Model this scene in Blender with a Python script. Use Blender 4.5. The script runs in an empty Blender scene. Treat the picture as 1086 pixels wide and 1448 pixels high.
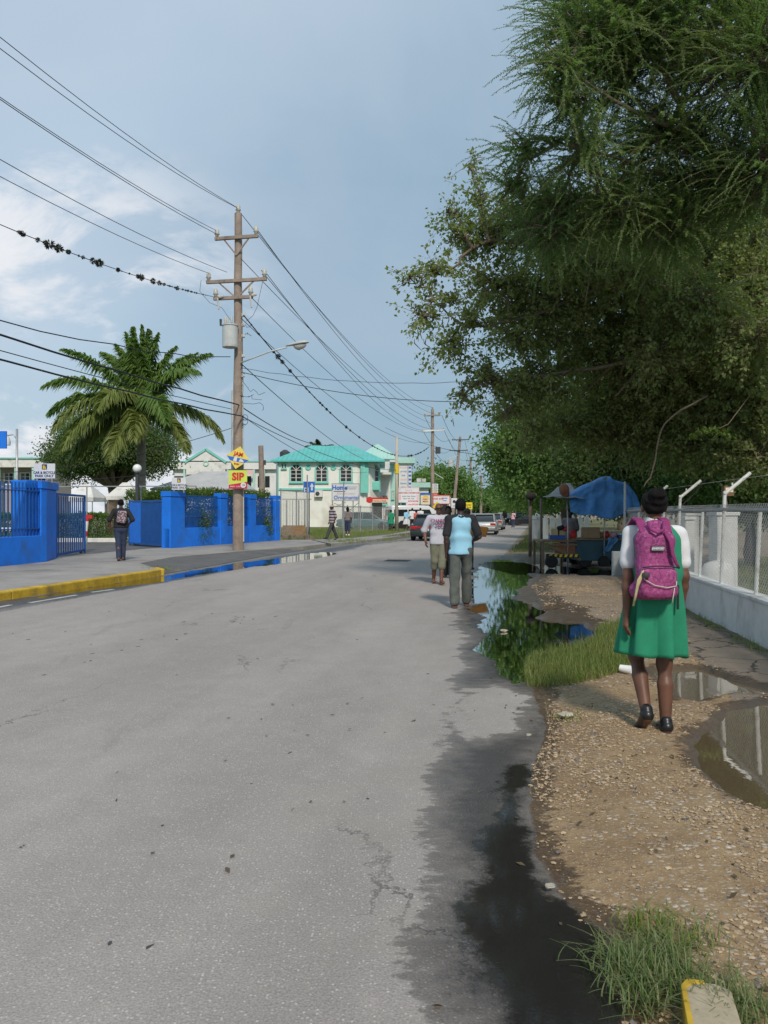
import bpy, math, random
import numpy as np
import openvdb
from mathutils import Vector, Matrix, noise as mnoise
random.seed(7); RS = np.random.RandomState(11)
SC = bpy.context.scene; COL = SC.collection
H, F, CX, CY = 1.5, 1126.0, 543.0, 724.5          # camera height, focal length in photo pixels, photo centre
def G(u, v, z=0.0):                                # photo pixel seen on the level z -> ground point
    Y = (H - z) * F / (v - CY); return ((u - CX) / F * Y, Y)
def P(u, v, Y): return Vector(((u - CX) / F * Y, Y, H - (v - CY) / F * Y))
def V(*a): return Vector(a)
# ---------------------------------------------------------------- names
def tag(o, label=None, cat=None, group=None, kind=None):
    if label: o['label'] = label
    if cat: o['category'] = cat
    if group: o['group'] = group
    if kind: o['kind'] = kind
    return o
def empty(name, loc=(0, 0, 0), rz=0, label=None, cat=None, group=None, kind=None):
    o = bpy.data.objects.new(name, None); COL.objects.link(o); o.empty_display_size = .2
    o.location = loc; o.rotation_euler = (0, 0, rz)
    return tag(o, label, cat, group, kind)
def copy_tree(o, parent=None):
    c = o.copy(); COL.objects.link(c)
    if parent: c.parent = parent
    for ch in KIDS.get(o.name, []): 
        k = copy_tree(ch, c); KIDS.setdefault(c.name, []).append(k)
    return c
KIDS = {}
def link(name, me, parent=None):
    o = bpy.data.objects.new(name, me); COL.objects.link(o)
    if parent is not None:
        o.parent = parent; KIDS.setdefault(parent.name, []).append(o)
    return o
# ---------------------------------------------------------------- mesh from arrays
def np_mesh(name, verts, faces, mats, parent=None, smooth=False, attrs=None, midx=None):
    verts = np.asarray(verts, np.float32); faces = np.asarray(faces, np.int32); n = faces.shape[1]
    me = bpy.data.meshes.new(name); me.vertices.add(len(verts)); me.vertices.foreach_set('co', verts.ravel())
    me.loops.add(faces.size); me.loops.foreach_set('vertex_index', faces.ravel())
    me.polygons.add(len(faces)); me.polygons.foreach_set('loop_start', np.arange(0, faces.size, n, dtype=np.int32))
    me.polygons.foreach_set('loop_total', np.full(len(faces), n, np.int32))
    me.polygons.foreach_set('use_smooth', np.full(len(faces), smooth))
    for m in (mats if isinstance(mats, (list, tuple)) else [mats]): me.materials.append(m)
    if midx is not None: me.polygons.foreach_set('material_index', np.asarray(midx, np.int32))
    me.update(calc_edges=True)
    for k, a in (attrs or {}).items():
        at = me.attributes.new(k, 'FLOAT', 'POINT'); at.data.foreach_set('value', np.asarray(a, np.float32))
    return link(name, me, parent)
class MB:
    def __init__(s): s.v = []; s.f = []; s.m = []; s.k = 0; s.X = None
    def _add(s, vs, fs):
        b = len(s.v)
        if s.X is not None: vs = [s.X @ Vector(v) for v in vs]
        s.v += [tuple(v) for v in vs]; s.f += [tuple(b + i for i in f) for f in fs]; s.m += [s.k] * len(fs); return s
    def box(s, c, d, rz=0, M=None):
        x, y, z = d[0] / 2, d[1] / 2, d[2] / 2
        vs = [Vector((a * x, b * y, e * z)) for e in (-1, 1) for a, b in ((-1, -1), (1, -1), (1, 1), (-1, 1))]
        R = M if M is not None else Matrix.Rotation(rz, 3, 'Z')
        vs = [R @ v + Vector(c) for v in vs]
        return s._add(vs, [(3, 2, 1, 0), (4, 5, 6, 7), (0, 1, 5, 4), (1, 2, 6, 5), (2, 3, 7, 6), (3, 0, 4, 7)])
    def beam(s, a, b, w, h, up=(0, 0, 1)):           # box from a to b
        a = Vector(a); b = Vector(b); y = (b - a); L = y.length; y.normalize(); up = Vector(up)
        x = y.cross(up)
        if x.length < 1e-4: x = y.cross(Vector((1, 0, 0)))
        x.normalize(); z = x.cross(y)
        R = Matrix((x, y, z)).transposed()
        return s.box((a + b) / 2, (w, L, h), M=R)
    def tube(s, pts, rad, n=8, caps=True, flat=None):
        pts = [Vector(p) for p in pts]; N = len(pts)
        if not hasattr(rad, '__len__'): rad = [rad] * N
        vs = []; x = None
        for i, p in enumerate(pts):
            t = (pts[min(i + 1, N - 1)] - pts[max(i - 1, 0)])
            if t.length < 1e-9: t = Vector((0, 0, 1))
            t.normalize()
            if x is None:
                x = t.cross(Vector((0, 0, 1)))
                if x.length < .05: x = t.cross(Vector((0, 1, 0)))
            x = (x - t * x.dot(t)); x.normalize(); y = t.cross(x)
            for j in range(n):
                a = 2 * math.pi * j / n
                vs.append(p + (x * math.cos(a) + y * math.sin(a) * (flat or 1)) * rad[i])
        fs = [(i * n + j, i * n + (j + 1) % n, (i + 1) * n + (j + 1) % n, (i + 1) * n + j) for i in range(N - 1) for j in range(n)]
        if caps: fs += [tuple(range(n))[::-1], tuple((N - 1) * n + j for j in range(n))]
        return s._add(vs, fs)
    def cyl(s, a, b, r0, r1=None, n=12): return s.tube([a, b], [r0, r0 if r1 is None else r1], n)
    def lathe(s, c, prof, n=16):                      # prof [(r,z)]
        c = Vector(c); vs = [c + Vector((r * math.cos(2 * math.pi * j / n), r * math.sin(2 * math.pi * j / n), z)) for r, z in prof for j in range(n)]
        N = len(prof)
        fs = [(i * n + j, i * n + (j + 1) % n, (i + 1) * n + (j + 1) % n, (i + 1) * n + j) for i in range(N - 1) for j in range(n)]
        fs += [tuple(range(n))[::-1], tuple((N - 1) * n + j for j in range(n))]
        return s._add(vs, fs)
    def ball(s, c, r, n=12):
        return s.lathe(c, [(max(1e-3, r * math.sin(math.pi * i / (n // 2 + 2))), -r * math.cos(math.pi * i / (n // 2 + 2))) for i in range(n // 2 + 3)], n)
    def prism(s, poly, z0, z1):
        n = len(poly); vs = [(x, y, z0) for x, y in poly] + [(x, y, z1) for x, y in poly]
        A = sum(poly[i][0] * poly[(i + 1) % n][1] - poly[(i + 1) % n][0] * poly[i][1] for i in range(n))
        fs = [tuple(range(n))[::-1], tuple(range(n, 2 * n))] + [(i, (i + 1) % n, (i + 1) % n + n, i + n) for i in range(n)]
        if A < 0: fs = [f[::-1] for f in fs]
        return s._add(vs, fs)
    def slab(s, pts, th):                             # planar 3d polygon given thickness along its normal
        pts = [Vector(p) for p in pts]; n = len(pts)
        nrm = Vector((0, 0, 0))
        for i in range(n): nrm += (pts[i] - pts[0]).cross(pts[(i + 1) % n] - pts[0])
        nrm.normalize(); vs = [p + nrm * th / 2 for p in pts] + [p - nrm * th / 2 for p in pts]
        return s._add(vs, [tuple(range(n)), tuple(range(n, 2 * n))[::-1]] + [(i, i + n, (i + 1) % n + n, (i + 1) % n) for i in range(n)])
    def build(s, name, mats, parent=None, smooth=False, bevel=0):
        me = bpy.data.meshes.new(name); me.from_pydata(s.v, [], s.f)
        for m in (mats if isinstance(mats, (list, tuple)) else [mats]): me.materials.append(m)
        me.polygons.foreach_set('material_index', s.m)
        if smooth is True: me.polygons.foreach_set('use_smooth', [True] * len(s.f))
        me.update(); o = link(name, me, parent)
        if bevel:
            b = o.modifiers.new('b', 'BEVEL'); b.width = bevel; b.segments = 2; b.limit_method = 'ANGLE'
        if smooth == 'auto':
            me.polygons.foreach_set('use_smooth', [True] * len(s.f)); me.set_sharp_from_angle(angle=math.radians(40))
        return o
def text(s, size, mat, parent, loc, rot=(math.pi / 2, 0, 0), ext=.003, align='CENTER', sx=1, name='lettering', bold=0, shear=0):
    c = bpy.data.curves.new(name, 'FONT'); c.body = s; c.size = size; c.extrude = ext; c.align_x = align; c.align_y = 'CENTER'; c.offset = bold; c.shear = shear; c.resolution_u = 3
    o = bpy.data.objects.new('tmp', c); COL.objects.link(o); bpy.context.view_layer.update()
    me = bpy.data.meshes.new_from_object(o.evaluated_get(bpy.context.evaluated_depsgraph_get())); bpy.data.objects.remove(o); bpy.data.curves.remove(c)
    me.materials.clear(); me.materials.append(mat)
    o = link(name, me, parent); o.location = loc; o.rotation_euler = rot; o.scale = (sx, 1, 1); return o
# ---------------------------------------------------------------- materials
MC = {}
class NT:
    def __init__(s, name):
        s.m = bpy.data.materials.new(name); s.m.use_nodes = True; s.t = s.m.node_tree; s.t.nodes.clear()
        s.out = s.t.nodes.new('ShaderNodeOutputMaterial')
    def n(s, typ, **kw):
        x = s.t.nodes.new('ShaderNode' + typ)
        for k, v in kw.items():
            if k.startswith('i_'): x.inputs[k[2:].replace('_', ' ')].default_value = v
            else: setattr(x, k, v)
        return x
    def l(s, a, b): s.t.links.new(a, b)
    def set(s, inp, v):
        if isinstance(v, bpy.types.NodeSocket): s.l(v, inp)
        else: inp.default_value = (tuple(v) + (1,)) if (hasattr(v, '__len__') and len(v) == 3 and inp.type == 'RGBA') else v
    def mix(s, f, a, b, mode='MIX'):
        x = s.n('Mix', data_type='RGBA', blend_type=mode); s.set(x.inputs[0], f); s.set(x.inputs[6], a); s.set(x.inputs[7], b); return x.outputs[2]
    def math(s, op, a, b=0.0, c=0.0, clamp=False):
        x = s.n('Math', operation=op, use_clamp=clamp); s.set(x.inputs[0], a); s.set(x.inputs[1], b); s.set(x.inputs[2], c); return x.outputs[0]
    def ramp(s, f, a, b, lo=0.0, hi=1.0, smooth=True):
        x = s.n('MapRange', interpolation_type='SMOOTHSTEP' if smooth else 'LINEAR'); x.clamp = True
        s.set(x.inputs[0], f); s.set(x.inputs[1], a); s.set(x.inputs[2], b); s.set(x.inputs[3], lo); s.set(x.inputs[4], hi); return x.outputs[0]
    def noise(s, scale, vec=None, detail=4, rough=.55, dist=0, col=False):
        x = s.n('TexNoise'); x.inputs['Scale'].default_value = scale; x.inputs['Detail'].default_value = detail; x.inputs['Roughness'].default_value = rough; x.inputs['Distortion'].default_value = dist
        if vec is not None: s.l(vec, x.inputs['Vector'])
        return x.outputs['Color' if col else 'Fac']
    def voro(s, scale, vec=None, feat='F1', out='Distance', rnd=1):
        x = s.n('TexVoronoi', feature=feat); x.inputs['Scale'].default_value = scale; x.inputs['Randomness'].default_value = rnd
        if vec is not None: s.l(vec, x.inputs['Vector'])
        return x.outputs[out]
    def pos(s): return s.n('NewGeometry').outputs['Position']
    def obj(s): return s.n('TexCoord').outputs['Object']
    def scale(s, vec, sc):
        x = s.n('VectorMath', operation='MULTIPLY'); s.l(vec, x.inputs[0]); x.inputs[1].default_value = sc; return x.outputs[0]
    def attr(s, name): return s.n('Attribute', attribute_name=name).outputs['Fac']
    def bump(s, h, strength=.3, dist=.01, normal=None):
        x = s.n('Bump'); x.inputs['Strength'].default_value = strength; x.inputs['Distance'].default_value = dist; s.l(h, x.inputs['Height'])
        if normal is not None: s.l(normal, x.inputs['Normal'])
        return x.outputs[0]
    def pbr(s, col, rough=.7, bump=None, metal=0, spec=None, coat=0, alpha=None, emit=None, trans=None):
        p = s.n('BsdfPrincipled'); s.set(p.inputs['Base Color'], col); s.set(p.inputs['Roughness'], rough); s.set(p.inputs['Metallic'], metal)
        if bump is not None: s.l(bump, p.inputs['Normal'])
        if spec is not None: s.set(p.inputs['Specular IOR Level'], spec)
        if coat: p.inputs['Coat Weight'].default_value = coat; p.inputs['Coat Roughness'].default_value = .06
        if trans: p.inputs['Transmission Weight'].default_value = trans
        if emit: p.inputs['Emission Color'].default_value = tuple(emit[:3]) + (1,); p.inputs['Emission Strength'].default_value = emit[3]
        s.l(p.outputs[0], s.out.inputs[0]); return p
def mat(name, col, rough=.7, var=.12, scale=6, metal=0, bump=.15, bscale=40, bdist=.004, coat=0, dirt=None, dirts=1.5, spec=None, streak=None):
    """weathered plain surface: base colour varied by two noises, optional stains"""
    if name in MC: return MC[name]
    t = NT(name); o = t.obj()
    n1 = t.noise(scale, o, 5, .6); n2 = t.noise(scale * 7, o, 3)
    f = t.math('ADD', t.math('MULTIPLY', n1, .7), t.math('MULTIPLY', n2, .3))
    lo = tuple(c * (1 - var * 1.6) for c in col); hi = tuple(min(1, c * (1 + var * 1.6)) for c in col)
    c = t.mix(t.ramp(f, .3, .7, smooth=False), lo, hi)
    if dirt:
        d = t.noise(dirts, t.scale(o, streak) if streak else o, 6, .65, .3); c = t.mix(t.ramp(d, .5, .72, 0, .75), c, dirt)
    b = t.bump(t.noise(bscale, o, 4), bump, bdist) if bump else None
    t.pbr(c, rough, b, metal, spec, coat); MC[name] = t.m; return t.m
# ================================================================ camera, sky, sun
cam = bpy.data.cameras.new('camera'); camo = bpy.data.objects.new('camera', cam); COL.objects.link(camo)
camo.location = (0, 0, H); camo.rotation_euler = (math.radians(90), 0, 0); cam.sensor_fit = 'VERTICAL'
cam.sensor_height = 36; cam.lens = 36 * F / 1448; cam.clip_start = .05; cam.clip_end = 6000; SC.camera = camo
SUN_EL, SUN_AZ = math.radians(41), math.radians(169)     # azimuth clockwise from +Y (the view direction)
sd = Vector((math.sin(SUN_AZ) * math.cos(SUN_EL), math.cos(SUN_AZ) * math.cos(SUN_EL), math.sin(SUN_EL)))
sl = bpy.data.lights.new('sun', 'SUN'); sl.energy = 2.7; sl.angle = math.radians(7); sl.color = (1, .90, .78)
so = bpy.data.objects.new('sun', sl); COL.objects.link(so); so.rotation_euler = (-sd).to_track_quat('-Z', 'Y').to_euler()
w = bpy.data.worlds.new('World'); SC.world = w; w.use_nodes = True; t = NT.__new__(NT); t.t = w.node_tree; t.t.nodes.clear()
out = t.t.nodes.new('ShaderNodeOutputWorld'); bg = t.n('Background'); bg.inputs[1].default_value = .111
sky = t.n('TexSky', sky_type='NISHITA'); sky.sun_disc = False; sky.sun_elevation = SUN_EL; sky.sun_rotation = SUN_AZ; sky.air_density = 1.2; sky.dust_density = 1.5
d = t.n('TexCoord').outputs['Generated']; sp = t.n('SeparateXYZ'); t.l(d, sp.inputs[0]); z = sp.outputs[2]
# cloud layer: project the direction on a high plane so that clouds flatten towards the horizon
zz = t.math('ADD', t.math('MAXIMUM', z, 0.0), .18); cb = t.n('CombineXYZ'); t.l(t.math('DIVIDE', sp.outputs[0], zz), cb.inputs[0]); t.l(t.math('DIVIDE', sp.outputs[1], zz), cb.inputs[1])
pl = cb.outputs[0]
veil = t.noise(.55, pl, 4, .5, .4)
def lobe(dx, dy, dz, lo, hi):
    v = Vector((dx, dy, dz)).normalized(); n = t.n('VectorMath', operation='DOT_PRODUCT'); t.l(d, n.inputs[0]); n.inputs[1].default_value = v; return t.ramp(n.outputs['Value'], lo, hi)
# thin grey-blue overcast veil, paler towards the upper left, deeper blue-grey towards the far right horizon
grey = t.mix(t.ramp(veil, .35, .65), (2.75, 4.15, 5.25), (3.6, 4.95, 6.1))
grey = t.mix(t.math('MULTIPLY', lobe(-.45, 1, .75, .72, .99), .85), grey, (5.2, 6.3, 7.5))
grey = t.mix(t.math('MULTIPLY', lobe(.12, 1, .18, .86, .995), .75), grey, (2.05, 3.4, 4.6))
c = t.mix(t.ramp(veil, .3, .75, .78, .93), sky.outputs[0], grey)
# brighter broken cumulus low on the left
cu = t.noise(3.4, t.scale(d, (1, 1, 2.1)), 7, .6, .5)
m1 = t.math('MULTIPLY', t.ramp(cu, .46, .58), lobe(-.42, 1, .17, .952, .993))
c = t.mix(t.math('MULTIPLY', m1, .95), c, (7.9, 8.0, 8.3))
cu3 = t.noise(1.6, t.scale(d, (1, 1, 1.5)), 6, .6, .5)
c = t.mix(t.math('MULTIPLY', t.ramp(cu3, .45, .7), .28), c, (5.2, 5.8, 6.7))
t.l(c, bg.inputs[0]); t.l(bg.outputs[0], out.inputs[0])
SC.view_settings.view_transform = 'Standard'; SC.view_settings.look = 'None'; SC.view_settings.exposure = 0; SC.view_settings.gamma = 1
SC.cycles.max_bounces = 8; SC.cycles.transparent_max_bounces = 16; SC.cycles.diffuse_bounces = 5; SC.cycles.caustics_reflective = False; SC.cycles.caustics_refractive = False
SC.cycles.sample_clamp_indirect = 6
SC.cycles.use_denoising = True
try: SC.cycles.denoiser = 'OPENIMAGEDENOISE'
except Exception: pass
# ================================================================ terrain
ROADL = [(-13, -14), (-10.4, -4), (-6.6, 13.7), (-5.43, 18.7), (-4.7, 22.5), (-4.0, 27.2), (-2.1, 35.6), (.15, 41.7), (1.8, 48), (8.2, 82), (30, 200), (160, 900)]
ROADR = [(.75, -14), (.75, -4), (.70, 2.33), (.735, 2.75), (.66, 3.5), (.82, 4.5), (1.12, 5.5), (1.22, 6.5), (1.4, 7.8), (1.75, 10), (2.3, 13.5), (3.1, 19), (4.3, 28.5), (5.6, 35), (14.8, 82), (38, 200), (175, 900)]
ROAD = ROADL + ROADR[::-1]
PUD1 = [G(*p) for p in [(684, 795), (704, 791), (728, 794), (750, 801), (758, 815), (748, 828), (734, 836), (733, 848), (762, 860), (806, 858), (812, 862), (775, 869), (764, 877), (792, 880), (826, 882), (842, 890), (845, 905), (836, 918), (800, 925), (752, 935), (742, 962), (728, 966), (712, 955), (694, 938), (672, 915), (684, 893), (680, 874), (664, 858), (662, 838), (670, 812)]]
PUD2 = [G(*p) for p in [(722, 1085), (742, 1078), (748, 1092), (744, 1120), (733, 1150), (734, 1190), (756, 1230), (788, 1268), (824, 1300), (856, 1335), (866, 1380), (884, 1448), (900, 1560), (740, 1560), (712, 1448), (690, 1370), (668, 1320), (660, 1270), (676, 1225), (698, 1190), (700, 1150), (712, 1112)]]
PUD3 = [G(*p) for p in [(972, 1052), (990, 1030), (1010, 1016), (1014, 1002), (1046, 998), (1090, 990), (1200, 985), (1260, 1040), (1230, 1170), (1130, 1180), (1086, 1158), (1043, 1140), (1012, 1117), (983, 1085)]]
PUD4 = [G(*p) for p in [(908, 951), (930, 945), (985, 944), (1022, 952), (1052, 965), (1090, 976), (1150, 985), (1090, 986), (1040, 984), (1010, 988), (985, 996), (955, 990), (940, 996), (948, 978), (925, 962)]]
PUD5 = [G(*p) for p in [(214, 817), (300, 803), (330, 797), (400, 789), (425, 784), (462, 781), (480, 783), (450, 789), (405, 796), (350, 803), (290, 812), (225, 824), (120, 836), (60, 846), (40, 846), (100, 834)]]
PUD6 = [G(*p) for p in [(676, 797), (700, 795), (735, 795), (870, 806), (905, 812), (880, 817), (800, 815), (740, 812)]]
PUD7 = [G(*p) for p in [(515, 790), (540, 789), (552, 791), (540, 793)]]
WET = [G(*p) for p in [(700, 785), (672, 800), (655, 830), (640, 870), (655, 905), (648, 940), (640, 965), (662, 985), (628, 1035), (606, 1100), (598, 1180), (622, 1230), (600, 1290), (574, 1330), (583, 1400), (606, 1448), (600, 1700), (960, 1700), (905, 1448), (880, 1345), (822, 1265), (778, 1220), (762, 1180), (778, 1090), (800, 1020), (785, 985), (770, 950), (800, 930), (870, 905), (840, 870), (770, 835), (790, 800), (760, 785)]]
DRY = [G(*p) for p in [(648, 1000), (672, 975), (700, 968), (735, 985), (745, 1005), (715, 1030), (668, 1046), (640, 1040)]]
GUTW = [(-10.2, -4), (-6.4, 13.7), (-5.2, 18.7), (-4.4, 22.5), (-3.6, 27.2), (-1.8, 35), (-.6, 39), (-1.2, 32), (-2.6, 27), (-3.6, 22), (-4.6, 17), (-5.7, 12.8), (-6.6, 9), (-9.6, -4)]
VERGE = [(4.5, 28.9), (5.8, 35), (14.8, 82), (30, 160), (60, 160), (40, 82), (17, 45), (12, 30), (8.5, 28.4)]
YARD = [(4.35, -14), (3.6, 5), (4.3, 8.4), (4.55, 11.2), (5.75, 18.6), (12, 26), (200, 60), (200, -14)]
WPATH = [(2.9, -14), (2.5, 5.4), (3.0, 7.2), (3.35, 9.3), (3.9, 12), (4.9, 17), (5.6, 18.3), (4.6, 11.2), (4.1, 8.4), (3.4, -14)]
def sdf(px, py, poly):
    """signed distance to a polygon, negative inside"""
    poly = np.array(poly, float); n = len(poly); d2 = np.full(px.shape, 1e12); ins = np.zeros(px.shape, bool)
    for i in range(n):
        ax, ay = poly[i]; bx, by = poly[(i + 1) % n]; ex, ey = bx - ax, by - ay; L = ex * ex + ey * ey + 1e-12
        t_ = np.clip(((px - ax) * ex + (py - ay) * ey) / L, 0, 1); dx = px - ax - t_ * ex; dy = py - ay - t_ * ey
        d2 = np.minimum(d2, dx * dx + dy * dy)
        c = (ay > py) != (by > py); c &= px < (ex * (py - ay) / (ey + (1e-12 if ey == 0 else 0)) + ax); ins ^= c
    d_ = np.sqrt(d2); return np.where(ins, -d_, d_)
def vnoise(x, y, s, seed=0, octv=3):
    """cheap value noise in numpy, 0..1"""
    r = np.zeros(x.shape); amp = .5; tot = 0
    for o_ in range(octv):
        xs, ys = x * s, y * s; xi = np.floor(xs).astype(np.int64); yi = np.floor(ys).astype(np.int64); fx = xs - xi; fy = ys - yi
        fx = fx * fx * (3 - 2 * fx); fy = fy * fy * (3 - 2 * fy)
        def h(a, b):
            n = (a * 374761393 + b * 668265263 + seed * 144305 + o_ * 7919) & 0xffffffff; n = ((n ^ (n >> 13)) * 1274126177) & 0xffffffff; return ((n ^ (n >> 16)) & 0xffff) / 65535.
        v_ = (h(xi, yi) * (1 - fx) + h(xi + 1, yi) * fx) * (1 - fy) + (h(xi, yi + 1) * (1 - fx) + h(xi + 1, yi + 1) * fx) * fy
        r += v_ * amp; tot += amp; amp *= .5; s *= 2.1
    return r / tot
def sstep(a, b, x): t_ = np.clip((x - a) / (b - a), 0, 1); return t_ * t_ * (3 - 2 * t_)
def fields(X, Y):
    w1 = (vnoise(X, Y, 2.2, 3) - .5); w2 = (vnoise(X, Y, 7, 9) - .5)
    near = np.clip(Y / 8, .4, 2)
    p = np.full(X.shape, 9.)
    for q, k in ((PUD1, 1), (PUD3, .7), (PUD4, .6), (PUD5, .6), (PUD6, .6)): p = np.minimum(p, sdf(X, Y, q) + (w1 * .22 + w2 * .12) * k * near)
    road = sdf(X, Y, ROAD) + w2 * .05 * near
    wet = sdf(X, Y, WET) + (w1 * .25 + w2 * .22) * np.clip(near, .5, 1.5)
    dry = sdf(X, Y, DRY) + (w1 * .3 + w2 * .3) * .8
    wet = np.maximum(wet, -dry); wet = np.minimum(wet, sdf(X, Y, GUTW) + w1 * .3); wet = np.minimum(wet, p - .045)
    global FILM; FILM = sdf(X, Y, PUD2) + (w1 * .12 + w2 * .10); wet = np.minimum(wet, FILM - .16)
    return p, road, wet
def height(X, Y, p, road, left):
    sh = sstep(0, .5, road) * (~left)
    z_ = sh * (.035 + (vnoise(X, Y, 1.1, 5) - .5) * .05 + (vnoise(X, Y, 6, 6) - .5) * .022)
    z_ = z_ + left * sstep(0, 1.9, road) * .09 - .012 * sstep(0, 3.5, -road) * 0
    z_ = z_ + sstep(0, 1, -sdf(X, Y, VERGE)) * .05
    # road edge sags towards the shoulder where the water stands
    k = sstep(.05, -.14, p); z_ = z_ * (1 - k) + (-.035) * k
    return z_
def terrain():
    rows = list(np.linspace(-14, 1.2, 24)[:-1]); y = 1.2
    while y < 22: rows.append(y); y += .0062 * (y + 1.5)
    while y < 950: rows.append(y); y += .022 * y
    rows = np.array(rows)
    tc = np.linspace(-.62, .70, 560); side = np.geomspace(.02, 14, 34)
    ts = np.concatenate([(-.62 - side)[::-1], tc, .70 + side])
    den = np.maximum(rows + 1.5, 2.7)
    X = ts[None, :] * den[:, None]; Y = np.repeat(rows[:, None], len(ts), 1)
    p, road, wet = fields(X, Y); film = FILM
    left = X < (np.interp(Y, [q[1] for q in ROADL], [q[0] for q in ROADL]) + 1.2)
    Z = height(X, Y, p, road, left)
    nr, nc = X.shape
    i = np.arange(nr - 1)[:, None] * nc + np.arange(nc - 1)[None, :]
    faces = np.stack([i, i + 1, i + 1 + nc, i + nc], -1)
    fr = (road[:-1, :-1] + road[1:, 1:]) / 2 < 0
    V_ = np.stack([X, Y, Z], -1).reshape(-1, 3)
    at = {'pud': p, 'road': road, 'wet': wet, 'film': film, 'verge': sdf(X, Y, VERGE), 'yard': sdf(X, Y, YARD), 'wpath': sdf(X, Y, WPATH), 'lft': left.astype(float)}
    res = []
    for nm, msk in (('road', fr), ('ground', ~fr)):
        fs = faces[msk]; used, inv = np.unique(fs.ravel(), return_inverse=True)
        o = np_mesh(nm, V_[used], inv.reshape(-1, 4), TERR, smooth=True, attrs={k: a.reshape(-1)[used] for k, a in at.items()})
        o['kind'] = 'structure'; res.append(o)
    return res
# ---- one material shared by road and ground, so that the broken asphalt edge is ragged and not a mesh line
t = NT('terrain'); pos = t.pos(); e1 = t.noise(9, pos, 5, .65); e2 = t.noise(40, pos, 3)
ew = t.math('MULTIPLY', t.math('SUBTRACT', e1, .5), .35)
road_d = t.math('ADD', t.attr('road'), t.math('MULTIPLY', ew, .25)); isroad = t.ramp(road_d, -.012, .012, 1, 0)
# asphalt
e3 = t.n('SeparateXYZ'); t.l(pos, e3.inputs[0]); ax_ = t.math('SUBTRACT', e3.outputs[0], t.math('MULTIPLY', e3.outputs[1], .2)); cbx = t.n('CombineXYZ'); t.l(ax_, cbx.inputs[0]); t.l(t.math('MULTIPLY', e3.outputs[1], .045), cbx.inputs[1]); rdir = cbx.outputs[0]
agg = t.voro(75, pos, out='Color'); aggs = t.n('SeparateColor'); t.l(agg, aggs.inputs[0]); chip = aggs.outputs[0]
chipd = t.voro(75, pos); chipm = t.ramp(chip, .62, .95); agg2 = t.voro(150, pos, out='Color'); ag2 = t.n('SeparateColor'); t.l(agg2, ag2.inputs[0]); chipr = t.ramp(chipd, .42, .25)
big = t.noise(.35, t.scale(pos, (1.6, .5, 1)), 5, .6); med = t.noise(3.2, pos, 6, .65); fine = t.noise(120, pos, 3, .7)
asp = t.mix(t.ramp(big, .3, .7), (.355, .315, .288), (.425, .380, .348)); asp = t.mix(t.ramp(med, .32, .70), t.mix(1, asp, (.91, .92, .93), 'MULTIPLY'), asp)
band_ = t.noise(1.3, rdir, 4, .6); asp = t.mix(t.ramp(band_, .40, .62, 0, .35), asp, t.mix(1, asp, (.80, .80, .81), 'MULTIPLY')); asp = t.mix(t.ramp(ag2.outputs[0], .0, 1, 0, .5, False), asp, t.mix(1, asp, (1.35, 1.33, 1.30), 'MULTIPLY'))
asp = t.mix(t.ramp(fine, .38, .62, 0, .6), asp, t.mix(1, asp, (.55, .55, .56), 'MULTIPLY'))
asp = t.mix(t.math('MULTIPLY', chipm, chipr), asp, (.52, .49, .46))
blk = t.voro(2.1, pos, out='Distance'); blk2 = t.noise(23, pos, 2); asp = t.mix(t.math('MULTIPLY', t.ramp(blk, .055, .03), t.ramp(blk2, .5, .6)), asp, (.03, .03, .03))
tar = t.noise(1.1, t.scale(pos, (1.2, .28, 1)), 6, .7, .6); asp = t.mix(t.ramp(tar, .60, .68, 0, .18), asp, (.12, .12, .123))
ck_ = t.n('VectorMath', operation='ADD'); t.l(t.scale(pos, (1, .35, 1)), ck_.inputs[0]); t.l(t.scale(t.noise(1.6, pos, 6, .7, col=True), (.8, .8, .8)), ck_.inputs[1]); cks = t.voro(.42, ck_.outputs[0], 'DISTANCE_TO_EDGE')
asp = t.mix(t.math('MULTIPLY', t.ramp(cks, .0055, .0015), t.ramp(t.noise(.5, pos, 3), .50, .60, 0, .7)), asp, (.06, .057, .055))
# old darker gutter strip on the left
gut = t.ramp(t.math('ADD', t.attr('road'), t.math('MULTIPLY', ew, 1.0)), -1.5, -1.25, 0, 1)
gut = t.math('MULTIPLY', gut, t.attr('lft')); asp = t.mix(t.math('MULTIPLY', gut, .62), asp, (.105, .105, .11))
# dusty light margin by the shoulder
dm = t.math('MULTIPLY', t.ramp(road_d, -1.7, -.2, 0, 1), t.ramp(t.noise(1.7, pos, 5, .6), .4, .65)); dm = t.math('MULTIPLY', dm, t.math('SUBTRACT', 1, t.attr('lft')))
asp = t.mix(t.math('MULTIPLY', dm, .35), asp, (.30, .265, .22))
# gravel and dirt
dn = t.noise(1.4, pos, 6, .6); dirt = t.mix(t.ramp(dn, .3, .7), (.235, .142, .066), (.38, .26, .135))
dirt = t.mix(t.ramp(t.noise(14, pos, 5, .7), .35, .7, 0, .7), dirt, (.19, .12, .065))
gv = t.voro(34, pos, out='Color'); gs = t.n('SeparateColor'); t.l(gv, gs.inputs[0]); gd = t.voro(34, pos); gm = t.math('MULTIPLY', t.ramp(gs.outputs[1], .35, .5), t.ramp(gd, .5, .34))
gcol = t.mix(gs.outputs[0], (.30, .225, .15), (.60, .52, .42))
gv2 = t.voro(90, pos, out='Color'); gs2 = t.n('SeparateColor'); t.l(gv2, gs2.inputs[0]); gd2 = t.voro(90, pos); gm2 = t.math('MULTIPLY', t.ramp(gs2.outputs[1], .3, .5), t.ramp(gd2, .5, .3))
dens = t.ramp(t.noise(1.8, pos, 4, .6), .42, .6)
dirt = t.mix(t.math('MULTIPLY', gm2, .75), dirt, t.mix(gs2.outputs[0], (.22, .16, .10), (.52, .43, .33)))
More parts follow.
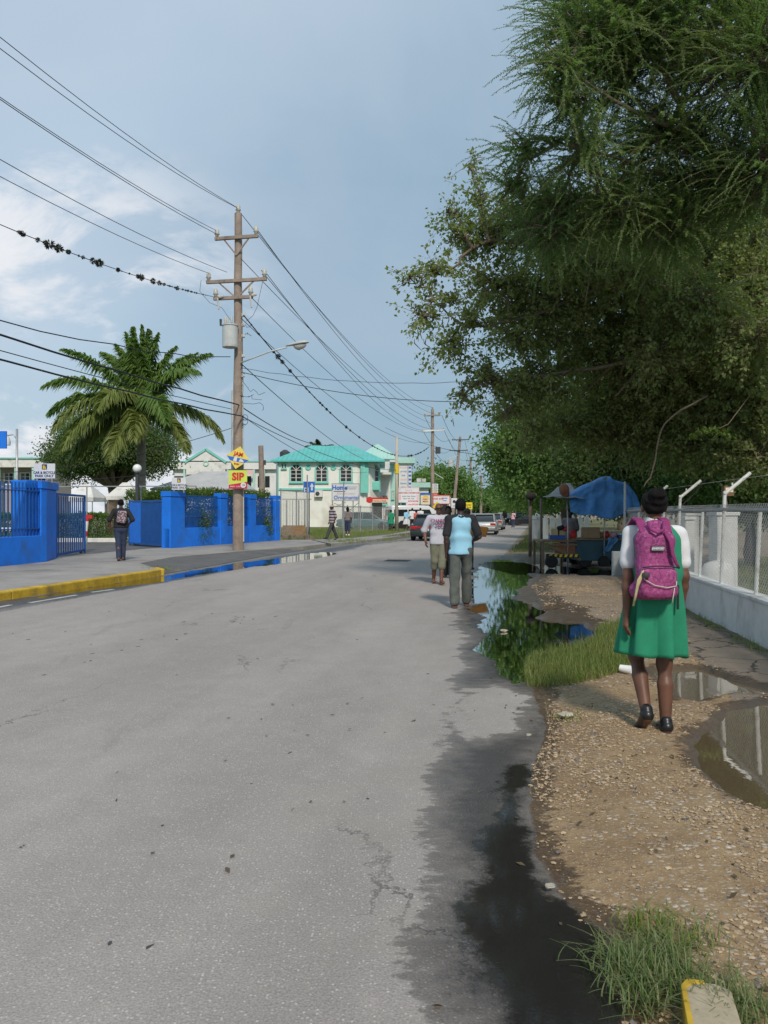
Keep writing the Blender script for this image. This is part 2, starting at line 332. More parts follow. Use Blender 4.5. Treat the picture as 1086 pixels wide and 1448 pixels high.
dirt = t.mix(t.math('MULTIPLY', gm, dens), dirt, gcol)
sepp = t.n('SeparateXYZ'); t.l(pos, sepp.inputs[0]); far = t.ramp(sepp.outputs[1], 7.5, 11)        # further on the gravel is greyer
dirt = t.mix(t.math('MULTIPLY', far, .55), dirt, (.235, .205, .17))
# wall-side path: worn concrete with cracks
cr = t.voro(1.6, t.n('VectorMath', operation='ADD').outputs[0], 'DISTANCE_TO_EDGE')
vm = [x for x in t.t.nodes if x.type == 'VECT_MATH' and x.operation == 'ADD'][-1]; t.l(pos, vm.inputs[0]); t.l(t.scale(t.noise(2.5, pos, 4, col=True), (.5, .5, .5)), vm.inputs[1])
pth = t.mix(t.noise(5, pos, 6, .7), (.13, .10, .075), (.27, .225, .175)); pth = t.mix(t.ramp(cr, .035, .01), pth, (.05, .042, .033))
wp = t.ramp(t.math('ADD', t.attr('wpath'), t.math('MULTIPLY', ew, .8)), .03, -.06); dirt = t.mix(wp, dirt, pth)
# grassy verge / yard soil
grs = t.mix(t.noise(6, pos, 5, .7), (.075, .085, .028), (.20, .17, .075)); vg = t.ramp(t.math('ADD', t.attr('verge'), ew), .1, -.3); dirt = t.mix(vg, dirt, grs)
yd = t.ramp(t.attr('yard'), .03, -.03); yc = t.mix(t.noise(3, pos, 5, .65), (.06, .075, .025), (.16, .135, .075)); dirt = t.mix(yd, dirt, yc)
lf = t.mix(t.noise(.8, pos, 5, .6), (.07, .10, .03), (.17, .16, .07)); dirt = t.mix(t.attr('lft'), dirt, lf)
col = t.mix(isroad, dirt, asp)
wd = t.math('ADD', t.attr('wet'), t.math('ADD', t.math('MULTIPLY', t.math('SUBTRACT', t.noise(11, t.scale(pos, (.7, 1.3, 1)), 6, .75), .5), .42), t.math('MULTIPLY', t.math('SUBTRACT', t.noise(60, pos, 3, .7), .5), .10))); wet = t.ramp(wd, .02, -.03)
wsoft = t.ramp(wd, .0, -.30)
wcol = t.mix(isroad, t.mix(1, col, (.36, .33, .31), 'MULTIPLY'), t.mix(1, col, t.mix(wsoft, (.56, .54, .52), (.20, .19, .185)), 'MULTIPLY'))
col = t.mix(wet, col, wcol)
fd_ = t.math('ADD', t.attr('film'), t.math('ADD', t.math('MULTIPLY', t.math('SUBTRACT', t.noise(5, pos, 5, .65), .5), .25), t.math('MULTIPLY', t.math('SUBTRACT', t.noise(45, pos, 3, .7), .5), .08))); film = t.ramp(fd_, .05, -.03); col = t.mix(t.math('MULTIPLY', film, .93), col, (.020, .019, .018))
pd = t.ramp(t.attr('pud'), .05, -.05); col = t.mix(t.math('MULTIPLY', pd, .5), col, t.mix(isroad, (.085, .066, .045), (.03, .03, .03)))
rough = t.math('SUBTRACT', .88, t.math('MULTIPLY', wet, t.ramp(t.noise(6, pos, 4), .35, .7, .40, .56)))
rf = t.n('Mix', data_type='FLOAT'); t.set(rf.inputs[0], film); t.set(rf.inputs[2], rough); t.set(rf.inputs[3], .03); rough = rf.outputs[0]
hroad = t.math('ADD', t.math('MULTIPLY', fine, .5), t.math('MULTIPLY', t.ramp(chipd, 0, .6, 1, 0), .6)); hdirt = t.math('ADD', t.math('MULTIPLY', t.ramp(gd, 0, .55, 1, 0), gm), t.math('MULTIPLY', t.ramp(gd2, 0, .55, .5, 0), gm2))
hdirt = t.math('ADD', hdirt, t.math('MULTIPLY', t.noise(20, pos, 5, .7), .8))
hm = t.n('Mix', data_type='FLOAT'); t.set(hm.inputs[0], isroad); t.set(hm.inputs[2], hdirt); t.set(hm.inputs[3], t.math('MULTIPLY', hroad, .35))
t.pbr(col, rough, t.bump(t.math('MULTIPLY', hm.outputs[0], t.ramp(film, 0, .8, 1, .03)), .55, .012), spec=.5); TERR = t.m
road_o, ground_o = terrain()
# ---------------------------------------------------------------- puddle water: fresnel mirror over clear tinted water
def water_mat(name, tint, rip=.0012):
    t = NT(name); pos = t.pos(); fr = t.n('Fresnel'); fr.inputs[0].default_value = 1.33
    b = t.bump(t.noise(7, pos, 3, .6), .3, rip); t.l(b, fr.inputs['Normal'])
    tr = t.n('BsdfTransparent'); t.set(tr.inputs[0], tint); gl = t.n('BsdfGlossy'); gl.inputs['Roughness'].default_value = .02; t.l(b, gl.inputs['Normal'])
    film = t.n('BsdfDiffuse'); t.set(film.inputs[0], (.34, .245, .14)); mx0 = t.n('MixShader'); mx0.inputs[0].default_value = .06 if tint[0] > .6 else .82; t.l(tr.outputs[0], mx0.inputs[1]); t.l(film.outputs[0], mx0.inputs[2])
    mx = t.n('MixShader'); t.l(t.math('MULTIPLY', fr.outputs[0], 1.15 if tint[0] > .6 else .7, clamp=True), mx.inputs[0]); t.l(mx0.outputs[0], mx.inputs[1]); t.l(gl.outputs[0], mx.inputs[2]); t.l(mx.outputs[0], t.out.inputs[0]); return t.m
WATER = water_mat('puddle_water', (.75, .74, .72)); MUDDY = water_mat('muddy_water', (.42, .33, .22))
for q, m in ((PUD1, WATER), (PUD3, MUDDY), (PUD4, MUDDY), (PUD5, WATER), (PUD6, WATER)):
    q = np.array(q); cx, cy = q.mean(0); n = len(q); dd = []
    for i in range(n):     # grow outline so that the sheet runs in under the banks
        a, b, c_ = q[i - 1], q[i], q[(i + 1) % n]; tn = c_ - a; tn = tn / (np.linalg.norm(tn) + 1e-9); nn = np.array([tn[1], -tn[0]]); dd.append(nn)
    dd = np.array(dd); area = sum(q[i][0] * q[(i + 1) % n][1] - q[(i + 1) % n][0] * q[i][1] for i in range(n)); sg = 1 if area > 0 else -1
    grow = .12 * min(2.2, max(.6, cy / 8))
    q2 = q + dd * sg * grow
    me = bpy.data.meshes.new('puddle'); me.from_pydata([(x, y, -.0085) for x, y in q2], [], [tuple(range(n))]); me.materials.append(m); o = link('puddle', me); o['kind'] = 'structure'
# ================================================================ vegetation
def leaf_mat(name, c1, c2, c3, trans=.45, rough=.5):
    t = NT(name); pos = t.pos(); r = t.attr('v'); big = t.noise(.8, pos, 3, .5)
    c = t.mix(t.ramp(big, .35, .65), c1, c2); c = t.mix(t.math('MULTIPLY', r, .8), c, c3)
    p = t.n('BsdfPrincipled'); t.set(p.inputs['Base Color'], c); p.inputs['Roughness'].default_value = rough; p.inputs['Specular IOR Level'].default_value = .35
    tr = t.n('BsdfTranslucent'); t.set(tr.inputs[0], t.mix(1, c, (1.25, 1.35, .7), 'MULTIPLY')); mx = t.n('MixShader'); mx.inputs[0].default_value = trans
    t.l(p.outputs[0], mx.inputs[1]); t.l(tr.outputs[0], mx.inputs[2]); t.l(mx.outputs[0], t.out.inputs[0]); MC[name] = t.m; return t.m
LF_MID = leaf_mat('foliage_mid', (.14, .27, .075), (.23, .34, .10), (.11, .20, .06))
LF_OLIVE = leaf_mat('foliage_olive', (.24, .31, .115), (.33, .37, .15), (.18, .22, .085))
LF_DARK = leaf_mat('foliage_dark', (.10, .17, .055), (.16, .23, .075), (.08, .13, .045))
LF_BRIGHT = leaf_mat('foliage_bright', (.12, .20, .035), (.17, .24, .05), (.08, .14, .03))
LF_PALM = leaf_mat('foliage_palm', (.11, .23, .055), (.16, .28, .065), (.20, .26, .07), .4, .4)
LF_PALMY = leaf_mat('foliage_palm_old', (.18, .23, .055), (.22, .25, .07), (.14, .19, .05), .25, .45)
GRASSM = leaf_mat('grass_blade', (.15, .25, .045), (.23, .30, .07), (.28, .27, .11), .4)
GRASSD = leaf_mat('grass_dry', (.15, .16, .05), (.24, .22, .09), (.10, .13, .035), .3)
BROWNM = leaf_mat('dead_leaf', (.12, .085, .045), (.16, .11, .06), (.08, .06, .035), .2)
BARK = mat('bark', (.19, .145, .105), .9, .25, 5, bump=.6, bscale=30, bdist=.02)
BARKG = mat('bark_grey', (.22, .19, .15), .9, .2, 4, bump=.5, bscale=25, bdist=.02)
STEMM = mat('green_stem', (.07, .10, .035), .7, .2, 8)
def unit(a): return a / (np.linalg.norm(a, axis=-1, keepdims=True) + 1e-9)
def leaf_verts(C, D, L, W, rs, flat=.6):
    """diamond leaves: base C, direction D, length L, half width W"""
    n = len(C); N = rs.normal(size=(n, 3)); N[:, 2] = np.abs(N[:, 2]) + flat; S = unit(np.cross(D, N)); L = np.broadcast_to(L, (n,))[:, None]; W = np.broadcast_to(W, (n,))[:, None]
    Nn = unit(np.cross(S, D))
    v = np.stack([C, C + D * L * .5 + S * W, C + D * L - Nn * L * .12, C + D * L * .5 - S * W], 1)
    return v.reshape(-1, 3)
def leaf_obj(name, C, D, L, W, m, parent, rs, flat=.6):
    v = leaf_verts(C, D, L, W, rs, flat); n = len(C); f = np.arange(n * 4).reshape(-1, 4); r = np.repeat(rs.rand(n), 4)
    return np_mesh(name, v, f, m, parent, attrs={'v': r})
def lobes_points(lobes, n, rs, shell=.55):
    """points in ellipsoid lobes, denser towards the shell; returns points and outward directions"""
    vol = np.array([l[3] * l[4] * l[5] for l in lobes]) ** .75; k = rs.choice(len(lobes), n, p=vol / vol.sum()); L = np.array(lobes)[k]
    d = unit(rs.normal(size=(n, 3))); r = shell + (1 - shell) * rs.rand(n) ** .6; r *= 1 + .16 * rs.normal(size=n) * .6
    return L[:, :3] + d * r[:, None] * L[:, 3:6], d, k
def rand_lobes(c, r, n, rs, k=.45):
    out = []
    for i in range(n):
        d = unit(rs.normal(size=3)); d[2] = abs(d[2]) * .9 - .25; q = np.array(c) + d * np.array(r) * rs.uniform(.45, .8); s = rs.uniform(k * .7, k * 1.2)
        out.append([*q, r[0] * s, r[1] * s, r[2] * s * .85])
    return out
def branch_net(mb, roots, targets, r0, rs, sag=.0, n=7, rmin=.006, wob=.1):
    """curved thin branches from points on limbs to twig anchors"""
    for a, b in zip(roots, targets):
        a = Vector(a); b = Vector(b); L = (b - a).length; off = Vector(rs.normal(size=3)) * L * wob
        pts = [a.lerp(b, i / (n - 1)) + off * math.sin(math.pi * i / (n - 1)) + Vector((0, 0, sag * L * math.sin(math.pi * i / (n - 1)))) for i in range(n)]
        mb.tube(pts, [max(rmin, r0 * (1 - .85 * i / (n - 1))) for i in range(n)], 5, caps=False)
def simple_tree(name, base, trunk_top, r, lobes, nleaf, L, m, label, cat='tree', group=None, seed=1, bark=None, shell=.5, fork=True, droop=.2):
    rs = np.random.RandomState(seed); rt = empty(name, base, 0, label, cat, group); b = Vector(base); lob = [[l[0] - b.x, l[1] - b.y, l[2] - b.z] + list(l[3:]) for l in lobes]
    mb = MB(); tt = Vector(trunk_top) - b; pts = [Vector((0, 0, -.1)).lerp(tt, i / 5) + Vector((rs.normal() * r * .4, rs.normal() * r * .4, 0)) * (i > 0) for i in range(6)]
    mb.tube(pts, [r * (1.25 - .5 * i / 5) for i in range(6)], 9)
    for l in lob:
        c = Vector(l[:3]); k = 6; o = Vector(rs.normal(size=3)) * (c - tt).length * .12
        mb.tube([tt.lerp(c, i / k) + o * math.sin(math.pi * i / k) for i in range(k + 1)], [max(.02, r * .5 * (1 - .75 * i / k)) for i in range(k + 1)], 6)
    P_, D_, K_ = lobes_points(lob, nleaf // 14, rs, shell)
    cen = np.array(lob)[K_, :3]; idx = rs.rand(len(P_)) < .5
    branch_net(mb, cen[idx] + rs.normal(size=(idx.sum(), 3)) * .1, P_[idx], max(.012, r * .08), rs)
    mb.build('trunk', bark or BARK, rt, smooth=True)
    n = len(P_); j = np.repeat(np.arange(n), 14); spread = L * 2.0
    C = P_[j] + rs.normal(size=(n * 14, 3)) * spread * np.array([1, 1, .7]); D = unit(D_[j] * .5 + rs.normal(size=C.shape) * .8 - np.array([0, 0, droop]))
    leaf_obj('crown', C, D, L * rs.uniform(.7, 1.3, len(C)), L * .3, m, rt, rs)
    return rt
def hedge(name, a, b, w, z0, z1, L, n, m, label, cat='hedge', group=None, seed=3, wob=.08):
    rs = np.random.RandomState(seed); a = np.array(a, float); b = np.array(b, float); Lg = np.linalg.norm(b - a); d = (b - a) / Lg; s = np.array([d[1], -d[0]])
    rt = empty(name, (a[0], a[1], z0), 0, label, cat, group)
    t_ = rs.rand(n); u = rs.uniform(-1, 1, n); h = rs.rand(n); k = rs.randint(0, 3, n); u = np.where(k == 0, np.sign(u) * rs.uniform(.85, 1.05, n), u); h = np.where(k == 1, rs.uniform(.9, 1.05, n), h)
    bump = 1 + wob * np.sin(t_ * Lg * 5.1) * np.sin(t_ * Lg * 2.3 + 1)
    C = np.stack([d[0] * t_ * Lg + s[0] * u * w / 2 * bump, d[1] * t_ * Lg + s[1] * u * w / 2 * bump, h * (z1 - z0) * bump], 1)
    D = unit(np.stack([s[0] * u, s[1] * u, h - .2], 1) + rs.normal(size=(n, 3)) * .7)
    leaf_obj('foliage', C, D, L * rs.uniform(.7, 1.3, n), L * .33, m, rt, rs)
    mb = MB()
    for i in range(max(3, int(Lg / .5))):
        q = d * (i + .5) * .5
        if np.linalg.norm(q) > Lg: break
        for j in range(3):
            e = Vector((q[0] + s[0] * rs.uniform(-.4, .4) * w, q[1] + s[1] * rs.uniform(-.4, .4) * w, (z1 - z0) * .9)); mb.tube([(q[0], q[1], -.05), (q[0] * .5 + e.x * .5, q[1] * .5 + e.y * .5, e.z * .5), e], [.02, .014, .006], 5)
    mb.build('stem', BARK, rt, smooth=True); return rt
def grass(name, pts, h, w, m, label, seed, parent=None, lean=.35, per=1, kind='stuff', segs=3, spread=None):
    """curved tapering blades, one strip of quads each"""
    rs = np.random.RandomState(seed); pts = np.repeat(np.asarray(pts, float), per, 0); n = len(pts)
    if spread: pts[:, :2] += rs.normal(size=(n, 2)) * spread
    hh = h * rs.uniform(.45, 1.25, n); az = rs.rand(n) * 2 * math.pi; ln = np.abs(rs.normal(size=n)) * lean + .08
    dx, dy = np.cos(az), np.sin(az); sx, sy = -dy, dx; vs = []
    for i in range(segs + 1):
        t_ = i / segs; ww = w * (1 - t_) ** .8 * .5 + .0006; ox = ln * hh * t_ ** 2; z_ = hh * t_ * (1 - .35 * ln * t_)
        cx, cy, cz = pts[:, 0] + dx * ox, pts[:, 1] + dy * ox, pts[:, 2] + z_
        vs += [np.stack([cx - sx * ww, cy - sy * ww, cz], 1), np.stack([cx + sx * ww, cy + sy * ww, cz], 1)]
    v = np.stack(vs, 1).reshape(-1, 3); b = np.arange(n)[:, None, None] * (2 * (segs + 1)); f = np.array([[2 * i, 2 * i + 1, 2 * i + 3, 2 * i + 2] for i in range(segs)])[None]
    o = np_mesh(name, v, (b + f).reshape(-1, 4), m, parent, attrs={'v': np.repeat(rs.rand(n), 2 * (segs + 1))})
    if kind: tag(o, label, 'grass', None, kind)
    return o
def palm(base, h, label, seed=5, r=.26, fr=None, name='palm_tree', scale=1.0, leafm=None, fl=1.12):
    rs = np.random.RandomState(seed); rt = empty(name, base, 0, label, 'palm tree')
    mb = MB(); N = 14; pts = [(0, 0, -.1 + (h * .68) * i / N) for i in range(N + 1)]; mb.tube(pts, [r * (1.15 if i < 2 else 1 + .03 * (i % 2)) * (1 - .2 * i / N) for i in range(N + 1)], 14); mb.build('trunk', mat('palm_bark', (.30, .27, .23), .9, .15, 4, dirt=(.12, .11, .09), streak=(1, 1, 6)), rt, smooth=True)
    cs = MB(); cs.tube([(0, 0, h * .675), (0, 0, h * .70), (0, 0, h * .80), (0, 0, h * .86)], [r * .9, r * 1.0, r * .62, r * .3], 12); cs.build('crownshaft', mat('crownshaft', (.12, .19, .06), .5, .15, 3), rt, smooth=True)
    top = Vector((0, 0, h * .82))
    for k, (az, el, L, dr, old) in enumerate(fr):
        L *= scale * fl; dirv = Vector((math.cos(az) * math.cos(el), math.sin(az) * math.cos(el), math.sin(el))); hv = Vector((math.cos(az), math.sin(az), 0)); n = 26; sp = [top.copy()]; d = dirv.copy(); st = L / n
        for i in range(n):
            d = (d + Vector((0, 0, -dr * (i / n) ** 1.2 * 2.6 / n))).normalized(); sp.append(sp[-1] + d * st)
        m2 = MB(); m2.tube(sp, [max(.008, .045 * (1 - i / (n + 1))) for i in range(n + 1)], 6); ro = m2.build('frond', STEMM, rt, smooth=True)
        # leaflets in two ranks with jitter
        C, D, Ls = [], [], []
        M_ = 118
        for i in range(M_):
            t_ = .10 + .9 * i / M_; x = t_ * n; a = int(min(x, n - 1)); p = sp[a].lerp(sp[a + 1], x - a); tg = (sp[a + 1] - sp[a]).normalized(); sd_ = tg.cross(Vector((0, 0, 1)));
            if sd_.length < .2: sd_ = tg.cross(hv.cross(Vector((0, 0, 1))))
            sd_.normalize(); up = sd_.cross(tg)
            for sgn in (-1, 1):
                for q in range(2):
                    dd = sd_ * sgn * (1 - .25 * t_) + tg * (.55 + .5 * t_) + up * rs.uniform(-.1, .75) + Vector((0, 0, -.25))
                    dd = dd + Vector(rs.normal(size=3)) * .12; C.append(p); D.append(dd.normalized()); Ls.append(scale * (.95 * math.sin(math.pi * min(1, .18 + t_ * .78)) + .12) * rs.uniform(.75, 1.05))
        C = np.array(C); D = np.array(D); Ls = np.array(Ls); n_ = len(C)
        S = unit(np.cross(D, rs.normal(size=(n_, 3)) * .6 + np.array([0, 0, 1.]))) ; wv = .026 * scale + .018
        dn = np.array([0, 0, -1.]); p1 = C + D * Ls[:, None] * .5; p2 = C + D * Ls[:, None] * .9 + dn * Ls[:, None] * (.30 + .25 * rs.rand(n_))[:, None]
        v = np.stack([C - S * wv * .6, C + S * wv * .6, p1 + S * wv, p1 - S * wv, p2], 1).reshape(-1, 3); b = np.arange(n_)[:, None] * 5
        f = np.concatenate([b + np.array([0, 1, 2, 3]), b + np.array([3, 2, 4, 4])])
        # triangles as their own quads with a doubled tip
        v = np.stack([C - S * wv * .6, C + S * wv * .6, p1 + S * wv, p1 - S * wv, p2 + S * .003, p2 - S * .003], 1).reshape(-1, 3); b = np.arange(n_)[:, None] * 6
        f = np.concatenate([b + np.array([0, 1, 2, 3]), b + np.array([3, 2, 4, 5])])
        np_mesh('leaflets', v, f, LF_PALMY if old else (leafm or LF_PALM), ro, attrs={'v': np.repeat(rs.rand(n_), 6)})
    return rt
# ================================================================ left side: pavement, walls, gates
CONC = mat('pavement_concrete', (.33, .305, .28), .9, .12, 1.2, bump=.35, bscale=60, bdist=.004, dirt=(.17, .155, .14), dirts=.7)
CONCD = mat('driveway_asphalt', (.125, .12, .118), .9, .2, 1.5, bump=.5, bscale=90, bdist=.005)
WHITEP = mat('white_paint', (.74, .73, .70), .7, .06, 2, dirt=(.42, .39, .34), dirts=1.2)
BLUE = mat('blue_wall_paint', (.010, .195, .82), .55, .12, .9, bump=.3, bscale=25, bdist=.006, dirt=(.035, .13, .40), dirts=1.6)
BLUEM = mat('blue_metal_paint', (.010, .09, .34), .5, .15, 3, metal=0)
YEL = mat('yellow_kerb_paint', (.56, .36, .03), .75, .25, 3, bump=.4, bscale=40, dirt=(.20, .15, .08), dirts=2.5)
WOOD = mat('weathered_pole_wood', (.31, .245, .20), .9, .22, 3, bump=.7, bscale=60, bdist=.01, dirt=(.14, .11, .09), dirts=1.5, streak=(1, 1, .12))
STEEL = mat('galvanised_steel', (.42, .43, .44), .45, .1, 8, metal=.6)
DKST = mat('dark_steel', (.05, .05, .055), .5, .2, 8)
CERAM = mat('ceramic_insulator', (.50, .48, .42), .35, .1, 8)
ALU = mat('grey_painted_metal', (.52, .54, .53), .4, .1, 3, dirt=(.33, .30, .26))
BLACK = mat('black_rubber', (.012, .012, .013), .6, .1)
LAWN = mat('lawn_soil', (.085, .12, .03), .95, .3, 3, bump=.5, bscale=30, bdist=.02)
# pavement slab in one sheet with a skirt
pvp = [(-10.2, -4), (-6.42, 13.7), (-5.27, 18.7), (-6.5, 21.2), (-6.4, 24.3), (-5.5, 26.4), (-4.3, 29.3), (-3.2, 31.6), (-2.5, 34.2), (-3.6, 39), (-5.6, 38.6), (-8.6, 30.2), (-9.9, 24), (-10.4, 16), (-13.9, -4)]
m_ = MB(); m_.prism(pvp, -.05, .145); o = m_.build('pavement', CONC, bevel=.012); o['kind'] = 'structure'
m_ = MB(); m_.prism([(-2.3, 34.6), (-1.5, 36.6), (-.1, 41.2), (1.55, 48), (4.2, 62), (7.4, 82), (5.9, 82), (2.6, 62), (.2, 48), (-1.6, 42), (-3.5, 39.3), (-2.7, 36)], -.05, .135); o = m_.build('footpath', CONC, bevel=.012); o['kind'] = 'structure'
m_ = MB(); dv = [(-5.36, 18.85, .012), (-4.72, 22.5, .012), (-4.02, 27.2, .012), (-3.1, 31.0, .012), (-3.55, 30.4, .09), (-4.5, 28.6, .13), (-5.6, 26.3, .13), (-6.42, 24.3, .13), (-6.5, 21.2, .13), (-5.75, 19.9, .10)]
m_._add([V(*q) for q in dv] + [V(q[0], q[1], -.05) for q in dv], [tuple(range(10))] + [(i + 10, (i + 1) % 10 + 10, (i + 1) % 10, i) for i in range(10)]); o = m_.build('driveway', CONCD); o['kind'] = 'structure'
m_ = MB(); m_.prism([(-9.7, 24.2), (-8.6, 30.3), (-10.5, 50), (-40, 50), (-40, 24)], -.05, .128); o = m_.build('parking_lot', CONCD); o['kind'] = 'structure'
m_ = MB(); m_.prism([(-12.2, 36.5), (-11.2, 39.5), (-11.2, 49.5), (-39, 49.5), (-39, 36.5)], .05, .20); o = m_.build('lawn', LAWN); o['kind'] = 'structure'
m_ = MB()
for a, b in (((-12.2, 36.4), (-39, 36.4)), ((-12.1, 36.5), (-11.1, 39.6)), ((-9.9, 33.9), (-8.9, 33.7))): m_.beam((*a, .2), (*b, .2), .16, .22)
o = m_.build('kerb', WHITEP, bevel=.02); tag(o, 'white painted kerb round the car park lawn behind the gate', 'kerb')
m_ = MB(); m_.beam((-10.3, -4, .05), (-6.5, 13.72, .05), .22, .20); m_.beam((-6.5, 13.72, .05), (-5.34, 18.75, .05), .22, .20); m_.beam((-5.30, 18.86, .055), (-5.62, 19.5, .05), .2, .2)
o = m_.build('kerb', YEL, bevel=.025); tag(o, 'yellow painted kerb along the pavement in front of the blue wall', 'kerb')
# ---- low blue wall with pillar (left)
A0, A1 = Vector((-11.6, 7)), Vector((-9.2, 21.7)); dA = (A1 - A0).normalized(); nA = Vector((dA.y, -dA.x)); rz = math.atan2(dA.x, dA.y)
rt = empty('boundary_wall', (A0.x, A0.y, .145), 0, 'bright blue low wall with railings left of the open gate', 'wall')
def loc_(rt, p): return Vector(p) - Vector(rt.location)
def wbeam(mb, rt, a, b, w, h): mb.beam(loc_(rt, a), loc_(rt, b), w, h)
m_ = MB(); c = A0 - nA * .12; e = A1 - nA * .12; wbeam(m_, rt, (c.x, c.y, .47), (e.x, e.y, .47), .24, .80); m_.build('wall_base', BLUE, rt, bevel=.015)
q = [A1 - dA * .78 - nA * .10, A1, Vector((-9.62, 23.4)), Vector((-9.98, 23.3)), A1 - nA * .62 - dA * .1, A1 - dA * .78 - nA * .5]
q = [(A1 - dA * .78 - nA * .10), A1 - nA * .10 - dA * .25, A1 - dA * .25 + nA * .004, A1 + nA * .004] + q[2:]
m_ = MB(); m_.prism([(p.x - A0.x, p.y - A0.y) for p in q], 0, 1.98); m_.build('pillar', BLUE, rt, bevel=.02)
q2 = [A1 - dA * .80 - nA * .07, A1 - dA * .27 - nA * .07, A1 - dA * .27 + nA * .03, A1 + dA * .02 + nA * .03, Vector((-9.58, 23.46)), Vector((-10.02, 23.34)), A1 - nA * .65 - dA * .1, A1 - dA * .80 - nA * .53]
m_ = MB(); m_.prism([(p.x - A0.x, p.y - A0.y) for p in q2], 1.985, 2.20); m_.build('pillar_cap', BLUE, rt, bevel=.015)
m_ = MB(); L = (A1 - A0).length; n = int(L / .15)
for i in range(n - 1):
    p = A0 + dA * (.1 + i * .15) - nA * .05; m_.box(loc_(rt, (p.x, p.y, 1.57)), (.03, .03, 1.40), -rz)
for z_ in (1.06, 2.06):
    c = A0 - nA * .05; e = A1 - dA * .15 - nA * .05; wbeam(m_, rt, (c.x, c.y, z_), (e.x, e.y, z_), .045, .03)
m_.build('railing', BLUEM, rt)
# ---- blue wall right of the gate with mesh panels
B0, B1 = Vector((-8.02, 29.8)), Vector((-5.0, 38.0)); dB = (B1 - B0).normalized(); nB = Vector((dB.y, -dB.x)); LB = (B1 - B0).length
def onB(u):   # distance along the wall at photo column u
    k = (u - CX) / F; return (k * B0.y - B0.x) / (dB.x - k * dB.y)
rt = empty('boundary_wall', (B0.x, B0.y, .145), 0, 'bright blue wall with dark mesh panels right of the gate', 'wall')
m_ = MB(); c = B0 - nB * .12; e = B1 - nB * .12; wbeam(m_, rt, (c.x, c.y, .49), (e.x, e.y, .49), .24, .80); m_.build('wall_base', BLUE, rt, bevel=.015)
pil = [(0, .95, .40)] + [(onB(u0), onB(u1) - onB(u0), .30) for u0, u1 in ((311, 321), (353, 361.5))] + [(LB - .42, .46, .30)]
for s0, wd, th in pil:
    m_ = MB(); c = B0 + dB * s0 + nB * .03; e = c + dB * wd; c = c - nB * th / 2; e = e - nB * th / 2
    wbeam(m_, rt, (c.x, c.y, 1.1), (e.x, e.y, 1.1), th, 1.92); po = m_.build('pillar', BLUE, rt, bevel=.02)
    m_ = MB(); c = c - dB * .02; e = e + dB * .02; wbeam(m_, rt, (c.x, c.y, 2.18), (e.x, e.y, 2.18), th + .05, .20); m_.build('pillar_cap', BLUE, po, bevel=.015)
edges = [(pil[i][0] + pil[i][1], pil[i + 1][0]) for i in range(3)]
for s0, s1 in edges:
    m_ = MB(); n = int((s1 - s0) / .075)
    for i in range(n + 1):
        p = B0 + dB * (s0 + (s1 - s0) * i / n) - nB * .12; m_.box(loc_(rt, (p.x, p.y, 1.52)), (.022, .022, 1.26), -math.atan2(dB.x, dB.y))
    for z_ in (.93, 1.3, 1.72, 2.14):
        c = B0 + dB * s0 - nB * .12; e = B0 + dB * s1 - nB * .12; wbeam(m_, rt, (c.x, c.y, z_), (e.x, e.y, z_), .03, .03)
    m_.build('mesh_panel', BLUEM, rt)
# ---- gate leaves
def gate_leaf(a, b, z0, z1, label, solid=None, sp=.15, bw=.045):
    a = Vector(a); b = Vector(b); d = (b - a).normalized(); L = (b - a).length; rt = empty('gate', (a.x, a.y, z0), 0, label, 'gate'); r_ = -math.atan2(d.x, d.y)
    m_ = MB()
    for z_ in (.06, z1 - z0): m_.beam((0, 0, z_), (*(b - a), z_), .05, .07)
    for p in (Vector((0, 0)), b - a): m_.box((p.x, p.y, (z1 - z0) / 2), (.06, .06, z1 - z0 + .06), r_)
    m_.build('frame', BLUEM, rt); m_ = MB(); n = int(L / sp)
    for i in range(1, n):
        p = d * L * i / n
        if solid and i / n > solid: continue
        m_.box((p.x, p.y, (z1 - z0) / 2), (.02, bw, z1 - z0 - .1), r_)
    m_.build('bars', BLUEM, rt)
    if solid:
        c = d * L * solid; m_ = MB(); m_.beam((c.x, c.y, (z1 - z0) / 2), (b.x - a.x, b.y - a.y, (z1 - z0) / 2), .03, z1 - z0 - .08); m_.build('panel', BLUE, rt)
    m_ = MB(); m_.cyl((*(b - a) * .85, -.02), (*(b - a) * .85, .06), .05, .05, 8); m_.build('wheel', BLACK, rt)
gate_leaf((-9.75, 23.7), (-10.0, 26.6), .17, 2.03, 'blue barred gate leaf swung open beside the left wall pillar', sp=.21, bw=.08)
gate_leaf((-8.2, 30.1), (-10.45, 32.7), .17, 1.93, 'blue gate leaf with solid end panel in front of the right wall pillar', solid=.68, sp=.07, bw=.035)
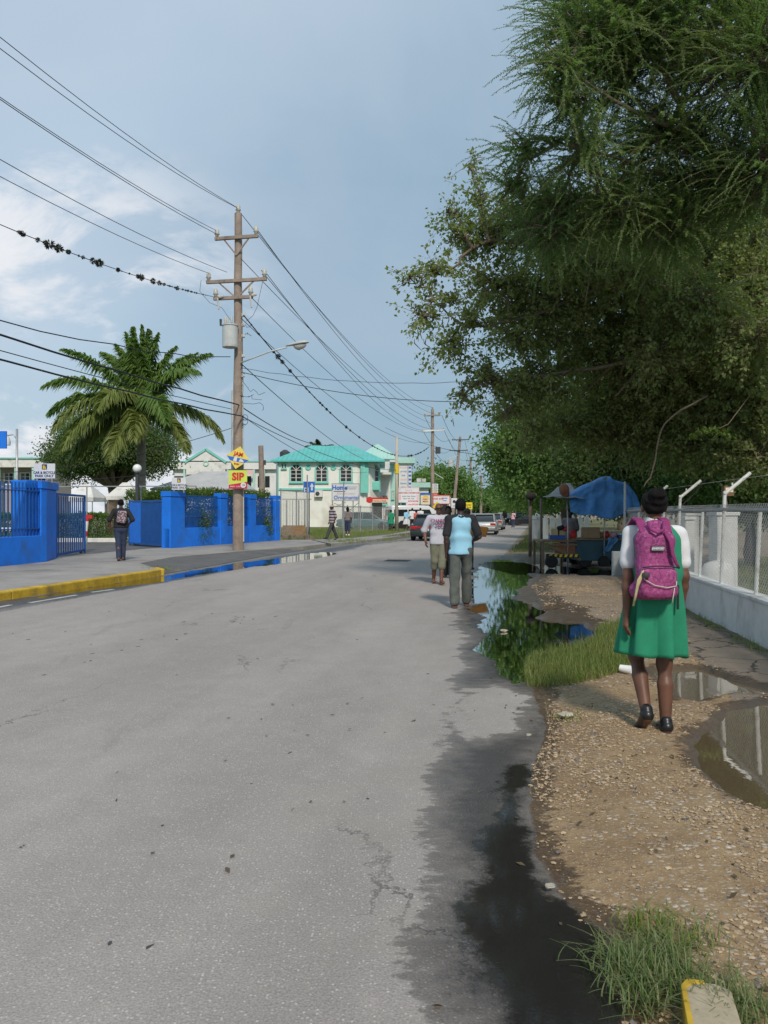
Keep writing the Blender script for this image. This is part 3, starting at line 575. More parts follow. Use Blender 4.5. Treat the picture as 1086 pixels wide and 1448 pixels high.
# ---- park-only signs
SIGNW = mat('sign_white', (.72, .73, .74), .5, .04); INK = mat('sign_navy_ink', (.02, .03, .12), .6, .05); INKR = mat('sign_red_ink', (.60, .03, .03), .6, .05); INKY = mat('sign_yellow_ink', (.80, .55, .03), .6, .05); INKB = mat('sign_blue_ink', (.03, .16, .60), .6, .05); INKK = mat('sign_black_ink', (.02, .02, .02), .6, .05); INKT = mat('sign_teal_ink', (.05, .45, .45), .6, .05); CREAM = mat('sign_cream', (.78, .70, .48), .6, .05); INKP = mat('sign_pink', (.78, .50, .50), .6, .05); INKG = mat('sign_lime', (.62, .74, .10), .6, .05)
def board(name, u0, v0, u1, v1, Y, label, base=None, frame=None, yaw=0, th=.03, cat='sign', group=None):
    """flat sign with its real size; children in its own frame: x right, z up, front towards -y"""
    c = P((u0 + u1) / 2, (v0 + v1) / 2, Y); w_ = (u1 - u0) / F * Y; h_ = (v1 - v0) / F * Y
    rt = empty(name, c, yaw, label, cat, group); m_ = MB(); m_.box((0, 0, 0), (w_, th, h_)); m_.build('panel', base or SIGNW, rt)
    if frame:
        m_ = MB(); b_ = frame[1]
        for z_ in (-1, 1): m_.box((0, 0, z_ * (h_ / 2 + b_ / 2)), (w_ + 2 * b_, th + .02, b_))
        for x_ in (-1, 1): m_.box((x_ * (w_ / 2 + b_ / 2), 0, 0), (b_, th + .02, h_))
        m_.build('frame', frame[0], rt)
    return rt, w_, h_
def band(rt, x0, x1, z0, z1, m, th=.03, name='colour_band', d=.004):
    m_ = MB(); m_.box(((x0 + x1) / 2, -th / 2 - d / 2, (z0 + z1) / 2), (x1 - x0, d, z1 - z0)); return m_.build(name, m, rt)
for i, (u0, v0, u1, v1, Y, lb) in enumerate(((48, 656, 78, 677, 21.9, 'white parking notice on the pillar left of the gate'), (243, 676, 263, 693, 30.1, 'white parking notice on the pillar right of the gate'))):
    rt, w_, h_ = board('parking_sign', u0, v0, u1, v1, Y, lb, group='car and bicycle park notices')
    text('CAR & BICYCLE', h_ * .23, INK, rt, (0, -.02, -h_ * .12), bold=.002, sx=min(1, w_ / (h_ * 1.55))); text('PARK ONLY', h_ * .23, INK, rt, (0, -.02, -h_ * .34), bold=.002)
    band(rt, -.11 * w_, .13 * w_, .1 * h_, .45 * h_, INK, name='emblem'); m_ = MB(); m_.slab([(-.07 * w_, -.024, .14 * h_), (.02 * w_, -.024, .14 * h_), (.0, -.024, .40 * h_), (-.06 * w_, -.024, .34 * h_)], .004); m_.slab([(.03 * w_, -.024, .14 * h_), (.10 * w_, -.024, .14 * h_), (.02 * w_, -.024, .40 * h_)], .004); m_.build('emblem_mark', INKY, rt)
    for x_ in (-.35, .35): m_ = MB(); m_.box((x_ * w_, .01, -h_ * .5 - .05), (.03, .03, .14)); m_.build('bracket', STEEL, rt)
rt = empty('wall_sign', P(-4, 622.5, 21), 0, 'plain bright blue sign board cut by the left picture edge', 'sign'); m_ = MB(); m_.box((0, 0, 0), (.5, .05, .46)); m_.build('panel', BLUE, rt); m_ = MB(); m_.cyl((-.15, .06, -2.9), (-.15, .06, .2), .03); m_.build('post', STEEL, rt)
# ================================================================ utility poles
RD = Vector((.187, .982, 0)); RP = Vector((.982, -.187, 0))      # along the road, across it
def insul(mb, p, s=1.0): mb.lathe(p, [(.02 * s, 0), (.055 * s, .02 * s), (.05 * s, .06 * s), (.085 * s, .08 * s), (.06 * s, .13 * s), (.07 * s, .17 * s), (.04 * s, .24 * s), (.015 * s, .26 * s)], 10)
def utility_pole(x, y, h, label, r=.18, lean=(0, 0), arms=(), z0=.1, tank=None, armm=None, light=None, seed=0):
    rt = empty('utility_pole', (x, y, z0), 0, label, 'utility pole', 'wooden utility poles along the road'); rs = np.random.RandomState(seed)
    top = Vector((lean[0], lean[1], h)); m_ = MB(); m_.tube([Vector((0, 0, -.3)).lerp(top, i / 10) + Vector((rs.normal(), rs.normal(), 0)) * .012 * (0 < i < 10) for i in range(11)], [r * (1 - .33 * i / 10) for i in range(11)], 14); m_.build('pole', WOOD, rt, smooth='auto')
    for z_, l0, l1, br in arms:
        c = top * (z_ / h) - RD * (r * .75 + .05); a = c - RP * l0; b = c + RP * l1; m_ = MB(); m_.beam(a, b, .10, .12); ar = m_.build('crossarm', armm or WOOD, rt, bevel=.01)
        m_ = MB(); insul(m_, a + RP * .08 + Vector((0, 0, .06)), 1.2); m_.build('insulator', CERAM, ar, smooth=True)
        m_ = MB(); insul(m_, b - RP * .08 + Vector((0, 0, .06)), 1.2); m_.build('insulator', CERAM, ar, smooth=True)
        if br:
            m_ = MB()
            for sg, l in ((-1, l0), (1, l1)): m_.beam(c + RP * sg * l * .62, c + Vector((0, 0, -.62)) + RD * .02, .035, .05)
            m_.build('brace', armm or WOOD, ar)
    m_ = MB(); insul(m_, top + Vector((0, 0, .02)), 1.2); m_.build('insulator', CERAM, rt, smooth=True)
    return rt
PB = V(-5.2, 28.4, .145)
p1 = utility_pole(PB.x, PB.y, 12.0, 'tall near utility pole with transformer and street lamp by the blue wall', .195, arms=((11.08, .8, .82, 1), (9.55, 1.12, 1.13, 1), (8.95, .85, .62, 0)), z0=.145, seed=3)
m_ = MB(); tc = V(-.22, -.36, 7.15); m_.lathe(tc, [(.02, 0), (.27, .0), (.275, .04), (.275, .74), (.30, .75), (.30, .79), (.27, .80), (.02, .86)], 20); tk = m_.build('transformer', ALU, p1, smooth='auto')
for a_ in (2.4, 3.6, 5.2):
  m_ = MB(); m_.lathe(tc + V(math.cos(a_) * .17, math.sin(a_) * .17, .82), [(.03, 0), (.05, .03), (.03, .07), (.05, .1), (.03, .14), (.04, .2), (.01, .26)], 8); m_.build('bushing', CERAM, tk, smooth=True)
for z_ in (.62, .2): m_ = MB(); m_.box(tc + V(0, .25, z_), (.1, .14, .06)); m_.build('bracket', DKST, tk)
m_ = MB(); m_.cyl(tc + V(-.32, -.05, .75), tc + V(-.32, -.05, .98), .035, .045, 8); m_.build('arrester', DKST, tk)
hd = V(RP.x, RP.y, 0); la = V(.12, -.15, 6.65); lb_ = la + hd * 1.7 + V(0, 0, .48)
m_ = MB(); m_.tube([la, la + hd * .5 + V(0, 0, .17), la + hd * 1.1 + V(0, 0, .36), lb_], .028, 8); lamp = m_.build('lamp_arm', ALU, p1, smooth=True)
m_ = MB(); hx = [(.0, .05, .05), (.12, .075, .07), (.3, .12, .11), (.5, .15, .13), (.68, .14, .11), (.80, .08, .06), (.84, .01, .01)]; vs = []; fs = []
for i, (s_, w_, h_) in enumerate(hx):
    for j in range(14):
        a_ = 2 * math.pi * j / 14; vs.append(lb_ + hd * (s_ - .03) + V(0, 0, .05 + s_ * .12) + RD * math.cos(a_) * w_ + V(0, 0, math.sin(a_) * h_ * (.75 if math.sin(a_) > 0 else .35)))
fs = [(i * 14 + j, i * 14 + (j + 1) % 14, (i + 1) * 14 + (j + 1) % 14, (i + 1) * 14 + j) for i in range(len(hx) - 1) for j in range(14)]; m_._add(vs, fs + [tuple(range(14))[::-1]]); m_.build('lamp_head', ALU, lamp, smooth=True)
m_ = MB(); c = lb_ + hd * .48 + V(0, 0, .05); vs = []; R_ = [(1, 0), (.92, -.05), (.7, -.10), (.35, -.14), (.05, -.15)]
for k, z_ in R_:
    for j in range(14):
        a_ = 2 * math.pi * j / 14; vs.append(c + hd * math.cos(a_) * .24 * k + RD * math.sin(a_) * .13 * k + V(0, 0, z_ + math.cos(a_) * .02))
m_._add(vs, [(i * 14 + j, (i + 1) * 14 + j, (i + 1) * 14 + (j + 1) % 14, i * 14 + (j + 1) % 14) for i in range(4) for j in range(14)]); m_.build('lamp_lens', mat('lamp_glass', (.50, .50, .46), .15, .05), lamp, smooth=True)
# small hardware: risers, spools, conduit, brackets
m_ = MB(); m_.cyl((.2, -.05, 0.3), (.17, -.05, 6.2), .025, .025, 6); m_.cyl((-.2, .02, 2.2), (-.19, .02, 5.7), .06, .06, 8)
for z_ in (6.2, 6.9, 7.6, 8.0, 8.35): m_.box((.2, -.12, z_), (.09, .12, .10)); m_.cyl((.24, -.2, z_ - .05), (.24, -.2, z_ + .07), .045, .03, 8)
m_.build('conduit', ALU, p1)
def squiggle(p, n, rs, st=.12): 
    pts = [Vector(p)]
    for i in range(n): pts.append(pts[-1] + Vector(rs.normal(size=3)) * st * .6 + V(st * .55, 0, -st * .2))
    return pts
rs = np.random.RandomState(4)
for z_, n in ((6.0, 9), (5.6, 12), (5.3, 9), (8.0, 5), (7.6, 6), (4.5, 5)): m_ = MB(); m_.tube(squiggle((.18, -.2, z_), n, rs), .009, 5); m_.build('loose_cable', DKST, p1)
for z_ in (4.55, 4.7): m_ = MB(); m_.tube([V(.28 + math.cos(a) * .1, -.22, z_ + math.sin(a) * .1) for a in np.linspace(0, 6.3, 14)], .01, 5); m_.build('cable_coil', DKST, p1)
m_ = MB(); m_.tube([V(-1.3, -.1, 9.6), V(-1.35, -.1, 9.2), V(-1.0, -.1, 8.8), V(-.55, -.15, 8.6), V(-.2, -.3, 8.1)], .008, 5); m_.build('jumper_cable', DKST, p1); m_ = MB(); m_.tube([V(.9, -.2, 9.5), V(.7, -.2, 8.6), V(.55, -.2, 8.3), V(.3, -.2, 8.1)], .008, 5); m_.build('jumper_cable', DKST, p1)
for x_, n_ in ((-.72, 'fuse_cutout'), (.50, 'fuse_cutout')):
    m_ = MB(); a = V(0, -.3, 8.95) + RP * x_; m_.cyl(a, a + V(.06, -.05, -.42), .03, .03, 8); m_.cyl(a + V(.06, 0, .02), a + V(.22, 0, .06), .05, .05, 8); m_.build(n_, CERAM, p1)
utility_pole(5.0, 82, 12.0, 'second wooden pole down the left kerb with white crossarm beyond the bus', .22, arms=((11.3, .85, .8, 0),), seed=5)
m_ = MB(); p2 = [o for o in COL.objects if o.name.startswith('utility_pole')][-1]
m_.beam(V(-1.15, -.3, 9.7), V(1.2, -.3, 9.85), .10, .14); m_.build('crossarm', WHITEP, p2); m_ = MB(); m_.box((.55, -.1, 7.75), (.5, .4, .68)); m_.build('switch_box', DKST, p2, bevel=.03)
m_ = MB(); m_.beam(V(.2, 0, 5.4), V(1.1, -.1, 4.85), .08, .08); m_.build('lamp_arm', ALU, p2)
utility_pole(9.9, 116, 12.3, 'third pole leaning right with white transformer behind the bald man', .27, lean=(1.2, 0), arms=((11.9, 1.15, 1.4, 0), (10.35, 1.3, 1.3, 0)), seed=6, armm=DKST)
p3 = [o for o in COL.objects if o.name.startswith('utility_pole')][-1]; m_ = MB(); m_.lathe((-.2, 0, 8.0), [(.05, 0), (.42, 0), (.42, .95), (.1, 1.05)], 14); m_.build('transformer', ALU, p3, smooth='auto'); m_ = MB(); m_.beam((.85, -.2, 9.6), (-.9, -.4, 9.1), .08, .08); m_.build('lamp_arm', ALU, p3)
utility_pole(17.4, 160, 12.4, 'fourth distant pole with small white transformer above the yellow sign', .30, arms=((11.7, .9, .8, 0), (10.1, 1.2, 1.2, 0)), seed=7, armm=DKST); p4 = [o for o in COL.objects if o.name.startswith('utility_pole')][-1]
m_ = MB(); m_.lathe((-.75, 0, 7.3), [(.05, 0), (.42, 0), (.42, 1.1), (.1, 1.2)], 12); m_.build('transformer', ALU, p4, smooth='auto')
utility_pole(26.8, 220, 11.5, 'fifth dark distant pole with three crossarms over the road', .40, arms=((11.2, 1.2, 1.2, 0), (9.4, 1.6, 1.5, 0), (7.6, 1.2, 1.2, 0)), seed=8, armm=DKST)
utility_pole(49.5, 360, 9.0, 'farthest thin pole standing above the traffic at the end of the road', .45, arms=((8.4, 1.5, 1.5, 0),), seed=9, armm=DKST)
utility_pole(-12.6, -12.5, 12.0, 'utility pole behind the viewpoint carrying the wires overhead', .19, arms=((11.08, .8, .82, 1), (9.55, 1.12, 1.13, 1)), seed=11)
rt = empty('utility_pole', (V(*P(561, 740, 58)).x, 58, .1), 0, 'pale concrete pole in front of the white building wing', 'utility pole', 'concrete poles'); m_ = MB(); m_.tube([(0, 0, -.1), (0, 0, 6.9)], [.14, .09], 10); m_.build('pole', mat('pale_concrete', (.50, .45, .37), .8, .1, 3), rt, smooth=True); m_ = MB(); m_.cyl((0, 0, 4.2), (0, 0, 4.9), .16, .16, 10); m_.build('band', INKY, rt)
x_, y_ = P(372, 700, 42).x, 42; rt = empty('wooden_post', (x_, y_, .1), 0, 'cut-off brown wooden post left of the teal roofed house', 'post'); m_ = MB(); m_.tube([(0, 0, -.1), (-.05, 0, 2.4), (-.12, 0, 4.9)], [.17, .16, .13], 10); m_.build('shaft', WOOD, rt, smooth='auto'); m_ = MB(); m_.box((.1, -.1, 4.0), (.12, .1, .25)); m_.build('bracket', DKST, rt)
# ---- signs on the near pole
Y_ = 28.05; c = P(336.5, 647.5, Y_); rt = empty('diamond_sign', c, 0, 'yellow diamond sign nailed to the near utility pole', 'sign'); rt.rotation_euler = (0, math.radians(12), 0)
m_ = MB(); s_ = .41; m_.slab([(-s_, 0, 0), (0, 0, s_), (s_, 0, 0), (0, 0, -s_)], .012); m_.build('panel', mat('sign_yellow', (.82, .66, .12), .5, .08, 4), rt)
m_ = MB(); m_.slab([(-s_ * .96, -.008, -.01), (s_ * .96, -.008, -.01), (s_ * .62, -.008, -.15), (-s_ * .62, -.008, -.15)], .004); m_.build('colour_band', INKB, rt)
m_ = MB(); m_.slab([(-.15, -.011, -.14), (-.12, -.011, .0), (-.03, -.011, .02), (-.02, -.011, -.14)], .004); m_.slab([(.05, -.011, -.13), (.1, -.011, -.02), (.2, -.011, -.06), (.24, -.011, -.13)], .004); m_.build('picture', SIGNW, rt)
text('JAM', .19, INKR, rt, (0, -.02, .12), bold=.006); text('BASH', .08, INKR, rt, (0, -.02, -.23), bold=.002)
rt, w_, h_ = board('sip_poster', 323.5, 665.5, 349.5, 691.5, 28.03, 'lime and red poster reading SIP on the near utility pole', base=INKG, th=.012)
m_ = MB(); m_.slab([(-w_ / 2, -.009, -h_ / 2), (w_ / 2, -.009, -h_ / 2), (w_ / 2, -.009, -.08), (-w_ / 2, -.009, -.19)], .006); m_.build('colour_band', mat('sign_crimson', (.55, .02, .06), .5, .05), rt)
text('SIP', .36, INKR, rt, (0, -.014, .09), bold=.016, sx=.95); text('ENJOY  COLD', .058, SIGNW, rt, (-.09, -.016, -.25), bold=.001)
m_ = MB(); m_.slab([(.19 + math.cos(a) * .095, -.014, -.2 + math.sin(a) * .095) for a in np.linspace(0, 6.283, 20)[:-1]], .005); m_.build('badge', SIGNW, rt); text('18', .10, INKK, rt, (.19, -.02, -.2))
# ================================================================ wires
WIRE = mat('cable_black', (.02, .02, .022), .6, .1)
def wire(name, a, b, sag, r, label, group='overhead wires', moss=0, mt=1.0, n=26, wav=0, seed=0):
    a, b = Vector(a), Vector(b); rs = np.random.RandomState(seed + 1); pts = [a.lerp(b, i / n) - Vector((0, 0, 4 * sag * (i / n) * (1 - i / n))) + (Vector(rs.normal(size=3)) * wav if 0 < i < n else Vector()) for i in range(n + 1)]
    m_ = MB(); m_.tube(pts, r, 5); o = m_.build(name, WIRE, smooth=True); tag(o, label, 'cable', group)
    if moss:
        C, D, Ls = [], [], []
        mm = MB()
        for i in range(moss):
            t_ = rs.rand() * mt; x = t_ * n; k = int(min(x, n - 1)); p = pts[k].lerp(pts[k + 1], x - k); s_ = rs.uniform(.02, .09) * (1.3 if rs.rand() < .25 else .75) * ((.35 + 1.0 * t_ / mt) if mt < 1 else 1)
            d = unit(rs.normal(size=(70, 3))); C.append(np.array(p) + d * s_ * .3); D.append(d); Ls.append(np.full(70, s_))
        leaf_obj('air_plants', np.concatenate(C), np.concatenate(D), np.concatenate(Ls), np.concatenate(Ls) * .16, leaf_mat('air_plant', (.05, .055, .035), (.07, .07, .05), (.03, .035, .025), .1), o, rs)
    return o
def topt(z, off, y=-.25): return PB + V(0, 0, z) + RP * off + RD * y
SP = V(-12.6 + 5.2, -12.5 - 28.4, 0)    # span to the pole behind
def back_wire(z, off, v0, r, label, dz=0, **k):
    a = topt(z, off); b = a + SP + V(0, 0, dz); # choose sag so that it leaves the left picture edge at v0
    kx = (0 - CX) / F; t_ = (kx * a.y - a.x) / (SP.x - kx * SP.y); y = a.y + SP.y * t_; zt = H - (v0 - CY) / F * y; sag = (a.z + (b.z - a.z) * t_ - zt) / (4 * t_ * (1 - t_)); return wire('overhead_wire', a, b, sag, r, label, **k)
back_wire(12.15, 0, 53, .009, 'uppermost wire from the near pole top to the upper left edge')
back_wire(12.12, .03, 69, .009, 'second wire from the near pole top running just below the uppermost one')
back_wire(11.35, -.72, 138, .009, 'wire from left end of the top crossarm to the left edge')
back_wire(11.2, -.66, 141, .010, 'lower twin of the wire leaving the top crossarm leftwards')
back_wire(9.85, -.32, 226, .009, 'wire from the second crossarm close to the pole towards the left edge')
back_wire(9.85, -1.0, 250, .009, 'wire from the left tip of the second crossarm')
back_wire(9.0, -.8, 318, .010, 'cable studded with clumps of air plants left of the near pole', moss=62, mt=.30)
back_wire(6.85, -.2, 454, .014, 'wavy dark cable passing over the palm crown', wav=.02)
back_wire(5.15, .1, 474, .024, 'thick black cable sagging across the palm crown', wav=.008)
back_wire(5.0, -.15, 496, .011, 'thin cable between the two thick cables over the palm')
back_wire(4.75, .2, 509, .022, 'lowest thick black cable crossing the palm crown', wav=.008)
def end2(u, v, Y=82): return P(u, v, Y)
FW = [(12.15, 0, 612, 577, 82, 1.3, 'wire between the tops of the near and second poles'), (11.35, .76, 600, 588, 82, 1.2, 'wire from the right insulator of the top crossarm towards the second pole'), (11.35, .70, 625, 588, 82, 1.5, 'inner wire from the top crossarm down the road'),
      (9.85, 1.05, 598, 609, 82, 1.3, 'wire from the right tip of the second crossarm down the road'), (9.85, .95, 627, 607, 82, 1.7, 'inner wire from the second crossarm down the road'), (10.3, .2, 614, 600, 82, 1.0, 'wire from the pole shaft between the two upper crossarms'),
      (8.95, .55, 610, 612, 82, 1.3, 'wire from the third crossarm down the road'), (8.2, .2, 612, 625, 82, 1.5, 'slack wire leaving above the street lamp down the road')]
for k, (z_, off, u, v, Y, sg, lb) in enumerate(FW): wire('overhead_wire', topt(z_, off), end2(u, v, Y), sg, .012, lb)
wire('overhead_wire', topt(8.3, .3), end2(607, 632), 2.6, .022, 'cable thick with air plants sagging to the second pole', moss=90, n=40)
wire('overhead_wire', topt(5.15, .1), P(470, 630, 66), .5, .02, 'thick cable from the near pole to the teal roofed house')
wire('overhead_wire', topt(4.75, .2), P(560, 665, 58), .5, .014, 'thin lower cable from the near pole to the concrete pole')
wire('overhead_wire', topt(4.75, .25), P(520, 668, 70), .7, .012, 'drop cable ending on the right wing of the teal roofed house')
wire('overhead_wire', topt(6.6, .2), P(515, 650, 74), .4, .016, 'dark cable from the near pole dropping behind the street lamp')
wire('overhead_wire', topt(6.3, .2), V(6.6, 31, 6.0), .55, .013, 'cable crossing the road into the right hand trees'); wire('overhead_wire', topt(6.45, .2), V(7.2, 30, 6.9), .55, .009, 'thin upper cable crossing the road into the trees', wav=.008)
wire('overhead_wire', P(545, 605, 70), V(9.5, 45, 4.6), .8, .016, 'cable crossing the road from the right side trees beyond the second pole')
def pole_pair(a, b, la, lst):
    for (u0, v0, u1, v1, s_) in lst: wire('overhead_wire', P(u0, v0, a), P(u1, v1, b), s_, .02, la, group=la, n=14)
pole_pair(82, 116, 'thin wires strung between the second and third poles', [(600, 588, 635, 622, 1.2), (625, 588, 656, 622, 1.2), (627, 606, 657, 637, 1.2), (598, 609, 636, 637, 1.2), (612, 635, 645, 650, 1.0)])
pole_pair(116, 160, 'thin wires strung between the third and fourth poles', [(635, 622, 659, 650, 1.3), (657, 622, 671, 650, 1.3), (658, 637, 672, 663, 1.3)])
pole_pair(160, 220, 'thin wires strung between the fourth and fifth poles', [(659, 652, 672, 670, 1.3), (671, 652, 688, 670, 1.3), (672, 664, 692, 676, 1.3), (660, 664, 676, 683, 1.3)])
wire('overhead_wire', P(5, 669, 30), P(330, 605, 30), .3, .012, 'pale cable crossing low in front of the round tree'); wire('overhead_wire', P(-10, 676, 36), P(215, 670, 36), .2, .012, 'thin cable hanging behind the globe lamp')
# ================================================================ right side: wall, chain-link fence
def WX(y): return 4.06 + .144 * (y - 8.4)
WALLW = mat('whitewashed_wall', (.60, .60, .58), .9, .10, 1.5, bump=.4, bscale=30, bdist=.006, dirt=(.30, .29, .26), dirts=1.6, streak=(1, 1, .5))
rt = empty('boundary_wall', (WX(0), 0, 0), 0, 'low whitewashed wall carrying the chain-link fence on the right', 'wall')
def L_(x, y, z): return V(x - WX(0), y, z)
m_ = MB(); m_.beam(L_(WX(0) + .11, 0, .205), L_(WX(18.45) + .11, 18.45, .205), .2, .61); m_.build('wall_base', WALLW, rt, bevel=.01)
m_ = MB(); m_.beam(L_(WX(0) + .11, 0, .53), L_(WX(18.45) + .11, 18.45, .53), .24, .04); m_.build('coping', WALLW, rt, bevel=.008)
m_ = MB(); m_.prism([(5.32 - WX(0), 18.47), (5.62 - WX(0), 18.5), (5.66 - WX(0), 18.78), (5.36 - WX(0), 18.75)], -.05, .58); m_.build('end_pillar', WALLW, rt, bevel=.01)
FENCEM = mat('fence_wire', (.46, .46, .45), .55, .1, 4, metal=.3); POSTM = mat('fence_post_paint', (.60, .60, .57), .6, .12, 6, dirt=(.30, .22, .15), dirts=4)
rt = empty('chain_link_fence', (WX(0), 0, .55), 0, 'silver chain-link fence standing on the low white wall', 'fence'); off = .11
def Lf(y, z, dx=0): return V(WX(y) + off + dx - WX(0), y, z - .55)
m_ = MB(); zt, zb = 1.60, .57; y = .2; sp = .062; hgt = zt - zb; dyv = hgt
n = int((18.3 - .2) / sp)
def kink(a, b, k=None):
    m_.tube([a, b], .0019, 3, caps=False)
for i in range(-int(dyv / sp), n):
    for sg in (1, -1):
        y0 = .2 + i * sp; y1 = y0 + dyv
        ya, za, yb, zb_ = (y0, zb, y1, zt) if sg == 1 else (y0, zt, y1, zb)
        if ya < .2: f = (.2 - ya) / (yb - ya); za += (zb_ - za) * f; ya = .2
        if yb > 18.3: f = (18.3 - ya) / (yb - ya); zb_ = za + (zb_ - za) * f; yb = 18.3
        if yb - ya > .02:
            sagx = .012; m_.tube([Lf(ya, za), Lf((ya + yb) / 2, (za + zb_) / 2, sagx * math.sin(ya * 3)), Lf(yb, zb_)], .0021, 3, caps=False)
m_.build('wire_mesh', FENCEM, rt)
m_ = MB(); m_.tube([Lf(y, 1.53 + .006 * math.sin(y * 2)) for y in np.linspace(.1, 18.4, 40)], .021, 8); m_.build('top_rail', STEEL, rt, smooth=True)
for k, (y, arm) in enumerate([(2.3, 0), (3.7, 0), (5.1, 1), (6.5, 0), (7.85, 0), (9.17, 0), (10.6, 1), (11.75, 0), (13.2, 1), (14.5, 0), (15.8, 1), (17.1, 0)]):
    m_ = MB(); zt_ = 1.76 if arm else 1.5; a = Lf(y, .5); b = Lf(y, zt_, .05); m_.tube([a, a.lerp(b, .5), b], .024, 8)
    if arm:
        m_.tube([b - V(0, 0, .02), b + V(.34, .0, .26)], .024, 8); m_.cyl(b + V(-.01, -.035, 0), b + V(-.01, -.01, 0), .022, .022, 8)
        m_.tube([b + V(.1, 0, .09), b + V(.1, 0, .13)], .012, 6)
    m_.build('fence_post', POSTM, rt, smooth='auto')
rt = empty('fence_post', (WX(18.3) + .05, 18.35, 0), 0, 'tall grey end post of the chain-link fence beside the stall', 'post'); m_ = MB(); m_.cyl((0, 0, 0), (.02, 0, 2.2), .03, .03, 8); m_.build('shaft', STEEL, rt)
m_ = MB(); a = V(WX(10.6) + .4, 10.6, 1.95); m_.tube([V(WX(5.1) + .38, 5.1, 1.95), V(WX(8) + .4, 8, 1.93), a, V(WX(13.2) + .4, 13.2, 1.95), V(WX(15.8) + .4, 15.8, 1.95)], .003, 4); tag(m_.build('barbed_wire', FENCEM), 'thin top wire strung between the angled fence arms', 'wire')
# things in the yard behind the fence
def pillar_thing(x, y, w_, d_, h_, label, m=WALLW):
    rt = empty('concrete_pillar', (x, y, 0), .1, label, 'pillar'); m_ = MB(); m_.box((0, 0, h_ / 2), (w_, d_, h_)); m_.build('shaft', m, rt, bevel=.02); m_ = MB(); m_.box((0, 0, h_ + .03), (w_ + .05, d_ + .05, .06)); m_.build('cap', m, rt, bevel=.01)
pillar_thing(5.62, 13.2, .36, .30, 1.44, 'wide white pillar behind the fence right of the schoolgirl')
pillar_thing(5.42, 14.2, .17, .17, 1.36, 'narrow white pillar standing beside the wide pillar in the yard')
pillar_thing(6.6, 17.2, .3, .3, 1.42, 'white pillar deepest in the yard near the tree trunks')
rs = np.random.RandomState(2); m_ = MB(); m_.lathe((5.45, 13.0, 0), [(.25, -.05), (.27, .2), (.26, .55), (.2, .66), (.08, .70), (.01, .71)], 16); tag(m_.build('concrete_block', WALLW, smooth=True), 'rounded white concrete lump at the foot of the pillars', 'block')
rt = empty('notice_box', P(1029, 695, 14), 0, 'small brown box with cream notice hanging among the branches', 'box'); m_ = MB(); m_.box((0, 0, 0), (.17, .12, .17)); m_.build('box_body', mat('box_wood', (.18, .10, .06), .8), rt); m_ = MB(); m_.box((0, -.065, .02), (.13, .01, .08)); m_.build('notice', CREAM, rt); m_ = MB(); m_.cyl((0, .07, -1.95), (0, .07, .1), .025); m_.build('post', BARK, rt)
# ================================================================ right side trees
def limb(mb, pts, r0, r1, rs, n=5, wob=.06):
    pts = [Vector(p) for p in pts]; out = []
    for i in range(len(pts) - 1):
        p0 = pts[max(i - 1, 0)]; p1_, p2_ = pts[i], pts[i + 1]; p3_ = pts[min(i + 2, len(pts) - 1)]
        for k in range(n):
            t_ = k / n; out.append(.5 * ((2 * p1_) + (p2_ - p0) * t_ + (2 * p0 - 5 * p1_ + 4 * p2_ - p3_) * t_ ** 2 + (-p0 + 3 * p1_ - 3 * p2_ + p3_) * t_ ** 3) + Vector(rs.normal(size=3)) * wob * r0 * 3)
    out.append(pts[-1]); N = len(out); mb.tube(out, [r0 + (r1 - r0) * i / (N - 1) for i in range(N)], 9); return out
def nearest(limbs, pt, bias=0):
    best = None
    for q in limbs:
        d = (Vector(q) - pt).length
        if best is None or d < best[0]: best = (d, q)
    return best[1]
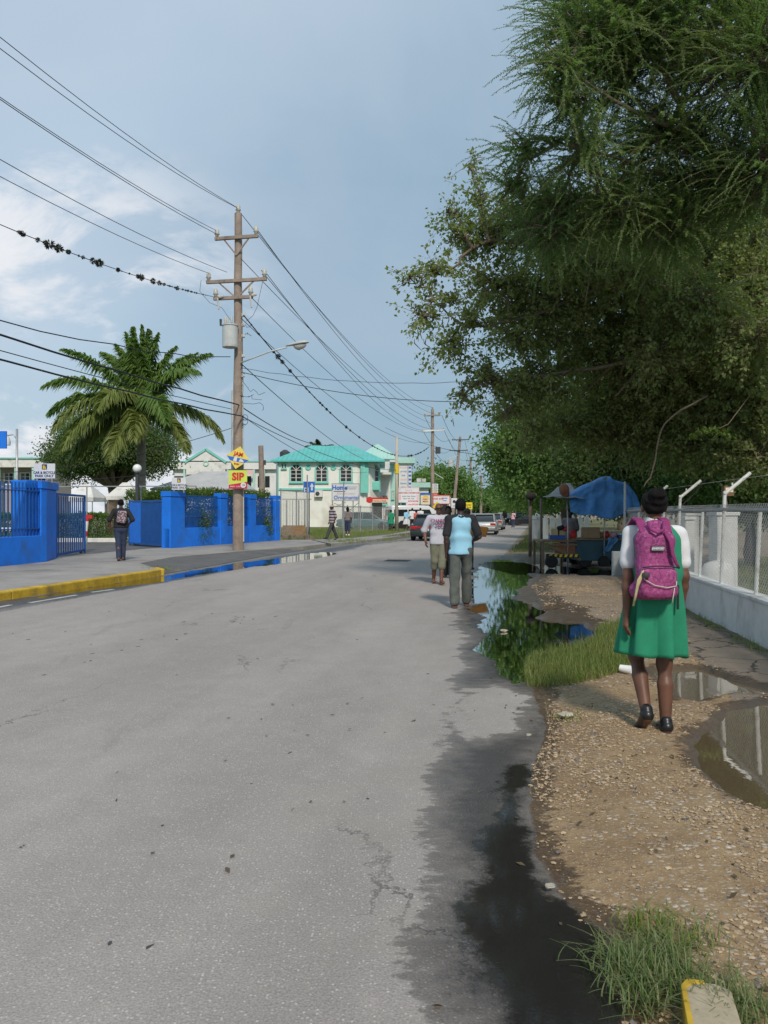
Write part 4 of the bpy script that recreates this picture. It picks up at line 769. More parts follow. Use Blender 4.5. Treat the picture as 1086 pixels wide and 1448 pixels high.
def big_tree(name, base, limbs, lobes, n_twig, leaf, m, label, seed, cat='tree', feather=False, twigL=(.5, 1.1), per=26, r_tw=.008, droop=.5, dirb=(0, 0, 0), shell=.4, grp=None, dead=0, thin=0):
    rs = np.random.RandomState(seed); b = Vector(base); rt = empty(name, base, 0, label, cat, grp); mb = MB(); nodes = []
    for pts, r0, r1 in limbs: nodes += limb(mb, [Vector(p) - b for p in pts], r0, r1, rs)[2:]
    lob = [[*(Vector(l[:3]) - b)] + list(l[3:]) for l in lobes]; cen = []
    for l in lob:
        c = Vector(l[:3]); q = Vector(nearest(nodes, c)); path = [q.lerp(c, i / 5) + Vector(rs.normal(size=3)) * .05 * (0 < i < 5) - V(0, 0, -.12 * math.sin(math.pi * i / 5)) for i in range(6)]; mb.tube(path, [.035 - .004 * i for i in range(6)], 6, caps=False)
        # secondary boughs inside the lobe
        sub = [path[-1], path[-2], path[3]]
        for j in range(5):
            d = Vector(unit(rs.normal(size=3) + np.array([-.2, -.1, .1]))); e = c + Vector((d.x * l[3], d.y * l[4], d.z * l[5])) * .75; md = c.lerp(e, .5) + Vector(rs.normal(size=3)) * .08; mb.tube([c, md, e], [.018, .013, .008], 5, caps=False); sub += [md, e, c.lerp(md, .5)]
        cen.append(sub)
    P_, D_, K_ = lobes_points(lob, n_twig, rs, shell); C, D, Ls = [], [], []
    for i in range(n_twig):
        p = Vector(P_[i]); sub = cen[K_[i]]; L = rs.uniform(*twigL); o = min((Vector(sub[j]) for j in rs.randint(0, len(sub), 4)), key=lambda q: (q - p).length)
        d0 = (p - o); d0 = (d0.normalized() * .7 + Vector(D_[i]) * .4 + Vector(dirb) + Vector(rs.normal(size=3)) * .2).normalized(); st = p - d0 * L * .4
        nst = 6; pts = [st]; d = d0.copy()
        for k in range(nst): d = (d + V(0, 0, -droop * (k / nst) * .4)).normalized(); pts.append(pts[-1] + d * L / nst)
        if rs.rand() < .55: mb.tube([o, o.lerp(st, .5) + V(0, 0, .03), st] + pts[1:], [r_tw * 1.5, r_tw * 1.2, r_tw, r_tw * .9, r_tw * .8, r_tw * .7, r_tw * .6, r_tw * .5, r_tw * .3], 4, caps=False)
        else: mb.tube(pts, [r_tw * (1 - .7 * k / nst) for k in range(nst + 1)], 3, caps=False)
        A = np.array([list(q) for q in pts])
        tt = np.sort(rs.uniform(.08, 1, per)) if not feather else np.linspace(.03, 1, per); x = tt * nst; a = np.minimum(x.astype(int), nst - 1); c = A[a] + (A[a + 1] - A[a]) * (x - a)[:, None]; tg = unit(A[a + 1] - A[a])
        sd_ = unit(np.cross(tg, np.array([0, 0, 1.]) + rs.normal(size=3) * .25)); sg = np.where(np.arange(per) % 2 == 0, 1, -1)[:, None]
        if feather: dd = unit(sd_ * sg * .8 + tg * .75 + rs.normal(size=(per, 3)) * .28); C.append(c); D.append(dd); Ls.append(leaf * (1.05 - .55 * tt) * rs.uniform(.7, 1.25, per))
        else: dd = unit(sd_ * sg * .8 + tg * .5 + rs.normal(size=(per, 3)) * .55 - np.array([0, 0, .35])); C.append(c + rs.normal(size=(per, 3)) * leaf * .5); D.append(dd); Ls.append(leaf * rs.uniform(.6, 1.25, per))
    mb.build('trunk', BARK, rt, smooth=True); C = np.concatenate(C); D = np.concatenate(D); Ls = np.concatenate(Ls)
    leaf_obj('crown', C, D, Ls, Ls * (.20 if feather else .30), m, rt, rs)
    if dead:
        n = dead; P2, D2, _ = lobes_points(lob, n, rs, .1); j = np.repeat(np.arange(n), 60); C = P2[j] + rs.normal(size=(n * 60, 3)) * np.array([.13, .13, .16]); leaf_obj('dead_leaves', C, unit(rs.normal(size=C.shape) + np.array([0, 0, -.6])), rs.uniform(.06, .18, len(C)), .004, BROWNM, rt, rs)
    return rt
def LB(lst): return [[*P(u, v, Y), r, r, r * k] for (u, v, Y, r, k) in lst]
big_tree('feathery_tree', (8.4, 13.8, 0), [
    ([(8.4, 13.8, -.1), (8.3, 13.8, 1.6), (8.0, 13.6, 3.6), P(1130, 330, 13.3), P(1085, 180, 12.8), P(1060, 60, 12.5), P(1040, -90, 12.5)], .20, .07),
    ([P(1130, 330, 13.3), P(1060, 270, 12.8), P(985, 190, 12.3), P(945, 110, 12), P(905, 20, 12), P(860, -80, 12)], .085, .02),
    ([P(985, 190, 12.3), P(900, 160, 12), P(820, 110, 11.6), P(770, 60, 11.3)], .04, .012),
    ([P(1060, 270, 12.8), P(950, 250, 12.6), P(860, 220, 12.3), P(790, 200, 12)], .04, .012)],
    LB([(825, 40, 11.6, .8, .8), (790, 95, 11.2, .5, .8), (800, 150, 11.4, .5, .7), (735, 212, 12.4, .45, .8), (722, 262, 13, .4, .8), (775, 330, 13, .6, .8), (870, 10, 12, 1.1, .8), (870, 100, 12.4, .9, .8), (960, 40, 12, 1.1, .8), (1060, 90, 11.6, 1.2, .8), (930, 190, 12.4, .9, .8), (820, 215, 12, .65, .8), (1010, 250, 12.8, 1.1, .8), (1090, 230, 11.8, 1.0, .9), (860, 290, 12.8, .8, .9), (900, -60, 12, 1.0, .7), (1060, -50, 12, 1.1, .7), (1140, 60, 12, 1.0, 1), (940, 320, 13, .9, .8), (790, 290, 13, .6, .8)]),
    4300, .060, LF_MID, 'tall tree with feathery drooping twigs over the top right', 21, feather=True, twigL=(.6, 1.3), per=74, r_tw=.006, droop=.55, dirb=(-.35, -.05, .12), shell=.25, dead=46)
big_tree('spreading_tree', (9.6, 17.5, 0), [
    ([(9.6, 17.5, -.1), (9.4, 17.5, 1.6), P(1120, 560, 17.3), P(1070, 500, 17), P(982, 432, 16.6), P(892, 387, 16.2), P(766, 352, 16), P(690, 340, 15.8), P(640, 380, 15.5)], .19, .02),
    ([P(1120, 560, 17.3), P(1010, 520, 17), P(930, 500, 16.8), P(850, 520, 16.5), P(770, 530, 16.2), P(700, 545, 16)], .07, .015),
    ([P(982, 432, 16.6), P(940, 360, 16.8), P(900, 300, 17), P(860, 250, 17)], .06, .015), ([P(892, 387, 16.2), P(820, 420, 16), P(740, 450, 15.8), P(660, 460, 15.5), P(610, 420, 15.3)], .045, .012)],
    LB([(578, 392, 15.2, .22, .7), (612, 384, 15.3, .34, .7), (600, 448, 15.2, .32, .7), (640, 425, 15.4, .36, .7), (652, 335, 15.8, .40, .8), (676, 285, 16, .28, 1.2), (668, 238, 16, .14, 1.8), (700, 330, 16, .42, .8), (640, 300, 15.8, .2, 1.2), (705, 405, 16, .6, .8), (640, 492, 15.4, .42, .8), (668, 455, 15.6, .34, .7), (692, 535, 15.8, .48, .7), (655, 560, 15.6, .26, .8), (722, 585, 16.2, .42, .7), (735, 480, 16, .5, .7), (740, 310, 16, .85, .8), (770, 440, 16.6, 1.1, .8), (760, 540, 16.6, .8, .7), (830, 370, 16.8, 1.2, .9), (900, 320, 17.2, 1.3, .9), (850, 500, 17.6, 1.2, .8), (930, 430, 17.6, 1.5, .9), (1010, 350, 18, 1.6, .9), (1070, 440, 17, 1.5, .9), (960, 540, 17.6, 1.3, .8), (1060, 550, 16.8, 1.2, .8), (1125, 420, 17, 1.0, 1), (892, 385, 15.0, .7, .7), (985, 430, 15.2, .8, .7), (752, 612, 17.5, .55, .7), (800, 600, 18.5, .7, .7), (860, 615, 18.5, .75, .6), (930, 622, 18, .85, .7), (1000, 632, 17.5, .8, .7), (1070, 640, 16.5, .85, .7), (1040, 590, 17, .8, .7), (740, 555, 17, .5, .8), (800, 365, 14.9, .6, .7), (930, 505, 15.6, .6, .7), (1060, 480, 15.2, .9, .7), (880, 580, 18.4, 1.0, .7)]),
    6600, .095, LF_OLIVE, 'spreading small-leaved tree reaching left over the roadside', 22, twigL=(.35, .95), per=26, r_tw=.007, droop=.35, dirb=(-.2, -.05, .05), shell=.3, dead=40)
def mass(name, lst, n, L, m, label, seed, base=None, trunks=None, grp=None, cat='tree', leaves=14):
    lb = LB(lst); bx = base or (sum(l[0] for l in lb) / len(lb), sum(l[1] for l in lb) / len(lb), 0); bt = Vector(bx); tt = bt + V(0, 0, max(.8, min(l[2] for l in lb) + .2)); return simple_tree(name, bx, tt, .16, lb, n, L, m, label, cat, grp, seed, shell=.35, droop=.3)
GR = 'dark trees behind the roadside stall'
mass('dense_tree', [(712, 640, 31, .9, .8), (745, 610, 31, 1.2, .8), (735, 680, 31.5, 1.0, .8), (790, 640, 30, 1.4, .9), (770, 690, 30, 1.0, .7), (822, 600, 30, 1.3, .8), (765, 570, 31, .9, .8)], 26000, .15, LF_MID, 'bright edged bushy tree left of the stall over the verge', 31, base=(7.2, 31.5, 0), grp=GR)
mass('dense_tree', [(840, 640, 27, 1.5, .8), (880, 600, 27, 1.5, .9), (930, 640, 26, 1.5, .8), (900, 680, 26, 1.3, .6), (830, 680, 27, 1.1, .6), (850, 560, 28, 1.3, .8), (920, 560, 27, 1.4, .8)], 30000, .13, LF_DARK, 'dark dense tree right behind the blue tarpaulin', 32, base=(9.2, 27.5, 0), grp=GR)
mass('dense_tree', [(990, 620, 22, 1.3, .9), (1050, 600, 21, 1.3, .9), (1090, 650, 20, 1.2, .9), (1000, 680, 22, 1.1, .7), (960, 590, 23, 1.3, .9), (1050, 690, 20.5, .9, .7), (1110, 580, 20, 1.4, 1)], 34000, .105, LF_MID, 'mid green leafy tree behind the chain-link fence', 33, base=(10.2, 22, 0), grp=GR)
mass('dense_tree', [(960, 480, 30, 2.6, .9), (1040, 420, 30, 2.8, .9), (880, 520, 32, 2.2, .9), (1100, 520, 28, 2.8, 1), (1090, 300, 32, 3, 1), (980, 350, 33, 2.6, .9)], 26000, .22, LF_DARK, 'very tall dark tree filling the gap above the yard', 34, base=(13.5, 31, 0), grp=GR)
mass('dense_tree', [(960, 690, 25, 1.2, .6), (900, 710, 25, .9, .5), (1040, 715, 22, .8, .5), (1000, 700, 25, 1.2, .6), (1090, 710, 20, .9, .6), (860, 700, 27, 1.0, .5)], 26000, .11, LF_DARK, 'low shrubby growth at yard level under the taller trees', 35, base=(9.8, 25, 0), cat='shrub')
mass('dense_tree', [(735, 700, 48, 1.2, .7), (760, 705, 46, 1.4, .6), (790, 700, 44, 1.6, .7), (850, 705, 42, 1.6, .6), (715, 712, 60, .9, .6)], 16000, .16, LF_MID, 'low branches hanging over the verge beyond the stall', 36, base=(11, 46, 0), grp=GR)
# single bright spray low in the mass
rs = np.random.RandomState(8); c = np.array(P(1005, 618, 15)); n = 240; t_ = rs.rand(n); Cc = c + np.stack([(t_ - .5) * .75, rs.normal(size=n) * .08, .12 * (1 - (2 * t_ - 1) ** 2) + rs.normal(size=n) * .03], 1)
o = leaf_obj('leafy_branch', Cc, unit(rs.normal(size=(n, 3)) + np.array([0, 0, -.4])), .09, .022, LF_BRIGHT, None, rs); tag(o, 'bright yellow-green spray of leaves hanging above the fence', 'branch')
m_ = MB(); m_.tube([P(1060, 560, 15.2), P(1030, 600, 15.1), P(1005, 612, 15)], .008, 5); m_.build('stem', BARK, o)
# bare vine stems hanging through the trees
for k, pts in enumerate([[(820, 300), (835, 360), (828, 430)], [(1000, 560), (940, 600), (925, 660), (910, 690)], [(870, 560), (905, 520), (930, 470)], [(1010, 660), (990, 690), (960, 720)], [(880, 600), (875, 640), (880, 680)]]):
    m_ = MB(); limb(m_, [P(u, v, 14.6 + k) for u, v in pts], .022, .01, rs, wob=.1); o = m_.build('hanging_vine', BARK, smooth=True); tag(o, 'bare brown woody vine hanging ' + ['high in the spreading tree', 'down behind the girl', 'below the main limb', 'low above the fence', 'behind the blue tarpaulin'][k], 'vine', 'woody vines in the trees')
# bean pods dangling from the left tips
m_ = MB()
for i in range(46):
    u = rs.uniform(585, 720); v = 300 + rs.uniform(100, 300) if u > 640 else rs.uniform(390, 480); p = P(u, v, 15.4); m_.tube([p, p + V(rs.normal() * .03, 0, -.09), p + V(rs.normal() * .05, 0, -rs.uniform(.15, .24))], [.004, .010, .004], 5)
tag(m_.build('seed_pods', BROWNM, smooth=True), 'long brown seed pods dangling from the spreading tree', 'seed pods', kind='stuff')
# ================================================================ grass, stones and small things on the shoulder
def scatter(poly, n, seed, z=None):
    rs = np.random.RandomState(seed); poly = np.array(poly); lo, hi = poly.min(0), poly.max(0); out = []
    q = rs.uniform(lo, hi, (n * 4, 2)); d = sdf(q[:, 0], q[:, 1], poly); q = q[d < rs.rand(len(q)) * -.02 + .01][:n]
    if z is None:
        p, r_, _ = fields(q[:, 0], q[:, 1]); lf_ = q[:, 0] < (np.interp(q[:, 1], [a[1] for a in ROADL], [a[0] for a in ROADL]) + 1.2); zz = height(q[:, 0], q[:, 1], p, r_, lf_)
    else: zz = np.full(len(q), z)
    return np.column_stack([q, zz - .004])
TUFT = [G(*p) for p in [(744, 972), (742, 940), (762, 924), (800, 920), (838, 912), (846, 895), (880, 886), (900, 900), (892, 950), (850, 966), (800, 974)]]
grass('grass', scatter(TUFT, 6500, 1), .115, .0065, GRASSM, 'bright green grass tuft between the puddle and the path', 41, lean=.4)
grass('grass', scatter(TUFT, 1100, 2), .19, .0045, GRASSD, 'dry stalks in the tuft', 42, lean=.5)
c2 = [G(905, 1390), G(935, 1365), G(960, 1400), G(1020, 1432), G(1052, 1446), G(985, 1345), G(880, 1375), G(910, 1420)]
pts = np.concatenate([np.array([[x + dx * .055, y + dy * .055, .02] for dx, dy in np.random.RandomState(i).normal(size=(190 if i not in (5,) else 60, 2))]) for i, (x, y) in enumerate(c2)])
grass('grass', pts, .088, .0045, leaf_mat('grass_bluegreen', (.11, .19, .06), (.16, .24, .075), (.27, .26, .13), .3), 'long bladed grass clump by the broken kerb stone', 43, lean=.9, segs=5)
for u, v in ((905, 1320), (940, 1310), (1020, 1200)): pass
wb = np.array([[WX(y) - .05 - abs(np.random.RandomState(i).normal()) * .07, y, .03] for i, y in enumerate(np.random.RandomState(3).uniform(4.5, 12, 900))]); wb = wb[(np.sin(wb[:, 1] * 3.1) + np.sin(wb[:, 1] * 7.7)) > -.6]
grass('grass', wb, .085, .006, GRASSM, 'weeds along the foot of the white wall', 44, lean=.6)
grass('grass', scatter([(a, b) for a, b in VERGE[:2]] + [(9.2, 50), (14, 50), (12, 30), (8.5, 28.8)], 9000, 5), .17, .02, GRASSD, 'dry yellow-green grass on the verge beyond the stall', 45, lean=.5)
grass('grass', scatter([(4.6, 28.9), (6, 35), (9.3, 50), (9.8, 50), (6.6, 35), (5.4, 28.8)], 2600, 6), .1, .02, GRASSM, 'low grass along the far road edge', 46, lean=.5)
grass('grass', scatter([(WX(9) + .3, 9), (WX(18) + .3, 18), (12, 25), (10, 9)], 8000, 7, z=.04), .14, .012, GRASSM, 'unkempt grass in the yard behind the fence', 47, lean=.6)
grass('grass', scatter([(-4.6, 39.5), (-2.4, 41), (-1, 47), (2, 60), (-3, 70), (-9, 60), (-7.5, 40)], 14000, 8, z=.1), .16, .022, GRASSM, 'green grass on the vacant lot beyond the blue wall', 48, lean=.5)
grass('grass', scatter([(-.2, 42.5), (1.2, 46), (2.6, 52), (2.1, 52), (.6, 46)], 900, 9, z=.13), .16, .02, GRASSD, 'weeds growing out of the far footpath', 49)
for k, (u, v, n, h) in enumerate(((222, 811, 90, .12), (500, 769, 160, .2), (478, 771, 120, .2), (548, 768, 80, .16), (820, 1022, 40, .05), (905, 1320, 60, .06), (935, 1315, 60, .06), (968, 1345, 60, .07))):
    x, y = G(u, v); q = np.random.RandomState(60 + k).normal(size=(n, 2)) * (.02 * y ** .8); grass('grass', np.column_stack([x + q[:, 0], y + q[:, 1], np.full(n, .02 if u > 600 else .09)]), h, .005 + .0006 * y, GRASSM, 'small weed clump', 70 + k, lean=.7)
# loose stones
def stones(n, poly, smin, smax, m, label, seed, dens=0):
    rs = np.random.RandomState(seed); poly = np.array(poly); lo, hi = poly.min(0), poly.max(0); q = rs.uniform(lo, hi, (n * 5, 2)); d = sdf(q[:, 0], q[:, 1], poly); q = q[d < 0]
    p, r_, w_ = fields(q[:, 0], q[:, 1]); keep = (r_ > -.0) & (p > -.01) & (sdf(q[:, 0], q[:, 1], TUFT) > .02)
    dn = vnoise(q[:, 0], q[:, 1], 1.6, 77); dn2 = vnoise(q[:, 0], q[:, 1], 5, 78); keep &= rs.rand(len(q)) < np.clip((dn * .6 + dn2 * .4 - .46) * 7, .10, 1); q = q[keep][:n]
    p, r_, w_ = fields(q[:, 0], q[:, 1]); z_ = height(q[:, 0], q[:, 1], p, r_, np.zeros(len(q), bool)); n = len(q)
    s_ = smin + (smax - smin) * rs.rand(n) ** 3.2; dirs = unit(np.array([[1, 0, 0], [-1, 0, 0], [0, 1, 0], [0, -1, 0], [0, 0, 1], [0, 0, -1], [.7, .7, .5], [-.7, .7, .5], [-.7, -.7, .5], [.7, -.7, .5]], float))
    import itertools
    bmv = dirs; tris = [(4, 6, 7), (4, 7, 8), (4, 8, 9), (4, 9, 6), (0, 6, 9), (2, 7, 6), (1, 8, 7), (3, 9, 8), (0, 2, 6), (2, 1, 7), (1, 3, 8), (3, 0, 9)]
    base = bmv[None] * (1 + rs.normal(size=(n, 10, 1)) * .2) * s_[:, None, None] * np.stack([rs.uniform(.7, 1.3, n), rs.uniform(.6, 1.1, n), rs.uniform(.4, .8, n)], 1)[:, None]
    a = rs.rand(n) * 6.28; c, s = np.cos(a), np.sin(a); x = base[..., 0] * c[:, None] - base[..., 1] * s[:, None]; y = base[..., 0] * s[:, None] + base[..., 1] * c[:, None]
    v = np.stack([x + q[:, :1], y + q[:, 1:2], base[..., 2] + (z_ + s_ * .15)[:, None]], -1).reshape(-1, 3); f = (np.arange(n)[:, None, None] * 10 + np.array(tris)[None]).reshape(-1, 3)
    o = np_mesh('gravel', v, f, m, smooth=False, attrs={'v': np.repeat(rs.rand(n), 10)}); tag(o, label, 'gravel', kind='stuff'); return o
t = NT('gravel_stone'); r = t.attr('v'); c = t.mix(r, (.27, .18, .095), (.56, .44, .29)); c = t.mix(t.ramp(r, .93, .95), c, (.16, .15, .15)); c = t.mix(t.ramp(t.noise(60, t.pos(), 4), .4, .7, 0, .5), c, (.24, .17, .11)); t.pbr(c, .85, t.bump(t.noise(150, t.pos(), 3), .4, .003)); STONEM = t.m
SH = [G(*p) for p in [(735, 1180), (752, 1240), (800, 1300), (850, 1360), (870, 1470), (1200, 1600), (1300, 1150), (1250, 960), (1100, 985), (1000, 935), (940, 940), (900, 970), (770, 985), (775, 1040), (750, 1090)]]
stones(17000, SH, .0028, .0135, STONEM, 'pale limestone gravel spread over the near shoulder', 81)
stones(9000, [G(*p) for p in [(750, 830), (770, 860), (860, 885), (960, 950), (990, 940), (960, 880), (880, 825), (790, 812)]], .006, .022, STONEM, 'coarser gravel between the puddles and the stall', 82)
for k, (u, v, s_, lb) in enumerate(((1018, 1163, .035, 'dark angular stone lying on the gravel in the middle'), (970, 1170, .03, 'smaller dark stone left of the other on the gravel'), (998, 1212, .028, 'flat black stone lowest on the gravel'), (778, 1263, .02, 'pale pebble at the water edge of the dark puddle'), (800, 1018, .06, 'grey flat rock at the head of the gravel patch'), (1066, 1218, .03, 'white stone near the right edge of the gravel'), (905, 860, .06, 'pale rock between path and grass tuft'), (712, 893, .05, 'small white litter floating in the large puddle'), (748, 1040, .02, 'yellow pebble at the asphalt edge'))):
    x, y = G(u, v); rs2 = np.random.RandomState(90 + k); m_ = MB(); m_.lathe((0, 0, 0), [(.3 * s_, -.2 * s_), (.9 * s_, 0), (1.0 * s_, .25 * s_), (.6 * s_, .5 * s_), (.02, .52 * s_)], 9); m_.v = [(a + rs2.normal() * s_ * .12, b * .7 + rs2.normal() * s_ * .1, c_ + rs2.normal() * s_ * .05) for a, b, c_ in m_.v]
    o = m_.build('stone', mat('dark_stone', (.09, .09, .095), .8, .2, 20) if 'dark' in lb[:6] or 'black' in lb or 'smaller' in lb else mat('pale_stone', (.42, .38, .31), .85, .2, 20), bevel=.002); o.location = (x, y, .022 if u > 760 else -.002); tag(o, lb, 'stone')
x, y = G(985, 1440); rt = empty('kerb_stone', (x + .02, y - .05, .0), math.radians(-14), 'broken kerb stone with worn yellow paint at the bottom right', 'kerb stone'); m_ = MB(); m_.prism([(-.075, -.28), (.07, -.28), (.072, .085), (.03, .11), (-.05, .105), (-.07, .07)], -.05, .075); m_.build('stone_block', mat('kerb_stone_worn', (.42, .35, .24), .85, .15, 12, bump=.5, bscale=60, dirt=(.30, .24, .16), dirts=9), rt, bevel=.008)
m_ = MB(); m_.prism([(-.078, -.2), (-.060, -.2), (-.058, .06), (-.036, .088), (.0, .095), (-.002, .112), (-.052, .108), (-.073, .072)], .0, .0785); m_.build('yellow_paint', YEL, rt, bevel=.003)
x, y = G(892, 960); rt = empty('foam_cup', (x - .03, y + .05, .075), 0, 'white foam cup lying beside the grass tuft', 'cup'); rt.rotation_euler = (math.radians(98), 0, math.radians(62)); m_ = MB(); m_.lathe((0, 0, 0), [(.030, -.055), (.043, .05), (.045, .054), (.041, .054), (.028, -.048)], 20); m_.build('cup_body', mat('foam_white', (.80, .80, .79), .6, .03), rt, smooth='auto')

# fallen leaves, twigs and scraps
rs = np.random.RandomState(91); q = np.concatenate([rs.uniform([.9, 2.4], [3.2, 8.5], (260, 2)), rs.uniform([-1.2, 2.2], [.8, 7], (30, 2)), rs.uniform([-5, 2.2], [-1, 12], (26, 2)), rs.uniform([2.4, 9], [4.4, 16], (120, 2))])
p, r_, w_ = fields(q[:, 0], q[:, 1]); q = q[p > .02]; p, r_, w_ = fields(q[:, 0], q[:, 1]); z_ = height(q[:, 0], q[:, 1], p, r_, np.zeros(len(q), bool)) + .010
D = unit(np.column_stack([rs.normal(size=(len(q), 2)), rs.normal(size=len(q)) * .15])); o = leaf_obj('fallen_leaves', np.column_stack([q, z_]), D, rs.uniform(.015, .05, len(q)), rs.uniform(.004, .012, len(q)), BROWNM, None, rs, flat=3.); tag(o, 'brown fallen leaves and twigs scattered over shoulder and road', 'leaves', kind='stuff')
TAR = mat('tar_mark', (.06, .058, .058), .7, .2, 20); m_ = MB()
for k, (u, v) in enumerate([(62, 955), (120, 937), (128, 935), (172, 920), (195, 915), (200, 905), (232, 900), (250, 905), (262, 897), (330, 880), (345, 873), (358, 876), (340, 882), (130, 925), (40, 905), (260, 880), (390, 872), (300, 868), (230, 1168), (250, 955), (585, 1020), (505, 905), (410, 1065), (155, 1335), (520, 1130), (210, 1340)]):
    x, y = G(u, v); n = 9; w_, h_ = rs.uniform(.004, .011) * (.5 + y / 9), rs.uniform(.010, .024) * (.4 + y / 7); a0 = rs.uniform(-.6, .3); m_.prism([(x + math.cos(a0) * c - math.sin(a0) * s, y + math.sin(a0) * c + math.cos(a0) * s) for c, s in [(math.cos(6.283 * i / n) * w_ * rs.uniform(.5, 1.4), math.sin(6.283 * i / n) * h_ * rs.uniform(.5, 1.4)) for i in range(n)]], -.002, .0025)
o = m_.build('tar_spots', TAR); tag(o, 'small black tar spots and scraps on the road surface', 'tar spots', kind='stuff')
# ================================================================ palm, round tree, hedges on the left
palm((-12.8, 42, .15), 8.45, 'royal palm with drooping fronds in the car park garden', fr=[
    (1.9, 1.52, 3.5, .15, 0), (1.2, 1.44, 3.4, .2, 0), (4.4, 1.42, 3.3, .22, 0), (3.2, 1.38, 3.2, .3, 0), (.1, 1.36, 3.2, .3, 0), (2.8, 1.20, 3.0, .5, 0), (.3, 1.15, 3.0, .5, 0), (-1.6, 1.3, 2.8, .5, 0),
    (3.35, .80, 4.0, .60, 0), (-.10, .80, 3.8, .62, 0), (2.6, .95, 3.6, .6, 0), (.7, .95, 3.7, .65, 0), (-.6, .6, 3.9, .9, 0),
    (3.75, .45, 4.2, .95, 0), (3.15, .28, 4.2, 1.05, 0), (-1.9, .35, 3.2, 1.6, 1), (-2.3, .10, 4.4, 1.35, 1), (-1.0, .15, 3.9, 1.35, 0),
    (.05, .02, 4.0, 1.3, 1), (4.1, -.15, 4.5, 1.2, 1), (1.9, .2, 3.4, 1.2, 0), (-1.4, -.25, 3.0, 1.3, 1), (3.6, -.4, 3.6, 1.0, 1), (-.5, -.35, 3.4, 1.1, 1), (3.4, -.5, 4.0, .9, 1), (4.5, -.55, 3.6, .9, 1)], scale=1.10)
o = simple_tree('round_tree', (-19.2, 56, .1), (-19, 56, 3.2), .42, rand_lobes((-19.4, 56, 5.9), (4.1, 3.8, 3.3), 22, np.random.RandomState(9), .52), 84000, .18, LF_DARK, 'big round dark tree behind the royal palm', seed=51, shell=.6)
hedge('hedge', (-18.5, 37.4), (-12.6, 36.9), 1.0, .2, 1.35, .10, 9000, LF_BRIGHT, 'clipped green hedge in the car park behind the barrier', seed=52)
hedge('hedge', (-11.3, 36.2), (-8.9, 34.0), 1.0, .2, 2.25, .10, 9000, LF_BRIGHT, 'tall bright hedge just behind the right gate leaf', seed=53)
hedge('hedge', (-8.4, 31.6), (-5.9, 38.6), .9, .15, 2.28, .09, 16000, LF_BRIGHT, 'hedge showing its yellow-green top above the blue wall', seed=54)
hedge('hedge', (-30, 34), (-15.5, 30.6), 1.2, .15, 1.15, .12, 9000, LF_MID, 'low garden hedge seen through the left railing', seed=56)
def bush(x, y, z, r, h, n, L, m, label, seed): return simple_tree('shrub', (x, y, z), (x, y, z + .25), .025, [[x, y, z + h * .55, r, r, h * .5], [x + r * .4, y, z + h * .4, r * .7, r * .7, h * .4], [x - r * .4, y + .1, z + h * .35, r * .7, r * .7, h * .35]], n, L, m, label, 'shrub', seed=seed, shell=.3)
pq = B0 + dB * 7.6 - nB * .42; bush(pq.x, pq.y, .15, .42, 1.6, 3600, .085, LF_BRIGHT, 'small bright shrub behind the last mesh panel of the blue wall', 61)
pq = B0 + dB * 2.4 - nB * .5; bush(pq.x, pq.y, .15, .5, 1.7, 3600, .085, LF_BRIGHT, 'leafy shrub behind the first mesh panel', 62)
bush(-9.6, 33.4, .15, .35, .75, 1400, .08, LF_BRIGHT, 'little shrub on the white kerbed island inside the gate', 63)
rt = empty('globe_lamp', (P(194, 700, 33).x, 33, .15), 0, 'white globe lamp on a black post inside the gate', 'lamp'); m_ = MB(); m_.tube([(0, 0, -.05), (0, 0, 2.95)], [.09, .08], 10); m_.lathe((0, 0, 2.92), [(.08, 0), (.12, .03), (.09, .06)], 10); m_.build('post', DKST, rt, smooth='auto'); m_ = MB(); m_.ball((0, 0, 3.15), .18, 18); m_.build('globe', mat('opal_globe', (.80, .80, .78), .3, .03), rt, smooth=True)
rt = empty('yard_lamp', (P(24, 700, 34).x, 34, .15), 0, 'grey lamp post with a downward shade at the far left', 'lamp'); m_ = MB(); m_.tube([(0, 0, -.05), (0, 0, 4.9)], .05, 8); m_.tube([(0, 0, 4.45), (-.15, 0, 4.65), (-.4, 0, 4.62)], .025, 6); m_.build('post', STEEL, rt, smooth=True); m_ = MB(); m_.lathe((-.45, 0, 4.2), [(.16, 0), (.17, .14), (.13, .3), (.05, .4), (.03, .48)], 12); m_.build('lamp_shade', WHITEP, rt, smooth='auto')
RED = mat('red_paint', (.55, .03, .03), .5, .1, 5)
rt = empty('barrier_post', (P(118, 780, 28).x, 28, .13), 0, 'red and white barrier post leaning inside the gate', 'barrier'); a, b = V(0, 0, 0), V(.16, 0, 1.25); m_ = MB(); m_.tube([a, b], .055, 10); m_.build('post', WHITEP, rt)
for k0, k1 in ((.42, .56), (.84, 1.02)): m_ = MB(); m_.tube([a.lerp(b, k0), a.lerp(b, k1)], .062, 10); m_.build('red_band', RED, rt)
m_ = MB(); m_.box((.17, 0, 1.2), (.3, .12, .12)); m_.build('head', RED, rt)
m_ = MB(); 
for k in range(10): m_.box((-22 + k * 1.0, 27.5 + k * .08, .52), (.05, .05, .8))
m_.beam((-22, 27.5, .9), (-12.7, 28.25, .9), .06, .10); m_.beam((-22, 27.5, .3), (-12.7, 28.25, .3), .06, .10); tag(m_.build('rail_fence', WHITEP), 'low white rail across the car park behind the left railing', 'fence')
rt = empty('pipe_fence', (-20, 34.9, .15), 0, 'thin grey pipe fence running behind the palm trunk', 'fence'); m_ = MB(); m_.beam((0, 0, 2.45), (12.0, -1.0, 2.45), .045, .045); m_.build('top_rail', STEEL, rt)
for k in range(6): m_ = MB(); m_.cyl((k * 2.4, -k * .2, 0), (k * 2.4, -k * .2, 2.45), .03, .03, 8); m_.build('fence_post', STEEL, rt)
